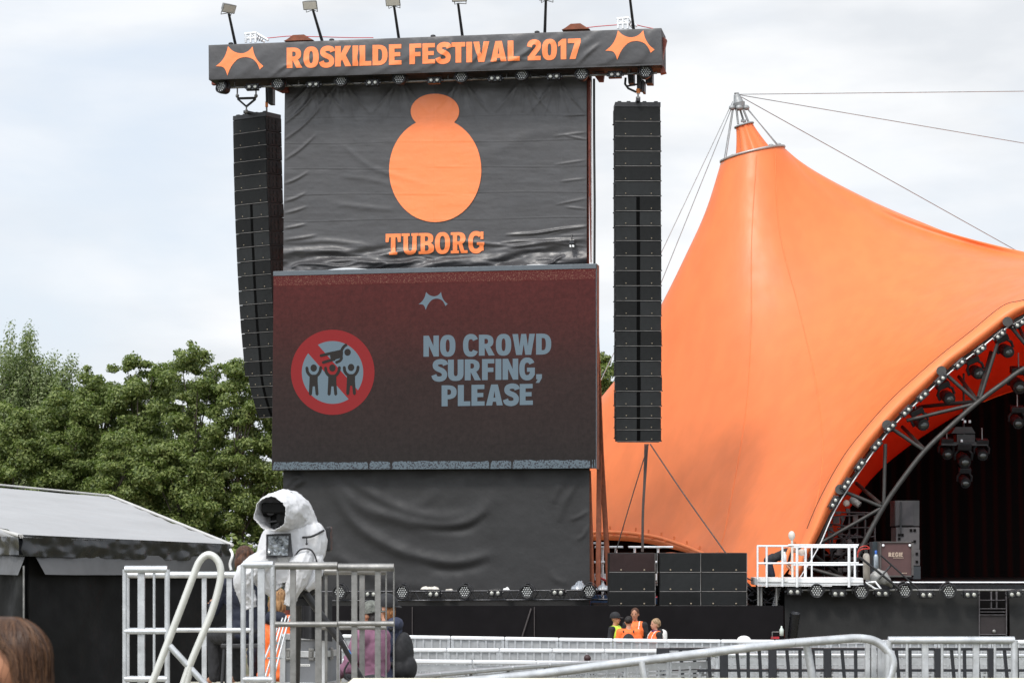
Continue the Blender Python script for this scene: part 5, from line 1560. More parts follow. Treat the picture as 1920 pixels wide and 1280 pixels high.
for k in range(26):
    p = at(1404 + 60 * r2.random(), 1102 + 32 * r2.random(), 57.1 + .6 * r2.random()); q = p + (r2.normal() * .3, .1, r2.normal() * .25); m.tube([p, (p + q) / 2 + r2.normal(size=3) * .08, q], .02, 5)
m.build('cable', M('mixed_cable', (.07, .07, .08), .5, .2, var=.7, vs=8), DK)
m = MB()
for k in range(9): y = 1104 + k * 3.9; m.bar(at(1455 - k * .9, y, 56.9), at(1464 - k * .9, y - 1.5, 56.9), .025); 
m.build('coil', M('grey_coil', (.35, .35, .36), .5, var=.4, vs=9), DK)
m = MB(); m.pbox(1404, 1099, 1472, 1140, 57.95, .05); m.build('back_cloth', BACK, DK)
m = MB(); G = np.array([[at(1428 + 40 * u, 1094 + 4 * v + 2 * r2.random(), 57 + .2 * r2.random()) for u in np.linspace(0, 1, 14)] for v in (0, .5, 1)]); m.grid(G); o = m.build('canvas_fold', CANVAS_LIP, DK)
TB = thing('vent_tube', 'open-ended black tube leaning against the stage front at its left end', 'tube', at(1483, 1210, 55.6))
m = MB(); p, q = at(1483, 1215, 55.7), at(1491, 1149, 55.5); m.bar(p, q, .11, .125, 24, caps=False); u_, w_, d_ = frame(q - p)
m.lathe([(.125, 0), (.115, .01), (.105, 0), (.09, -.6)], q, q - p, 24); m.build('pipe', BLK_GLOSS, TB)
BTN = thing('plastic_bottle', 'clear plastic bottle and small red gear at the foot of the stage corner', 'bottle', at(1465, 1193, 55.2))
m = MB(); c = at(1465.5, 1191, 55.2); m.lathe([(.0, 0), (.05, 0), (.052, .14), (.03, .18), (.018, .2), (.02, .23), (0, .23)], c, (0, 0, 1), 14); m.build('bottle_body', M('clear_plastic', (.6, .66, .6), .15, var=.1, coat=.5), BTN)
m = MB(); m.pbox(1446, 1193, 1461, 1197, 55.2, .1); m.build('red_case', M('red_case', (.4, .02, .03), .4), BTN)
m = MB(); m.tube([at(1448, 1196, 55.2), at(1448, 1184, 55.2), at(1460, 1184, 55.2)], .012, 5); m.build('wire_frame', GALV, BTN)

# ------------------------------------------------------------------ gear on the stage corner
def cylinder(x, y0, y1, w, Y, mat, label, cap=None, name='gas_cylinder'):
    t = thing(name, label, 'gas cylinder', at(x, y1, Y), 'gas cylinders at the stage corner')
    b_ = at(x, y1, Y); tp = at(x, y0, Y); H = tp[2] - b_[2]; r = w / 2 * Y / FPX
    mb = MB(); mb.lathe([(0, 0), (r, 0), (r, H * .86), (r * .8, H * .95), (r * .35, H)], b_, (0, 0, 1), 20); mb.build('cylinder_body', mat, t)
    mb = MB(); mb.lathe([(r * .45, H * .97), (r * .5, H * 1.0), (r * .5, H * 1.14), (r * .3, H * 1.17), (0, H * 1.17)], b_, (0, 0, 1), 14); mb.build('valve', cap, t)


cylinder(1625, 1036, 1086, 13, 56.1, M('beige_enamel', (.42, .38, .33), .5, var=.12), 'beige gas cylinder wrapped with a red hose at the end of the platform rails', RUBBER)
cylinder(1643, 1038, 1078, 9, 57.0, M('steel_enamel', (.34, .38, .42), .35, .4, var=.15), 'steel gas cylinder with a blue valve cap beside the brown case', M('blue_cap', (.02, .1, .4), .4))
m = MB(); m.tube(catmull([at(1608, 1036, 56), at(1613, 1026, 56), at(1624, 1023, 56), at(1630, 1028, 56), at(1617, 1029, 55.9), at(1609, 1036, 56), at(1608, 1044, 56)], 40), .016, 6); o = m.build('hose', M('red_hose', (.4, .03, .02), .4)); tag(o, 'thin red hose looped over the top of the beige cylinder', 'hose')
CS = thing('flight_case', 'tall reddish brown flight case with REGIE in pale letters at the stage corner', 'flight case', at(1684, 1083, 57.6), 'flight cases')
BRC = M('case_brown', (.085, .04, .038), .55, var=.15, vs=3)
m = MB(); m.pbox(1652, 1016, 1710, 1079, 57.6, .9); m.build('case_body', BRC, CS, bevel=.01)
m = MB(); m.pbox(1651, 1014.5, 1713, 1017, 57.56, .95); m.pbox(1709, 1015, 1713, 1081, 57.56, .95); m.pbox(1650.5, 1078, 1713, 1081, 57.56, .95); m.pbox(1650, 1015, 1652.5, 1081, 57.56, .95); m.build('case_edge', M('case_edge', (.1, .09, .085), .45, .4, var=.3), CS)
for x, y in ((1656, 1022), (1706, 1022)):
    m = MB(); m.ell(at(x, y, 57.56), (.035, .02, .035), nu=10, nv=6); m.build('corner_rivet', ALU_W, CS)
GOLD = M('pale_print', (.45, .34, .26), .6)
decal('lettering', place_text('REGIE', GL, 1666, 1693, 1043, 1043, 8, .12), lambda x, y: at(x, y, 57.575), GOLD, CS)
decal('fine_print', [[rc(1675 + k * 2.2, 1044.4, 1676.4 + k * 2.2, 1046)] for k in range(9)] + [[rc(1689 + k * 2.4, 1073, 1690.6 + k * 2.4, 1074.8)] for k in range(5)], lambda x, y: at(x, y, 57.575), GOLD, CS)
CC = thing('dark_case', 'dark upright rack frame beside the steel cylinder', 'rack', at(1643, 1083, 58))
m = MB(); m.pbox(1636, 1015, 1651, 1083, 58, .5); m.build('rack_frame', M('rack_teal', (.02, .03, .035), .5), CC)
GR_BOX = M('grey_box', (.045, .042, .043), .6, var=.15)
SP = thing('side_fill_speaker', 'grey box loudspeaker standing on top of the pale rack inside the stage', 'loudspeaker', at(1700, 985, 60.6))
m = MB(); m.pbox(1678, 938, 1724, 986, 60.6, .8); m.build('cabinet', GR_BOX, SP, bevel=.01); m = MB(); m.pbox(1680, 940, 1712, 984, 60.57, .05); m.build('grille', M('grey_grille', (.06, .055, .058), .8, var=.1), SP)
m = MB(); m.pbox(1688, 940, 1690.5, 1000, 60.5, .05); m.build('strap', BLK, SP)
RK = thing('amplifier_rack', 'pale grey rack with square dark openings inside the stage', 'rack', at(1700, 1085, 60.6))
m = MB(); m.pbox(1680, 988, 1724, 1030, 60.6, .8); m.pbox(1712, 1030, 1725, 1060, 60.6, .8); m.build('rack_body', M('rack_grey', (.085, .077, .078), .6, var=.15), RK, bevel=.01)
m = MB()
for x, y in ((1706, 991), (1713, 991), (1684, 1000), (1684, 1007), (1690, 1000), (1713, 1012), (1717, 1035), (1717, 1050)): m.pbox(x, y, x + 4.5, y + 5, 60.57, .05)
m.build('opening', BACK, RK)
m = MB(); m.pbox(1712, 1061, 1726, 1085, 60.6, .8); m.build('rack_foot', M('rack_teal2', (.03, .035, .04), .6), RK)
# covered lamp with strut
CV = thing('covered_follow_spot', 'grey plastic-covered lamp tilted on black struts at the stage edge', 'covered lamp', at(1652, 1102, 56.3))
GP = M('grey_plastic_cover', (.3, .3, .29), .35, var=.25, vs=5, bump=.3, bs=10)
pts = [((1625, 1096), 14), ((1640, 1084), 24), ((1655, 1082), 32), ((1668, 1086), 30)]
mb = MB(); C = catmull([(x, y, r) for (x, y), r in pts], 12); rows = []
for i, (x, y, r) in enumerate(C):
    d_ = np.array([.86, .5]); ctr = at(x, y, 56.3); rr = r * .5 * 56.3 / FPX * (1 + .08 * math.sin(i * 2.1))
    rows.append([ctr + np.array([-.35 * math.sin(a), math.cos(a), .93 * math.sin(a)]) * rr * (1 + .09 * math.sin(5 * a + i)) for a in np.linspace(0, 2 * math.pi, 22, endpoint=False)])
rows = [[np.mean(rows[0], 0)] * 22] + rows + [[np.mean(rows[-1], 0)] * 22]
mb.grid(np.array(rows), closed=True); mb.build('plastic_cover', GP, CV)
m = MB()
for p, q, r in (((1612, 1044), (1690, 1106), .03), ((1651, 1040), (1722, 1104), .022), ((1648, 1085), (1670, 1060), .022)): m.bar(at(*p, 55.9), at(*q, 56), r)
m.build('strut', BLK, CV, each=True)
m = MB(); m.tube([at(1624, 1091, 55.9), at(1640, 1103, 55.9), at(1652, 1103, 55.9), at(1641, 1090, 55.9)], .03, 6, closed=True); m.build('white_frame', ALU_W, CV)
m = MB(); m.ell(at(1484.5, 1003.5, 57), (.085, .085, .115)); m.bar(at(1485, 1010, 57), at(1486, 1090, 57), .03)
o = m.build('globe_lamp', M('cream_globe', (.62, .58, .52), .6, var=.1, vs=20)); tag(o, 'cream oval globe on a thin stand at the left end of the work platform', 'globe lamp')
for i, (x, y, lb) in enumerate([(1587, 943, 'cream round globe hanging under the lower end of the arch'), (1503, 1035, 'whitish wrapped globe behind the platform handrail')]):
    m = MB(); m.ell(at(x, y, 60.2 if i == 0 else 57.4), (.09, .08, .09)); o = m.build('globe_lamp', M('globe%d' % i, (.5, .42, .36), .7, var=.15, vs=15)); tag(o, lb, 'globe lamp')
m = MB(); m.bar(at(1595, 935, 60.6), at(1612, 947, 60.5), .1, .09, 12); o = m.build('wrapped_bundle', M('bundle_grey', (.2, .19, .18), .7, var=.4, vs=14)); tag(o, 'grey wrapped bundle tied under the lower end of the arch', 'bundle')
# scaffold and hanging gear in the wing
WG = thing('wing_scaffold', 'jumble of dark scaffold tubes and cables in the stage wing behind the arch foot', 'scaffold', np.array([*at(1590, 1080, 63)[:2], ZS]))
m = MB(); r3 = np.random.default_rng(9)
for x in (1545, 1560, 1578, 1592, 1607, 1622, 1640): m.bar(at(x, 945 + 30 * r3.random() if x > 1570 else 1000, 63), at(x, 1085, 63), .03)
for k in range(12): m.bar(at(1540 + 30 * r3.random(), 960 + 10 * k, 62.8), at(1600 + 50 * r3.random(), 960 + 10 * k + 3 * r3.normal(), 62.8), .022)
for k in range(10): m.bar(at(1545 + 80 * r3.random(), 980 + 60 * r3.random(), 62.6), at(1545 + 80 * r3.random(), 980 + 90 * r3.random(), 62.7), .022)
m.build('tube', M('wing_tube', (.13, .12, .12), .5, .3, var=.5, vs=3), WG)
m = MB()
for k in range(30): c = at(1545 + 85 * r3.random(), 955 + 115 * r3.random(), 62.3 + .5 * r3.random()); m.box(c, (.05 + .16 * r3.random(), .1, .04 + .14 * r3.random()))
m.build('clutter', M('wing_clutter', (.14, .125, .12), .6, var=.7, vs=4), WG, each=True)
m = MB(); m.tube(catmull([at(1540 + 0, 1040, 63.2), at(1590, 1050, 63.2), at(1640, 1045, 63.2)], 12), .03, 6); m.build('red_frame', STEEL_RED, WG)
# ------------------------------------------------------------------ grey marquee on the left
ROOF = M('grey_roof_pvc', (.36, .36, .362), .5, var=.08, vs=.8, bump=.2, bs=3, spec=.4)
TRIM = M('white_roof_trim', (.5, .49, .47), .5, var=.06)
VAL = M('shiny_black_valance', (.011, .012, .014), .3, var=.2, vs=2, spec=.7)
WALLB = M('black_tent_wall', (.0065, .0065, .007), .6, var=.3, vs=1.5, bump=.5, bs=4, spec=.18)
FLAP = M('grey_flap', (.085, .085, .087), .5, var=.12, vs=2)
MQ = thing('marquee', 'low marquee with a pale grey roof, shiny black valance and black walls at the left', 'marquee', (at(200, 1010, 30)[0], 30, 0))
A0 = at(40, 1010, 26); B0 = at(436, 1027, 29.5); L0 = at(-120, 1000, 30)
R1 = at(205, 932, 36); R0 = at(-200, 893, 33); BB = at(372, 1022, 42)


def surf(name, a, b, c, d, nu, nv, mat, amp, s, sc=1.0, mir=0):
    """quad a-b (top) c-d (bottom, under a and b) with sag noise"""
    u = np.linspace(0, 1, nu)[None, :, None]; v = np.linspace(0, 1, nv)[:, None, None]
    P = (a * (1 - u) + b * u) * (1 - v) + (c * (1 - u) + d * u) * v
    nrm_ = np.cross(b - a, c - a); nrm_ /= np.linalg.norm(nrm_)
    U = u * np.linalg.norm(b - a) + 0 * v; V_ = v * np.linalg.norm(c - a) + 0 * u
    P = P + amp(U[..., 0], V_[..., 0])[..., None] * nrm_
    mb = MB(); mb.grid(P)
    return mb.build(name, mat, s)


sag = lambda U, V: .03 * fbm(U * .5, V * .6, 51) + .012 * np.sin(V * 6 + 2 * fbm(U * .4, V * .5, 52))
surf('roof_panel', R0, R1, A0 + (0, 0, .02), B0 + (0, 0, .02), 40, 24, ROOF, sag, MQ)
surf('roof_panel', R0 + (-3, -.6, .0), R0, L0, A0, 20, 14, ROOF, sag, MQ)
surf('roof_panel', R1, R1 + (.02, .02, 0), B0, BB, 14, 10, ROOF, lambda U, V: 0 * U, MQ)
m = MB(); m.tube([R0 + (0, 0, .03), R1 + (0, 0, .03)], .016, 6); m.tube([R1 + (0, 0, .03), B0 + (0, 0, .04)], .02, 6); m.tube([R0 + (-1, -1, 0), (R0 + A0) / 2 + (-.6, 0, 0), at(0, 993, 27), A0 + (0, 0, .03)], .025, 6)
m.build('edge_trim', TRIM, MQ)
crk = lambda U, V: .05 * np.abs(fbm(U * 2.2 + V * 1.5, V * 2.5 - U * .5, 61)) + .045 * np.abs(vnoise(U * 5, V * 9, 66)) + .03 * fbm(U * 6, V * 8, 62)
dn = lambda p, z: np.array([p[0], p[1], z])
surf('valance', A0 + (0, -.03, .05), B0 + (0, -.03, .05), dn(A0, zat(1042, 26)), dn(B0, zat(1052, 29.5)), 110, 10, VAL, crk, MQ)
surf('valance', L0 + (0, -.03, .05), A0 + (0, -.03, .05), dn(L0, zat(1040, 30)), dn(A0, zat(1040, 26)), 50, 8, VAL, crk, MQ)
flp = lambda U, V: -.03 + .04 * np.sin(U * 2.2) * V + .03 * fbm(U * 1.2, V, 64)
sh = np.array([0, .06, 0])
surf('grey_flap', at(62, 1040, 26.3), B0 - (0, 0, .12) + sh, at(82, 1078, 26.3), at(436, 1081, 29.6), 60, 8, FLAP, flp, MQ)
surf('grey_flap', L0 - (0, 0, .2) + sh, at(52, 1044, 26.2), at(-120, 1072, 30), at(40, 1078, 26.2), 30, 6, FLAP, flp, MQ)
wl = lambda U, V: .05 * np.abs(np.sin(U * 3 + .6 * np.sin(V * 2) + 2 * vnoise(U * .8, V * .7, 71))) ** 2 + .05 * fbm(U * 1.6, V * .8, 72)
surf('side_wall', A0 + (0, .25, -.15), B0 + (0, .25, -.15), dn(A0, ground_z(26)) + (0, .25, 0), dn(B0, ground_z(29)) + (0, .25, 0), 110, 50, WALLB, wl, MQ)
surf('side_wall', L0 + (0, .25, -.15), A0 + (0, .25, -.15), dn(L0, .3) + (0, .25, 0), dn(A0, ground_z(26)) + (0, .25, 0), 60, 40, WALLB, wl, MQ)
surf('side_wall', B0 + (0, .3, -.15), BB + (0, .3, -.3), dn(B0, .4) + (0, .3, 0), dn(BB, 0) + (0, .3, 0), 30, 30, WALLB, wl, MQ)
m = MB(); m.bar(at(44.5, 1060, 26.1), at(44.5, 1300, 26.1), .012, n=6); m.build('cord', GALV, MQ)
m = MB(); m.tube(catmull([at(432, 1030, 29.3), at(436, 1040, 29.2), at(431, 1056, 29.2), at(433, 1068, 29.2)], 10), .02, 5); m.build('white_cord', WHITE, MQ)

# ------------------------------------------------------------------ crowd barriers
SHEET, nt, b = new_mat('perforated_aluminium'); N = nt.nodes; L = nt.links
tcn = N.new('ShaderNodeTexCoord'); no = N.new('ShaderNodeTexNoise'); no.inputs['Scale'].default_value = 3; L.new(tcn.outputs['Object'], no.inputs[0])
rp = N.new('ShaderNodeValToRGB'); e = rp.color_ramp.elements; e[0].position = .3; e[0].color = (.36, .37, .38, 1); e[1].position = .7; e[1].color = (.56, .57, .58, 1)
L.new(no.outputs[0], rp.inputs[0]); L.new(rp.outputs[0], b.inputs['Base Color']); b.inputs['Metallic'].default_value = .35; b.inputs['Roughness'].default_value = .5
b.inputs['Alpha'].default_value = .78


def barrier_proto(kind, L_=1.05):
    """local: stands on z=0, crowd side towards -Y, length along X"""
    nm = {'sheet': 'crowd_barrier', 'mesh': 'mesh_barrier', 'slat': 'slatted_barrier'}[kind]
    t = thing(nm, '-', 'crowd barrier', (0, 0, 0))
    h = 1.25
    mb = MB(); mb.box((0, 0, h), (L_ - .008, .11, .07)); mb.build('top_rail', ALU_W if kind != 'slat' else ALU, t, bevel=.02)
    mb = MB()
    for x in (-L_ / 2 + .035, L_ / 2 - .035): mb.box((x, 0, h / 2), (.06, .06, h - .07))
    mb.build('side_post', GALV_L, t, bevel=.005, each=True)
    mb = MB()
    if kind == 'sheet':
        mb.box((0, .0, h / 2), (L_ - .13, .008, h - .08)); mb.build('panel', SHEET, t)
        mb = MB()
        for k in range(5): mb.box((-L_ / 2 + .2 + k * (L_ - .4) / 4, -.02, h / 2), (.035, .02, h - .08))
        mb.build('rib', ALU, t)
    elif kind == 'mesh':
        mb.box((0, 0, h - .11), (L_ - .13, .012, .1))
        for k in range(21): mb.box((-L_ / 2 + .07 + k * (L_ - .14) / 20, 0, (h - .16) / 2), (.008, .008, h - .17))
        for k in range(24): mb.box((0, .009, .04 + k * (h - .2) / 24), (L_ - .13, .008, .008))
        mb.build('wire_mesh', ALU, t)
    else:
        for k in range(16): mb.box((0, 0, .05 + k * .07), (L_ - .13, .02, .042))
        mb.box((0, -.01, h - .12), (L_ - .13, .02, .12))
        mb.build('slats', ALU, t)
        mb = MB()
        for k in range(3): mb.box((-L_ / 4 + k * L_ / 4, -.02, h / 2 - .06), (.03, .025, h - .14))
        mb.build('rib', GALV_L, t)
    mb = MB(); mb.box((0, -.5, .012), (L_ - .02, .95, .024)); mb.build('floor_plate', ALU, t)
    mb = MB()
    for x in (-L_ / 2 + .1, L_ / 2 - .1): mb.bar((x, .03, h - .2), (x, .75, .04), .022)
    mb.build('brace', GALV_L, t, each=True)
    return t


PR = {k: barrier_proto(k) for k in ('sheet', 'mesh', 'slat')}; usedp = {}


def barrier_row(kind, pts, label, group, step=1.05):
    """pts: (px, py_top, Y) along the top"""
    P = np.array([at(*p) for p in pts]); s = np.concatenate([[0], np.cumsum(np.linalg.norm(np.diff(P[:, :2], axis=0), axis=1))])
    n = max(1, int(round(s[-1] / step)))
    for i in range(n):
        u0, u1 = s[-1] * i / n, s[-1] * (i + 1) / n
        a = np.array([np.interp(u0, s, P[:, k]) for k in range(3)]); c = np.array([np.interp(u1, s, P[:, k]) for k in range(3)])
        mid = (a + c) / 2; yaw = math.atan2(c[1] - a[1], c[0] - a[0]); lb = label.replace('#', nth(i, n))
        loc = (mid[0], mid[1], mid[2] - 1.285)
        src = PR[kind]
        if kind not in usedp: usedp[kind] = 1; o = src; o.location = loc; o.rotation_euler = (0, 0, yaw); o['label'] = lb
        else: o = copy_tree(src, loc, (0, 0, yaw), lb)
        o['group'] = group; o.scale = (np.linalg.norm(c - a) / 1.05, 1, 1)
        o.rotation_euler = (0, -math.atan2(c[2] - a[2], np.linalg.norm((c - a)[:2])), yaw)


barrier_row('sheet', [(640, 1188.5, 46), (760, 1190, 46), (1000, 1194, 46), (1250, 1197.5, 46), (1500, 1199, 46), (1660, 1199, 46), (1960, 1199, 46)],
            'silver sheet crowd barrier of the farthest row, #', 'farthest row of crowd barriers')
barrier_row('sheet', [(640, 1214, 43), (900, 1214.5, 43), (1232, 1216, 43)], 'silver sheet crowd barrier of the second row, #', 'second row of crowd barriers')
barrier_row('mesh', [(640, 1234, 38.5), (860, 1236, 38.5), (1120, 1238.5, 39)], 'wire mesh barrier in the third row, #', 'third row of mesh barriers')
barrier_row('slat', [(755, 1265, 33.6), (850, 1256.5, 35), (1010, 1243, 37), (1150, 1235.5, 38.6), (1330, 1228.5, 40.2)], 'slatted silver barrier of the slanting row, #', 'slanting row of slatted barriers')
barrier_row('slat', [(1245, 1224, 43.5), (1600, 1224.5, 43.5), (1960, 1225, 43.5)], 'slatted silver barrier behind the black railing, #', 'slatted barriers behind the black railing')
# black railing
BF = M('black_railing_paint', (.016, .017, .021), .4, var=.25, vs=8)
Yb = 40.0; zb = zat(1214, Yb); xsb = [(1243, 24), (1357, 15), (1448, 15), (1551, 14), (1655, 10), (1758, 13), (1858, 13), (1955, 13)]
for i in range(len(xsb) - 1):
    (xa, wa), (xb, wb) = xsb[i], xsb[i + 1]
    t = thing('black_railing', 'black steel railing section behind the silver handrails, ' + nth(i, len(xsb) - 1), 'railing', (at((xa + xb) / 2, 1010, Yb)[0], Yb, 0), 'black railing sections')
    pa, pb = at(xa, 1214, Yb), at(xb, 1214, Yb); w_ = wa * Yb / FPX
    m = MB(); m.box((pa[0], Yb, zb / 2), (w_, .12, zb)); m.build('main_post', BF, t, bevel=.01)
    x0, x1 = pa[0] + w_ / 2, pb[0] - wb * Yb / FPX / 2; c_ = (x0 + x1) / 2
    m = MB(); m.box((c_, Yb, zb - .02), (x1 - x0, .08, .045)); m.box((c_, Yb, zat(1256, Yb)), (x1 - x0, .05, .045)); m.box((c_, Yb, .1), (x1 - x0, .05, .045)); m.build('rail', BF, t, each=True)
    n = 3; m = MB()
    for k in range(n):
        xx = x0 + (x1 - x0) * (k + .8) / (n + .6); ln = [.10, 0, .06][k % 3]
        m.hexa([(xx + ln - .03, Yb - .02, .1), (xx + ln + .03, Yb - .02, .1), (xx + ln + .03, Yb + .02, .1), (xx + ln - .03, Yb + .02, .1),
                (xx - .028, Yb - .02, zb - .04), (xx + .028, Yb - .02, zb - .04), (xx + .028, Yb + .02, zb - .04), (xx - .028, Yb + .02, zb - .04)])
    m.build('baluster', BF, t, each=True)
for i, (x, y, w_, Y) in enumerate([(1240, 1187, 22, 49.8), (1395, 1201, 27, 46.8), (1590, 1203, 26, 46.8), (1916, 1203, 10, 46.8)]):
    m = MB(); c = at(x, y, Y); r = w_ / 2 * Y / FPX; m.lathe([(r, -.25), (r * 1.0, 0), (r * .92, r * .32), (r * .7, r * .56), (r * .35, r * .7), (0, r * .74)], c, (0, 0, 1), 20)
    o = m.build('rounded_cover', M('matt_white_cover', (.8, .79, .76), .7, var=.05)); tag(o, 'white rounded cover rising behind the farthest barriers, ' + nth(i, 4), 'cover', 'white rounded covers in the pit')

# ------------------------------------------------------------------ viewing platform rails, left
YR = 16.0
DECKM = M('platform_boards', (.36, .33, .27), .8, var=.15, vs=3, bump=.3, bs=20)
VP = thing('camera_platform', 'camera platform deck carrying the rails, tripod and flight case', 'platform', (at(480, 1010, 17.5)[0], 17.6, 0))
z0 = zat(1279, YR) - .03
z0 = 1.975; xa_, xb_ = at(300, 1010, YR)[0] - .6, at(748, 1010, YR)[0]
m = MB(); m.box(((xa_ + xb_) / 2, 18.55, z0 - .03), (xb_ - xa_, 6.1, .06)); m.build('deck', DECKM, VP)
m = MB()
for x in (240, 480, 735):
    for y in (15.8, 21.3): gz = float(ground_z(y)); m.bar((at(x, 1010, YR)[0], y, gz - .05), (at(x, 1010, YR)[0], y, z0 - .06), .03)
m.build('leg', GALV, VP, each=True)


def gate(name, label, Y, xs, ytop, ybot, mids, mat, grp=None, rt=.026):
    """xs: (px, width px, kind) kind r=round f=flat"""
    x0, x1 = xs[0][0], xs[-1][0]
    t = thing(name, label, 'guard rail', (at((x0 + x1) / 2, 1010, Y)[0], Y, zat(ybot, Y)), grp)
    m = MB(); m.bar(at(x0, ytop, Y), at(x1, ytop, Y), rt, n=12); m.build('top_tube', mat, t)
    for y in mids:
        m = MB(); m.bar(at(x0, y, Y), at(x1, y, Y), .019, n=10); m.build('middle_tube', mat, t)
    if ybot < 1300:
        m = MB(); m.bar(at(x0, ybot, Y), at(x1, ybot, Y), .022, n=10); m.build('bottom_tube', mat, t)
    for x, w_, k in xs:
        m = MB(); r = w_ * Y / FPX / 2
        if k == 'r': m.bar(at(x, ytop, Y), at(x, 1300, Y), r, n=12)
        else: m.rect_bar(at(x, ytop + 5, Y + .02), at(x, 1300, Y + .02), r * 2, r * 1.2)
        m.build('post', mat, t, bevel=.003 if k == 'f' else 0)
    return t


gate('guard_rail', 'small silver gate-like guard rail left of the curved white handrail', YR, [(234, 9, 'r'), (265, 13, 'f'), (289, 5, 'r'), (313.5, 10, 'r')], 1067, 1272, [1183], GALV_L, 'guard rails of the camera platform')
gate('guard_rail', 'bright silver gate-like guard rail right of the curved white handrail', YR, [(456, 10, 'r'), (473, 5, 'r'), (490, 13.5, 'f'), (511.5, 11, 'r')], 1058, 1273, [], GALV_L, 'guard rails of the camera platform')
t = gate('guard_rail', 'long silver guard rail behind the curved white handrail in front of the marquee wall', YR + 2.4, [(240, 6, 'r'), (383, 9, 'f'), (430, 10, 'f'), (470, 6, 'r')], 1077, 1400, [1180.5], GALV_L, 'guard rails of the camera platform')
t = gate('guard_rail', 'dull galvanised guard rail directly in front of the flight case', YR - .15, [(516, 3, 'r'), (549.5, 11, 'f'), (597, 12, 'f'), (632.5, 3, 'r')], 1060, 1400, [1169.5], GALV, 'guard rails of the camera platform')
t = gate('guard_rail', 'dull galvanised guard rail in front of the man in the purple shirt', YR - .15, [(634, 3, 'r'), (664.5, 11, 'f'), (708.5, 11, 'f'), (738.5, 3, 'r')], 1063, 1400, [1168.5], GALV, 'guard rails of the camera platform')
t = gate('guard_rail', 'rear galvanised guard rail seen between the bars of the front ones', YR + 1.6, [(600, 4, 'r'), (611.5, 5, 'f'), (679, 10, 'f'), (724, 3, 'r')], 1070.5, 1400, [1175.5], GALV, 'guard rails of the camera platform')

HR = thing('curved_handrail', 'white tubular handrail bent into a tall loop on the left of the camera platform', 'handrail', at(350, 1290, 15.5))
WTUBE = M('white_tube', (.62, .62, .58), .35, .25, var=.08, vs=6)
pth = catmull([(280, 1292, 0), (292, 1262, 0), (318, 1195, 0), (345, 1125, 0), (364, 1075, 0), (374, 1052, 0), (387, 1040, 0), (400, 1042, 0), (411, 1056, 0), (414, 1078, 0), (408, 1110, 0), (395, 1152, 0), (375, 1200, 0), (356, 1246, 0), (340, 1292, 0)], 90)
m = MB(); m.tube(at(pth[:, 0], pth[:, 1], 15.5), .0245, 14); m.build('loop_tube', WTUBE, HR)
m = MB(); m.bar(at(318, 1210, 15.5), at(392, 1290, 15.5), .022, n=12); m.build('cross_tube', GALV_L, HR)
m = MB(); m.bar(at(357, 1250, 15.5), at(345, 1300, 15.5), .0245, n=12); m.build('lower_tube', WTUBE, HR)

# right-hand handrail and gate
HR2 = thing('ramp_handrail', 'long silver handrail climbing to the right and bending down in a half loop', 'handrail', at(1300, 1290, 14))
pth = catmull([(760, 1284, 0), (880, 1276, 0), (1000, 1264, 0), (1150, 1244.5, 0), (1300, 1226, 0), (1450, 1208, 0), (1560, 1199, 0), (1610, 1196, 0), (1642, 1202, 0), (1664, 1219, 0), (1674, 1241, 0), (1669, 1266, 0), (1658, 1290, 0)], 120)
HYy = np.interp(pth[:, 0], [760, 1640], [13.2, 14.0])
m = MB(); m.tube(at(pth[:, 0], pth[:, 1], HYy), .026, 14); m.build('handrail_tube', GALV_L, HR2)
m = MB(); m.bar(at(1512, 1205, 13.95), at(1527, 1290, 13.95), .024, n=12); m.build('support_post', GALV_L, HR2)
m = MB(); m.bar(at(1203, 1239, 13.5), at(1211, 1290, 13.5), .018, n=12); m.build('support_post', GALV_L, HR2)
m = MB()
for x, w_ in ((1626.5, 9), (1638, 10), (1649, 8), (1656, 6)): m.rect_bar(at(x, 1199, 14.2), at(x, 1300, 14.2), w_ * 14 / FPX, .03)
m.build('bundled_post', GALV_L, HR2, bevel=.003, each=True)
gate('guard_rail', 'wide silver guard rail with thick and thin posts at the lower right', 14.0, [(1665.5, 14, 'r'), (1700.5, 5.5, 'r'), (1734.5, 12, 'f'), (1766.5, 5, 'r'), (1799, 5, 'r'), (1830, 11.5, 'f'), (1865.5, 5, 'r'), (1902, 13, 'r')], 1199.5, 1400, [], GALV_L, 'guard rails of the camera platform', .0225)
CR = M('cream_board', (.74, .69, .55), .75, var=.06, vs=2, bump=.2, bs=25)
SL = thing('ramp_edge_board', 'cream painted edge board running along the very bottom of the photo', 'board', (at(1290, 1010, 13.6)[0], 13.6, 2.3))
m = MB(); p0, p1 = at(655, 1275.2, 13), at(1985, 1276, 13)
m.box(((p0[0] + p1[0]) / 2, 13.0, p0[2] - .06), (p1[0] - p0[0], .5, .12)); m.build('board', CR, SL, bevel=.008)
m = MB()
for x in (700, 1100, 1500, 1900): xx = at(x, 1010, 13)[0]; gz = float(ground_z(13)); m.bar((xx, 13, gz - .05), (xx, 13, p0[2] - .12), .03)
m.build('leg', GALV, SL, each=True)

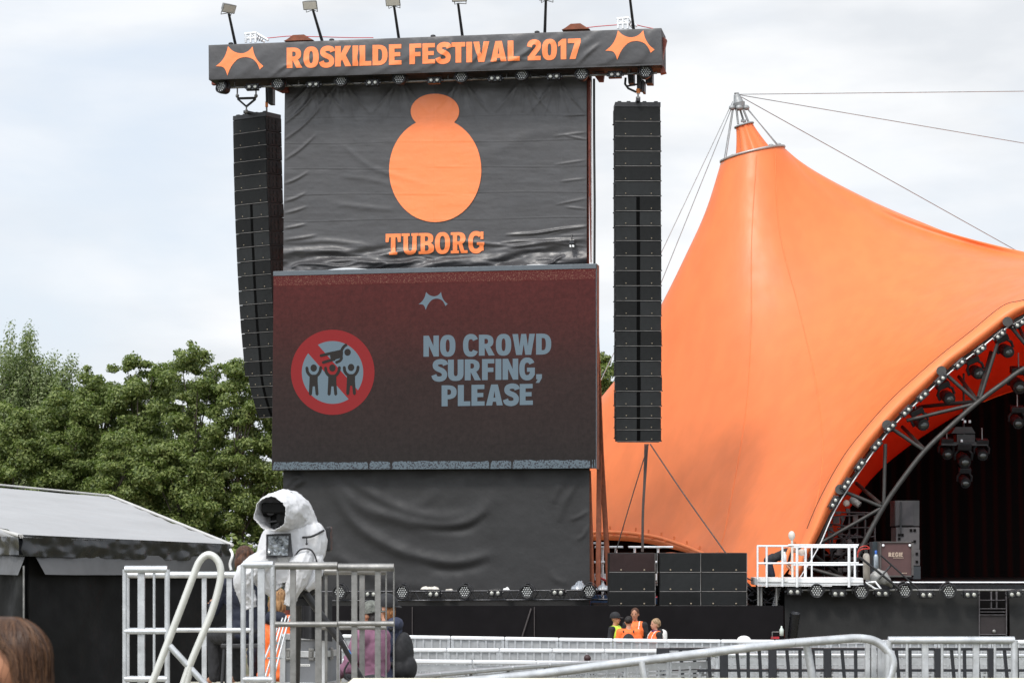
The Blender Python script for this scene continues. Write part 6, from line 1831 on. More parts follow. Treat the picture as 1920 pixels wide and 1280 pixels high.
# ------------------------------------------------------------------ flight case on the platform
FCX = thing('flight_case', 'grey flight case with silver edges, latches and a white label strip behind the guard rail', 'flight case', at(565, 1277, 21), 'flight cases')
GP2 = M('grey_laminate', (.15, .157, .17), .4, var=.1, vs=4, bump=.1, bs=60)
c0, c1, c2 = at(530, 1276.5, 21.0), at(604, 1277, 20.9), at(632, 1275, 21.3)
for q_ in (c0, c1, c2): q_[2] = 1.98
ztop = zat(1193, 20.95) - 1.98; H3 = np.array([0, 0, ztop])
c3 = c0 + (c2 - c1)
m = MB(); m.hexa([c0, c1, c2, c3, c0 + H3, c1 + H3, c2 + H3, c3 + H3]); m.build('case_body', GP2, FCX)
m = MB(); e_ = .027
for a, b_ in ((c0, c1), (c1, c2)):
    for h in (0, 1, .645): m.rect_bar(a + H3 * h, b_ + H3 * h, e_ * (2.1 if h == .645 else 2), e_ * 1.2, np.cross(b_ - a, (0, 0, 1)))
for a in (c0, c1, c2): m.rect_bar(a, a + H3, e_ * 1.9, e_ * 1.9)
m.build('aluminium_edge', ALU, FCX, bevel=.003)
m = MB()
for a in (c0, c1, c2):
    for h in (0, 1): m.ell(a + H3 * h + (0, -.005, 0), (.028, .028, .028), nu=10, nv=8)
m.build('ball_corner', ALU, FCX)
ux = (c1 - c0); fr_n = np.cross(ux, (0, 0, 1)); fr_n /= np.linalg.norm(fr_n)
uy = (c2 - c1); sd_n = np.cross(uy, (0, 0, 1)); sd_n /= np.linalg.norm(sd_n)
for (o0, u_, n_, k) in ((c0, ux, fr_n, .16), (c0, ux, fr_n, .74), (c1, uy, sd_n, .5)):
    for part in (0,):
        m = MB(); ctr = o0 + u_ * k + H3 * .64 + n_ * .012; un = u_ / np.linalg.norm(u_)
        Rm = np.stack([un, -n_, [0, 0, 1]], 1)
        m.box(ctr, (.055, .02, .11), Rm); m.box(ctr + n_ * .014, (.026, .014, .05), Rm); m.box(ctr + n_ * .012 + (0, 0, .04), (.04, .012, .014), Rm); m.box(ctr + n_ * .012 - (0, 0, .04), (.04, .012, .014), Rm)
        m.build('butterfly_latch', GALV, FCX, bevel=.003)
m = MB(); ctr = c0 + ux * .55 + H3 * .42 + fr_n * .004; m.box(ctr, (.11, .003, .02), np.stack([ux / np.linalg.norm(ux), -fr_n, [0, 0, 1]], 1)); m.build('label_strip', WHITE, FCX)
m = MB()
for k in range(8): m.box(ctr + (ux / np.linalg.norm(ux)) * (-.045 + k * .0125) + fr_n * .003, (.007, .002, .006), np.stack([ux / np.linalg.norm(ux), -fr_n, [0, 0, 1]], 1))
m.build('label_print', BLK, FCX)

# ------------------------------------------------------------------ helpers for soft bodies
def soft(mb, name, mat, parent, voxel, smooth=6, disp=None, cut=None):
    """fuse overlapping shapes into one continuous skin"""
    o = mb.build(name + '_tmp', mat, None, org=np.zeros(3), recalc=False)
    r = o.modifiers.new('r', 'REMESH'); r.mode = 'VOXEL'; r.voxel_size = voxel; r.use_smooth_shade = True
    s = o.modifiers.new('s', 'SMOOTH'); s.iterations = smooth; s.factor = .5
    if cut is not None:
        co = cut.build('cut_tmp', mat, None, org=np.zeros(3), recalc=True)
        bo = o.modifiers.new('b', 'BOOLEAN'); bo.operation = 'DIFFERENCE'; bo.object = co; bo.solver = 'EXACT'
    bpy.context.view_layer.update()
    dg = bpy.context.evaluated_depsgraph_get()
    me = bpy.data.meshes.new_from_object(o.evaluated_get(dg))
    v = np.zeros(len(me.vertices) * 3); me.vertices.foreach_get('co', v); v = v.reshape(-1, 3)
    if disp is not None:
        nn = np.zeros(len(v) * 3); me.vertices.foreach_get('normal', nn); v = v + nn.reshape(-1, 3) * disp(v)[:, None]
    org = ORG[parent.name] if parent is not None else v.mean(0)
    v = v - org; me.vertices.foreach_set('co', v.ravel()); me.polygons.foreach_set('use_smooth', np.ones(len(me.polygons), bool)); me.update()
    bpy.data.objects.remove(o)
    if cut is not None: bpy.data.objects.remove(co)
    n = bpy.data.objects.new(name, me); col.objects.link(n)
    if parent is not None: n.parent = parent
    else: n.location = tuple(org)
    ORG[n.name] = np.array(org)
    return n


def noise3(v, s, seed=0):
    return (fbm(v[:, 0] * s + v[:, 2] * s * .6, v[:, 1] * s - v[:, 2] * s * .8, seed) + fbm(v[:, 0] * s, v[:, 2] * s, seed + 7))


# ------------------------------------------------------------------ people
def skin_mat(name, c): return M(name, c, .5, var=.08, vs=12, spec=.35)


SK = skin_mat('skin', (.52, .27, .18)); SK2 = skin_mat('skin_tan', (.42, .2, .12))


def cap_(mb, p, q, r1, r2):
    mb.bar(p, q, r1, r2, 12, caps=False); mb.ell(p, r1, nu=12, nv=8); mb.ell(q, r2, nu=12, nv=8)


def person(label, loc, yaw, H=1.75, lean=0, pose=None, head=(0, 0), clothes=(), hair=None, cap=None, skin=None, vox=.018, group=None, legs=True, detail=True):
    """local frame: x right hand of the viewer, -y facing the camera; yaw turns the figure"""
    k = H / 1.75; skin = skin or SK
    t = thing('person', label, 'person', loc, group)
    Rz = np.array(Matrix.Rotation(yaw, 3, 'Z')); Lx = np.array(Matrix.Rotation(lean, 3, 'X')); piv = np.array([0, 0, .95])
    J = dict(neck=(0, .01, 1.46), head=(0, -.01, 1.62), shL=(-.185, 0, 1.41), shR=(.185, 0, 1.41), elL=(-.24, .02, 1.14), elR=(.24, .02, 1.14), wrL=(-.25, -.06, .9), wrR=(.25, -.06, .9),
             hipL=(-.09, 0, .93), hipR=(.09, 0, .93), knL=(-.1, -.02, .5), knR=(.1, -.02, .5), anL=(-.1, .02, .08), anR=(.1, .02, .08))
    up = {'neck', 'head', 'shL', 'shR'}
    if pose: J.update(pose)

    def W(p, upper=True):
        p = np.array(p, float)
        if upper: p = Lx @ (p - piv) + piv
        return np.array(loc) + Rz @ (p * k)
    posed = pose or {}
    P = {n: W(p, n[:2] in ('ne', 'he', 'sh', 'el', 'wr')) for n, p in J.items()}
    Ru = Rz @ Lx
    torso = [((0, 0, .98), (.165, .115, .13)), ((0, -.005, 1.12), (.14, .105, .15)), ((0, -.01, 1.28), (.172, .12, .19)), ((0, .0, 1.39), (.16, .095, .08))]

    def add_torso(mb, g=0):
        for c, r in torso: mb.ell(W(c), (np.array(r) + g) * k, Ru, 18, 12)
        cap_(mb, P['shL'], P['shR'], (.062 + g) * k, (.062 + g) * k)

    def add_arm(mb, s, g=0, full=True):
        a, b_, c = P['sh' + s], P['el' + s], P['wr' + s]
        cap_(mb, a, b_, (.052 + g) * k, (.042 + g) * k)
        if full: cap_(mb, b_, c, (.041 + g) * k, (.028 + g) * k)

    def add_leg(mb, s, g=0, full=True, low=1.0):
        a, b_, c = P['hip' + s], P['kn' + s], P['an' + s]
        cap_(mb, a, b_, (.088 + g) * k, (.058 + g) * k)
        if full: cap_(mb, b_, b_ + (c - b_) * low, (.056 + g) * k, (.04 + g) * k)
    mb = MB(); add_torso(mb)
    for s in 'LR':
        add_arm(mb, s)
        if legs: add_leg(mb, s); d = Rz @ np.array([0, -.13, -.04]); cap_(mb, P['an' + s], P['an' + s] + d * k, .036 * k, .03 * k)
        a, b_ = P['el' + s], P['wr' + s]; d = (b_ - a) / np.linalg.norm(b_ - a)
        u, w_, _ = frame(d); palm = b_ + d * .05 * k
        mb.ell(palm, (.03 * k, .03 * k, .04 * k), nu=10, nv=8)
        for q in range(4):
            off_ = u * (q - 1.5) * .018 * k; ln = (.055, .068, .063, .048)[q] * k
            mid = palm + d * .03 * k + off_ + d * ln * .55 + w_ * .006; cap_(mb, palm + d * .022 * k + off_, mid, .0088 * k, .008 * k); cap_(mb, mid, mid + d * ln * .4 + w_ * .02 * k, .008 * k, .007 * k)
        cap_(mb, palm - d * .01 * k + u * .022 * k, palm + d * .03 * k + u * .052 * k, .011 * k, .009 * k)
    cap_(mb, W((0, .01, 1.40)), P['neck'] + (P['head'] - P['neck']) * .4, .055 * k, .05 * k)
    Rh = Ru @ np.array(Matrix.Rotation(head[0], 3, 'Z') @ Matrix.Rotation(head[1], 3, 'X'))
    hp_ = P['head']
    Hd = lambda p: hp_ + Rh @ (np.array(p) * k)
    mb.ell(Hd((0, .005, .03)), np.array((.076, .094, .095)) * k, Rh, 18, 14); mb.ell(Hd((0, -.02, -.035)), np.array((.058, .07, .075)) * k, Rh, 16, 12)
    mb.ell(Hd((0, -.07, -.09)), np.array((.026, .022, .02)) * k, Rh, 10, 8)
    mb.bar(Hd((0, -.082, .02)), Hd((0, -.108, -.028)), .008 * k, .016 * k, 8); mb.ell(Hd((0, -.104, -.03)), .016 * k, nu=8, nv=6)
    for s in (-1, 1): mb.ell(Hd((s * .077, .01, -.005)), np.array((.012, .02, .032)) * k, Rh, 10, 8)
    soft(mb, 'body', skin, t, vox, 4)
    if detail:
        m = MB()
        for s in (-1, 1): m.ell(Hd((s * .03, -.082, .012)), np.array((.012, .008, .007)) * k, Rh, 8, 6)
        m.build('eyes', BLK, t)
        m = MB(); m.ell(Hd((0, -.088, -.058)), np.array((.024, .008, .007)) * k, Rh, 8, 6); m.build('mouth', M_LIP, t)
    for c in clothes:
        kind, mat = c[0], c[1]; g = c[2] if len(c) > 2 else .014; mb = MB()
        if kind in ('tshirt', 'shirt', 'jacket', 'vest'):
            if kind == 'vest':
                for c_, r_ in torso: mb.ell(W(c_), (np.array(r_) + g) * k, Ru, 18, 12)
                cap_(mb, P['shL'] * .85 + P['shR'] * .15, P['shL'] * .15 + P['shR'] * .85, (.056 + g) * k, (.056 + g) * k)
            else: add_torso(mb, g)
            mb.ell(W((0, .0, .93)), (np.array((.17, .12, .08)) + g) * k, Ru, 16, 10)
            if kind != 'vest':
                for s in 'LR':
                    a, b_ = P['sh' + s], P['el' + s]
                    if kind == 'tshirt': cap_(mb, a, a + (b_ - a) * .62, (.056 + g) * k, (.054 + g) * k)
                    else: add_arm(mb, s, g + .002)
            if kind == 'jacket': mb.ell(W((0, .1, 1.47)), np.array((.13, .07, .07)) * k, Ru, 14, 10); mb.ell(W((0, .02, 1.45)), np.array((.11, .1, .05)) * k, Ru, 14, 10)
        elif kind in ('trousers', 'shorts'):
            mb.ell(W((0, 0, .95)), (np.array((.165, .118, .12)) + g) * k, Ru if lean else Rz, 16, 10)
            for s in 'LR':
                if kind == 'trousers': add_leg(mb, s, g)
                else:
                    a, b_ = P['hip' + s], P['kn' + s]; cap_(mb, a, a + (b_ - a) * .9, (.09 + g) * k, (.075 + g) * k)
        elif kind == 'shoes':
            for s in 'LR': d = Rz @ np.array([0, -.16, -.045]); cap_(mb, P['an' + s] - (0, 0, .03), P['an' + s] + d * k, .045 * k, .036 * k)
        elif kind == 'backpack':
            mb.ell(W((0, .19, 1.2)), np.array((.14, .085, .2)) * k, Ru, 20, 14); mb.ell(W((0, .19, 1.06)), np.array((.145, .09, .13)) * k, Ru, 20, 14); mb.ell(W((0, .26, 1.06)), np.array((.105, .055, .11)) * k, Ru, 16, 12)
            for s in (-1, 1): mb.tube(catmull([W((s * .1, .12, 1.1)), W((s * .14, -.1, 1.15)), W((s * .13, -.13, 1.3)), W((s * .12, -.03, 1.46)), W((s * .1, .12, 1.42))], 14), .022 * k, 8)
        elif kind == 'scarf': mb.ell(W((0, -.01, 1.47)), np.array((.085, .085, .05)) * k, Ru, 14, 10)
        elif kind == 'stripe':
            for s in (-1, 1): mb.tube(catmull([W((s * .1, -.15, .95)), W((s * .1, -.155, 1.2)), W((s * .1, -.13, 1.38)), W((s * .1, -.02, 1.485)), W((s * .1, .12, 1.4)), W((s * .1, .145, 1.15)), W((s * .1, .14, .95))], 30), .018 * k, 6)
        nm = {'stripe': 'reflective_strip'}.get(kind, kind)
        wr = (lambda v: .009 * (np.clip(1 - np.abs(2.6 * fbm(v[:, 0] * 9 + v[:, 2] * 5, v[:, 1] * 9 - v[:, 2] * 7, 3, 3)), 0, 1) ** 2 - .35) + .003 * noise3(v, 22, 3)) if kind in ('tshirt', 'shirt', 'jacket', 'vest', 'trousers') else None
        soft(mb, nm, mat, t, vox * .95, 3, wr)
    if hair:
        mb = MB()
        st = hair[0]
        mb.ell(Hd((0, .018, .045)), np.array((.085, .098, .092)) * k, Rh, 18, 12)
        if st == 'bob':
            mb.ell(Hd((0, .035, -.03)), np.array((.102, .092, .12)) * k, Rh, 18, 12); mb.ell(Hd((0, .05, -.09)), np.array((.09, .07, .08)) * k, Rh, 16, 12)
        elif st == 'long':
            mb.ell(Hd((0, .04, -.04)), np.array((.09, .08, .12)) * k, Rh, 18, 12); mb.ell(Hd((0, .06, -.16)), np.array((.085, .05, .13)) * k, Rh, 16, 12)
        elif st == 'curly':
            rg = np.random.default_rng(8)
            for _ in range(46):
                d = rg.normal(size=3); d[1] = abs(d[1]) * .9 - .15; d /= np.linalg.norm(d); mb.ell(Hd(np.array((0, .02, .03)) + d * (.085, .1, .1)), .024 * k, nu=8, nv=6)
        elif st == 'low': mb.ell(Hd((0, .05, -.05)), np.array((.07, .06, .09)) * k, Rh, 16, 10)
        soft(mb, 'hair', hair[1], t, vox * .8, 2, lambda v: .0035 * noise3(v, 40, 9))
    if cap:
        mb = MB(); rows = []
        for a in np.linspace(0, 1, 8):
            ph = a * math.pi / 2; rows.append([Hd((.099 * math.sin(ph) * math.cos(q), .014 + .113 * math.sin(ph) * math.sin(q), .045 + .102 * math.cos(ph))) for q in np.linspace(0, 2 * math.pi, 26, endpoint=False)])
        rows.append([Hd((.098 * math.cos(q), .014 + .111 * math.sin(q), .018)) for q in np.linspace(0, 2 * math.pi, 26, endpoint=False)])
        mb.grid(np.array(rows), closed=True)
        sg = cap[1]
        P6 = [Hd((.075 * math.cos(q), sg * (.09 + .075 * abs(math.sin(q))), .035 - .012 * abs(math.sin(q)))) for q in np.linspace(0, math.pi, 12)]
        mb.prism(P6, Rh @ np.array([0, 0, -.008]))
        mb.build('cap', cap[0], t)
    return t


def hairm(name, c0, c1):
    m, nt, b = new_mat(name); N = nt.nodes; L = nt.links
    tcn = N.new('ShaderNodeTexCoord'); mpn = N.new('ShaderNodeMapping'); mpn.inputs['Scale'].default_value = (90, 90, 9); L.new(tcn.outputs['Object'], mpn.inputs[0])
    no = N.new('ShaderNodeTexNoise'); no.inputs['Scale'].default_value = 1; no.inputs['Detail'].default_value = 4; no.inputs['Distortion'].default_value = .6; L.new(mpn.outputs[0], no.inputs['Vector'])
    rp = N.new('ShaderNodeValToRGB'); e = rp.color_ramp.elements; e[0].position = .35; e[0].color = (*c0, 1); e[1].position = .68; e[1].color = (*c1, 1)
    L.new(no.outputs['Fac'], rp.inputs[0]); L.new(rp.outputs[0], b.inputs['Base Color']); b.inputs['Roughness'].default_value = .5; b.inputs['Specular IOR Level'].default_value = .3
    bp = N.new('ShaderNodeBump'); bp.inputs['Strength'].default_value = .8; bp.inputs['Distance'].default_value = .01; L.new(no.outputs['Fac'], bp.inputs['Height']); L.new(bp.outputs[0], b.inputs['Normal'])
    return m


M_LIP = M('lip', (.3, .09, .07), .5)
NAVY = M('navy_cloth', (.010, .013, .027), .8, var=.25, vs=10); NAVY2 = M('navy_hoodie', (.032, .04, .075), .8, var=.2, vs=10)
BLKC = M('black_cloth', (.014, .014, .016), .8, var=.3, vs=10); PURP = M('mauve_shirt', (.23, .105, .165), .75, var=.12, vs=9, bump=.2, bs=30)
HV_O = M('hi_vis_orange', (.95, .17, .03), .6, var=.1, vs=9); HV_Y = M('hi_vis_yellow', (.62, .9, .08), .6, var=.1, vs=9); REFL = M('reflective_tape', (.75, .75, .72), .3, .2)
CAMO = M('camouflage', (.12, .125, .11), .8, var=.75, vs=34); BRNH = hairm('brown_hair', (.02, .008, .005), (.12, .05, .025)); BLNH = hairm('dark_blond_hair', (.10, .045, .018), (.48, .27, .12))
DKH = hairm('black_hair', (.006, .005, .005), (.035, .028, .026)); GING = hairm('ginger_hair', (.08, .03, .012), (.4, .17, .06)); CURL = hairm('light_hair', (.14, .08, .04), (.55, .38, .22))
DENIM = M('dark_denim', (.016, .024, .05), .85, var=.2, vs=14); SCARF = M('purple_scarf', (.10, .02, .08), .8, var=.3); PINKS = M('red_shorts', (.6, .06, .04), .7)
KHAKI = M('olive_cloth', (.06, .065, .03), .85, var=.2)


def foot(px, Y, z=None): p = at(px, 1010, Y); return (p[0], Y, float(ground_z(Y)) if z is None else z)


# men and women standing in the pit
hz = lambda py, Y: zat(py, Y)     # height of a head top
person('man in a black cap and yellow hi-vis vest standing in the pit, facing right', foot(1153, 48), R_(62), 1.78, clothes=[('shirt', BLKC, .012), ('vest', HV_Y, .022), ('trousers', BLKC, .012), ('shoes', BLK, .01)], cap=(BLKC, -1),
       pose=dict(elR=(.26, -.12, 1.16), wrR=(.18, -.3, 1.22)), skin=SK2, vox=.02, group='staff in the pit')
person('person with black hair and a black backpack over an orange vest, seen from behind', foot(1178, 47.6), R_(176), 1.72, clothes=[('tshirt', HV_O, .02), ('trousers', BLKC, .012), ('backpack', BLKC), ('shoes', BLK, .01)], hair=('short', DKH), vox=.02, group='staff in the pit')
person('tall man with short brown hair and an orange vest facing the camera', foot(1190, 48.6), R_(-14), 1.86, clothes=[('shirt', BLKC, .012), ('vest', HV_O, .024), ('stripe', REFL), ('trousers', BLKC, .012), ('shoes', BLK, .01)], hair=('short', BRNH), skin=SK2, vox=.02, group='staff in the pit')
person('person with curly light hair, purple scarf and orange vest facing left', foot(1228, 47.8), R_(-66), 1.66, clothes=[('jacket', BLKC, .012), ('vest', HV_O, .026), ('stripe', REFL), ('scarf', SCARF), ('trousers', BLKC, .012), ('shoes', BLK, .01)], hair=('curly', CURL), vox=.02, group='staff in the pit')
# only the crown of a head shows over the slanting barrier
t = person('dark-haired person behind the slanting barrier, only the crown of the head showing', foot(1101, 40.3), R_(160), (zat(1226.5, 40.3) - float(ground_z(40.3))), clothes=[('jacket', BLKC, .012), ('trousers', BLKC, .012)], hair=('short', M('dark_red_hair', (.04, .015, .015), .5, var=.5, vs=60)), vox=.02)
# bending man on the white platform
zp = zat(1084, 56.8) - .48
person('man in a black t-shirt and dark shorts bending over on the white platform', (at(1447, 1010, 58.3)[0], 58.3, zp), R_(78), 1.74, lean=R_(66), head=(0, R_(8)), clothes=[('tshirt', BLKC, .014), ('shorts', NAVY, .014), ('shoes', BLK, .01)], hair=('short', DKH),
       pose=dict(elL=(-.2, -.26, 1.22), wrL=(-.16, -.42, 1.28), elR=(.2, -.28, 1.24), wrR=(.15, -.42, 1.3), hipL=(-.09, .1, .92), hipR=(.09, .1, .92), knL=(-.1, -.02, .5), knR=(.12, .05, .5), anL=(-.1, .1, .08), anR=(.12, .2, .08)), vox=.02)
m = MB(); c = at(1471, 1052, 56.6); m.lathe([(0, 0), (.05, 0), (.05, .2), (.025, .25), (.025, .29), (0, .29)], c - (0, 0, .05), (0, 0, 1), 14); o = m.build('spray_can', M('can_white', (.7, .7, .72), .4)); tag(o, 'small white can with a dark red base beside the bending man', 'can')
m = MB(); m.tube(catmull([at(1490, 1015, 57.2), at(1478, 1035, 57.1), at(1470, 1062, 57.1), at(1462, 1084, 57.1)], 12), .05, 8); o = m.build('canvas_strip', CANVAS_LIP); tag(o, 'narrow orange canvas strip gathered behind the bending man', 'canvas strip')

# people on and behind the camera platform
zc = 2.22
seat = dict(knL=(-.12, -.42, .9), knR=(.12, -.42, .9), anL=(-.12, -.4, .52), anR=(.12, -.4, .52), elL=(-.24, -.12, 1.16), wrL=(-.16, -.34, 1.2), elR=(.24, -.12, 1.16), wrR=(.16, -.34, 1.2))
person('person with a brown bob and navy jacket, half hidden behind the white camera cover', (at(458, 1010, 20.6)[0], 20.6, zat(1027, 20.6) - 1.66), R_(-150), 1.68, clothes=[('jacket', NAVY, .012), ('trousers', BLKC)], hair=('bob', BRNH), skin=SK2, pose=seat, vox=.012)
STL = thing('stool', 'black folding stool under the person with the brown bob', 'stool', (at(458, 1010, 20.6)[0], 20.6, 1.98))
sx = at(458, 1010, 20.6)[0]; szz = zat(1027, 20.6) - 1.66 + .8
m = MB(); m.box((sx, 20.6, szz), (.36, .34, .04)); m.build('seat', BLK, STL, bevel=.01)
m = MB()
for dx in (-1, 1):
    for dy in (-1, 1): m.bar((sx + .15 * dx, 20.6 + .14 * dy, szz), (sx + .17 * dx, 20.6 + .16 * dy, 1.98), .014)
m.build('leg', BLK, STL, each=True)
person('person with long light brown hair and an orange vest, seen from behind through the rails', (at(522, 1010, 22.6)[0], 22.6, zat(1102, 22.6) - 1.80), R_(168), 1.80, clothes=[('jacket', NAVY, .014), ('vest', HV_O, .03), ('trousers', KHAKI)], hair=('long', BLNH), vox=.013)
person('man in a mauve shirt and camouflage cap facing left behind the rails', (at(697, 1010, 22.3)[0], 22.3, zat(1128, 22.3) - 1.76), R_(-122), 1.76, head=(R_(-6), R_(8)), clothes=[('shirt', PURP, .026), ('trousers', DENIM)], hair=('low', DKH), cap=(CAMO, 1), skin=SK2,
       pose=dict(elL=(-.27, -.05, 1.12), wrL=(-.2, -.3, 1.06), elR=(.27, -.08, 1.13), wrR=(.2, -.32, 1.05)), vox=.013)
person('person in a black backwards cap and navy hooded jacket with a black backpack', (at(724, 1010, 23.4)[0], 23.4, zat(1114, 23.4) - 1.86), R_(-112), 1.86, head=(R_(6), R_(-4)), clothes=[('jacket', NAVY2, .024), ('backpack', BLKC), ('trousers', BLKC)], hair=('low', GING), cap=(BLKC, 1), vox=.013)

# foreground head
YH = 5.6; hc = at(10, 1238, YH)
YAW = R_(-108); wz = zat(1150, YH) - 1.715
t = person('woman with long brown hair seen from behind at the bottom left corner', (hc[0], YH, wz), YAW, 1.70, head=(0, R_(6)), clothes=[('jacket', M('grey_purple_knit', (.1, .09, .12), .9, var=.3, vs=20), .012), ('trousers', DENIM)], vox=.009, skin=skin_mat('skin_warm', (.5, .24, .14)))
HB, nt, b = new_mat('chestnut_hair'); N = nt.nodes; L = nt.links
ge = N.new('ShaderNodeNewGeometry'); rp = N.new('ShaderNodeValToRGB'); e = rp.color_ramp.elements
e[0].color = (.03, .013, .006, 1); e[1].color = (.15, .072, .032, 1); x = e.new(.6); x.color = (.07, .031, .014, 1)
L.new(ge.outputs['Random Per Island'], rp.inputs[0]); L.new(rp.outputs[0], b.inputs['Base Color']); b.inputs['Roughness'].default_value = .42; b.inputs['Specular IOR Level'].default_value = .35
Rh = np.array(Matrix.Rotation(YAW, 3, 'Z')); hk = 1.7 / 1.75
hd0 = np.array([hc[0], YH, wz]) + np.array([0, 0, 1.62 * hk]) + Rh @ np.array([0, -.01, 0])


def hp3(ang, z, po, f=1.0):
    """point on the hair surface: angle round the head, height, offset of the parting"""
    if z > .035: k_ = math.sqrt(max(0, 1 - ((z - .035) / .098) ** 2)); rx, ry, cy = .091 * k_, .103 * k_, .02 * k_ + po * (1 - k_)
    else:
        t_ = min(1, (.035 - z) / .16); rx, ry, cy = .091 - .004 * t_, .103 - .045 * t_, .02 + .055 * t_
    return hd0 + Rh @ np.array([rx * f * math.cos(ang), cy + ry * f * math.sin(ang), z])


rows = []
for z in list(np.linspace(.1325, .035, 12)) + list(np.linspace(.0, -.33, 10)):
    rows.append([hp3((a if z > .1 else max(.5, min(math.pi - .42, a)) if a < math.pi else (math.pi - .42 if a < 1.5 * math.pi else .42 + 2 * math.pi)), z, 0, .955) for a in np.linspace(-.25 if z < .07 else -1.1, math.pi + (.25 if z < .07 else 1.1), 34)])
mb = MB(); mb.grid(np.array(rows)); mb.build('hair', HB, t)
r4 = np.random.default_rng(12); mb = MB(); zz = np.array([.1325, .128, .115, .095, .07, .04, .0, -.05, -.11, -.19, -.3])
for i in range(1500):
    a0 = r4.uniform(-.95, math.pi + .95); po = -.02 + .05 * r4.random(); f = .965 + .06 * r4.random() ** 2; am = float(np.clip(a0, .5 + .12 * r4.random(), math.pi - .42)); ph = r4.random() * 6; wa = .02 + .05 * r4.random()
    P_ = []
    for q, z in enumerate(zz):
        t_ = np.clip((.122 - z) / .07, 0, 1); an = a0 * (1 - t_) + am * t_ + wa * math.sin(z * 22 + ph) * t_
        P_.append(hp3(an, z, po, f + .02 * math.sin(z * 30 + ph) * t_))
    mb.tube(catmull(P_, 22), np.linspace(.0022, .0013, 22), 3)
for i in range(16):
    a0 = r4.uniform(0, math.pi); P_ = [hp3(a0 + .3 * r4.normal() * q * .2, z, 0, 1.03 + .05 * math.sin(q * .8)) for q, z in enumerate((.125, .11, .08, .04, -.02, -.08))]; mb.tube(catmull(P_, 16), .0006, 3)
mb.build('hair_strands', HB, t)

# ------------------------------------------------------------------ covered broadcast camera
WCL = M('white_rain_cover', (.70, .70, .715), .6, var=.06, vs=9, bump=.25, bs=30, trans=.1, transc=(.7, .7, .7))
Yc = 16.7; pm = Yc / FPX
CM = thing('broadcast_camera', 'broadcast camera wrapped in a white hooded rain cover on a tripod', 'camera', at(565, 1270, Yc + .2))


def ce(mb, x, y, rx, ry, ry_d, dY=0, rot=0):
    mb.ell(at(x, y, Yc + dY), (rx * pm, ry_d, ry * pm), np.array(Matrix.Rotation(rot, 3, 'Y')), 22, 16)


DEEP = M('deep_black', (.004, .004, .004), .5, spec=.15)


def crump(a, s_, seed, amp):
    n1 = 1 - np.abs(2.3 * fbm(a * 1.1 + 3, s_ * .8, seed, 2)); n2 = 1 - np.abs(2.6 * fbm(a * 2.4, s_ * 2.1 + 5, seed + 5, 3))
    return amp * (np.clip(n1, 0, 1) ** 2.5 - .35) + amp * .5 * (np.clip(n2, 0, 1) ** 3 - .3)


def sleeve(name, path, radii, seed, amp=.02, n=64, k=70, flat=1.0, thick=.004, open_end=True):
    """cloth tube along a path of (px, py, dY); radii in metres"""
    P = catmull([at(x, y, Yc + d) for x, y, d in path], k); r = np.interp(np.linspace(0, 1, k), np.linspace(0, 1, len(radii)), radii)
    r = np.convolve(np.pad(r, 5, 'edge'), np.ones(11) / 11, 'valid')
    T = np.gradient(P, axis=0); T /= np.linalg.norm(T, axis=1)[:, None]; rows = []; u = np.array([1.0, 0, 0]); L_ = np.concatenate([[0], np.cumsum(np.linalg.norm(np.diff(P, axis=0), axis=1))])
    an = np.linspace(0, 2 * math.pi, n, endpoint=False)
    for i in range(k):
        u = u - T[i] * np.dot(u, T[i]); u /= np.linalg.norm(u); w_ = np.cross(T[i], u)
        # blend the noise over the wrap so that the tube closes cleanly
        f = .5 - .5 * np.cos(an); c1 = crump(an * 1.6, L_[i] * 7 + 0 * an, seed, amp); c2 = crump((an + 2 * math.pi * (an < math.pi)) * 1.6, L_[i] * 7 + 0 * an, seed, amp)
        rr = r[i] + c1 * f + c2 * (1 - f)
        rows.append(P[i] + np.outer(rr * np.cos(an), u) + np.outer(rr * flat * np.sin(an), w_))
    mb = MB(); mb.grid(np.array(rows), closed=True); o = mb.build(name, WCL, CM, recalc=True)
    sd = o.modifiers.new('thickness', 'SOLIDIFY'); sd.thickness = thick; sd.offset = -1
    return o


def drape(name, rings, seed, amp=.02, n=110, k=70):
    """rings: (py, x_left, x_right, half depth, dY)"""
    R5 = catmull([(a, b_, c_, 0) for a, b_, c_, _, _ in rings], k)[:, :3]; q = catmull([(d_, e_2, 0) for *_, d_, e_2 in rings], k); an = np.linspace(0, 2 * math.pi, n, endpoint=False); rows = []
    for i in range(k):
        y, xl, xr = R5[i]; dep, dY = q[i, 0], q[i, 1]; L_ = y * pm * 5.5
        f = .5 - .5 * np.cos(an + 1.5); aa = an + 0.0; c1 = crump(aa * 2.2 + L_ * .25, L_ * .45 + 0 * an, seed, amp); c2 = crump((aa + 2 * math.pi * (an < math.pi)) * 2.2 + L_ * .25, L_ * .45 + 0 * an, seed, amp)
        g_ = (c1 * f + c2 * (1 - f)) * np.interp(i / k, [0, .15, 1], [.4, .8, 1.3])
        hem = 6 * np.sin(an * 3 + 1) * max(0, i / k - .75) * 3
        ctr = at((xl + xr) / 2, y, Yc + dY); hx = (xr - xl) / 2 * pm
        cs, sn = np.cos(an), np.sin(an); X = np.sign(cs) * np.abs(cs) ** .9 * (hx + g_); Yv = -np.sign(sn) * np.abs(sn) ** .9 * (dep + g_)
        rows.append(np.stack([ctr[0] + X, ctr[1] + Yv, ctr[2] - hem * pm], 1))
    top = np.array(rows[0]).mean(0); rows = [np.repeat((top + (0, 0, .012))[None], n, 0)] + rows
    mb = MB(); mb.grid(np.array(rows), closed=True); return mb.build(name, WCL, CM, recalc=True)


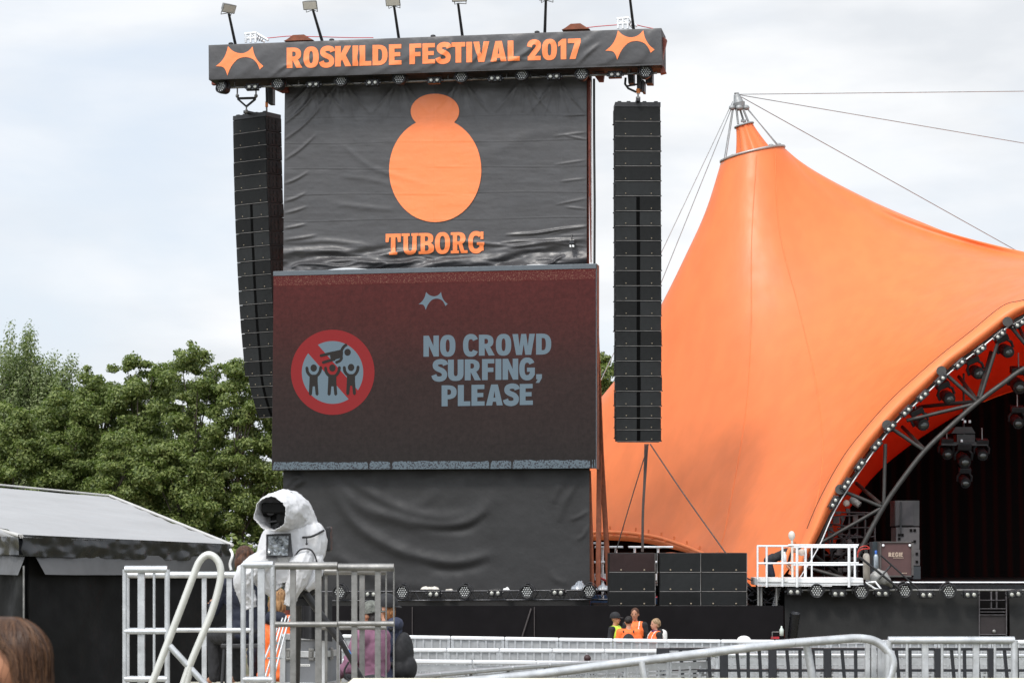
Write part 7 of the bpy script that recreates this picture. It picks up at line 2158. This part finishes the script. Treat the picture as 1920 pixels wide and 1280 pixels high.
drape('rain_cover', [(972, 535, 572, .07, .06), (980, 512, 600, .12, .06), (992, 498, 609, .15, .05), (1008, 490, 614, .165, .05), (1024, 485, 614, .17, .05), (1040, 482, 611, .17, .05), (1056, 486, 605, .16, .05), (1072, 492, 603, .15, .05), (1090, 500, 598, .13, .05)], 3, .017)
sleeve('hood', [(507, 963, -.34), (515, 961, -.26), (526, 958, -.17), (537, 957, -.08), (549, 963, .0), (560, 978, .04), (569, 998, .06)], [.120, .133, .144, .148, .146, .136, .12], 11, .013, 80, 60, 1.0)
sleeve('left_sleeve', [(512, 1048, -.02), (492, 1054, -.1), (471, 1068, -.12), (458, 1086, -.12), (460, 1106, -.1), (466, 1128, -.08), (470, 1140, -.08)], [.075, .085, .085, .075, .06, .05, .035], 21, .02, 56, 60)
sleeve('middle_sleeve', [(500, 1060, .02), (505, 1078, .0), (512, 1096, 0), (520, 1106, 0)], [.12, .11, .09, .06], 31, .022, 56, 40)
sleeve('right_sleeve', [(572, 1036, -.1), (567, 1052, -.14), (562, 1072, -.14), (556, 1092, -.13), (548, 1112, -.1), (542, 1134, -.08)], [.06, .085, .08, .07, .05, .028], 41, .017, 56, 60)
sleeve('back_flap', [(590, 1040, .0), (592, 1062, -.02), (584, 1086, -.06), (572, 1104, -.08)], [.05, .055, .06, .03], 51, .018, 48, 40)
m = MB(); m.box(at(517, 952, Yc - .19), (.19, .16, .075)); m.box(at(531, 962, Yc - .17), (.085, .14, .14)); m.box(at(536, 968, Yc + .02), (.2, .22, .16)); m.build('camera_body', DEEP, CM, bevel=.01)
m = MB(); c = at(514, 958, Yc - .06); Ry = np.array(Matrix.Rotation(R_(-6), 3, 'Y'))
m.box(at(516, 956, Yc - .09), (.165, .16, .082), Ry); m.box(at(532, 962, Yc - .1), (.06, .14, .1), Ry); m.build('lens_hood', DEEP, CM, bevel=.012)
m = MB(); m.bar(at(507, 956, Yc - .2), at(508, 956, Yc - .1), .036, .03, 20); m.box(at(521, 976, Yc - .12), (.13, .03, .012), Ry); m.box(at(518, 983, Yc - .11), (.1, .02, .012), np.array(Matrix.Rotation(R_(-25), 3, 'Y'))); m.build('lens', BLK_GLOSS, CM)
WIN = M('window_plastic', (.25, .27, .29), .12, .2, var=.8, vs=26, coat=1, bump=.9, bs=26)
fw = Yc - .20
m = MB(); P_ = [at(499, 1047, fw), at(549, 1043, fw), at(545, 999, fw + .02), at(499, 1001, fw + .02)]; m.prism(P_, (0, .012, 0)); m.build('window_frame', BLK, CM)
m = MB(); g_ = np.array([[at(503 + 38 * u - 1 * v, 1004.5 + 36 * v, fw - .006 + .006 * r4.normal()) for u in np.linspace(0, 1, 12)] for v in np.linspace(0, 1, 10)]); m.grid(g_, smooth=False); m.build('clear_window', WIN, CM)
m = MB(); m.tube(catmull([at(567, 1007, Yc - .13), at(585, 1005, Yc - .14), at(607, 994, Yc - .02)], 8), .009, 6); m.bar(at(575, 1008, Yc - .14), at(575, 1018, Yc - .14), .004); m.ell(at(575, 1019, Yc - .14), .009, nu=8, nv=6)
m.tube(catmull([at(509, 987, Yc - .15), at(522, 984, Yc - .17), at(536, 975, Yc - .14)], 8), .009, 6)
m.tube(catmull([at(553, 1042, Yc - .17), at(563, 1030, Yc - .2), at(580, 1029, Yc - .19), at(590, 1040, Yc - .12), at(596, 1060, Yc - .1)], 14), .006, 6); m.build('strap', BLK, CM)
m = MB()
for k in range(4): m.box(at(520 + k * 9, 921.5 + abs(k - 1.5) * 1.2, Yc - .08), (.022, .1, .008), np.array(Matrix.Rotation(R_(-8 + k * 9), 3, 'Y')))
m.build('hood_stripe', BLK, CM)
m = MB(); m.box(at(617, 1010, Yc + .22), (.035, .2, .185)); m.build('battery_plate', BLK, CM, bevel=.015)
m = MB(); m.tube(catmull([at(592, 1040, Yc + .1), at(600, 1075, Yc + .1), at(590, 1100, Yc + .1), at(575, 1118, Yc + .1)], 12), .03, 8); m.bar(at(566, 1095, Yc + .1), at(566, 1130, Yc + .15), .05); m.box(at(566, 1128, Yc + .15), (.16, .16, .05)); m.build('tripod_head', BLK, CM)
m = MB()
for (a, b_) in (((537, 1154), (496, 1300)), ((543, 1154), (505, 1300)), ((530, 1158), (488, 1300)), ((524, 1166), (486, 1260))): m.bar(at(*a, Yc), at(*b_, Yc - .25), .0075, n=8)
m.bar(at(502, 1233, Yc - .12), at(528, 1233, Yc - .05), .008, n=8)
for y in (1172, 1205): m.box(at(527 - (y - 1172) * .27, y, Yc - .03), (.09, .02, .02))
m.build('silver_leg', GALV_L, CM)
m = MB(); m.bar(at(573, 1112, Yc), at(640, 1205, Yc + .05), .028, .026, 10); m.bar(at(638, 1200, Yc), at(690, 1292, Yc + .1), .02, .018, 10); m.bar(at(560, 1130, Yc + .2), at(556, 1290, Yc + .9), .024)
m.bar(at(627, 1170, Yc + .1), at(663, 1240, Yc + .1), .016); m.build('black_leg', BLK, CM)
m = MB(); m.bar(at(640, 1202, Yc + .02), at(652, 1224, Yc + .04), .021); m.build('white_band', WHITE, CM); m = MB(); m.bar(at(650, 1220, Yc + .03), at(657, 1232, Yc + .05), .022); m.build('blue_band', M('blue_tape', (.03, .2, .6), .5), CM)
DR = thing('black_drape', 'black cloth hanging under the covered camera behind the rails', 'drape', at(590, 1200, 17.6))
m = MB(); G = np.array([[at(561 + 62 * u, 1112 + 84 * v + 6 * u, 20.7 + .05 * math.sin(u * 14)) for u in np.linspace(0, 1, 40)] for v in np.linspace(0, 1, 8)]); m.grid(G); m.build('cloth', BLKC, DR)
BG = thing('camera_bag', 'small pile of black camera bags on the platform below the man in mauve', 'bag', at(690, 1279, 21.2))
mb = MB()
for x, y, rx, ry in ((665, 1270, 16, 8), (700, 1272, 22, 8), (725, 1274, 14, 6), (652, 1268, 8, 6)): mb.ell(at(x, y, 21.2), (rx * .005, .1, ry * .005))
soft(mb, 'bag_body', BLKC, BG, .012, 2, lambda v: .004 * noise3(v, 30, 4)); m = MB(); m.tube(catmull([at(654, 1240, 17.1), at(646, 1256, 17.1), at(650, 1272, 17.1), at(664, 1276, 17.1)], 12), .008, 6); m.build('strap', BLK, BG)
build_trees()
hedge_band()
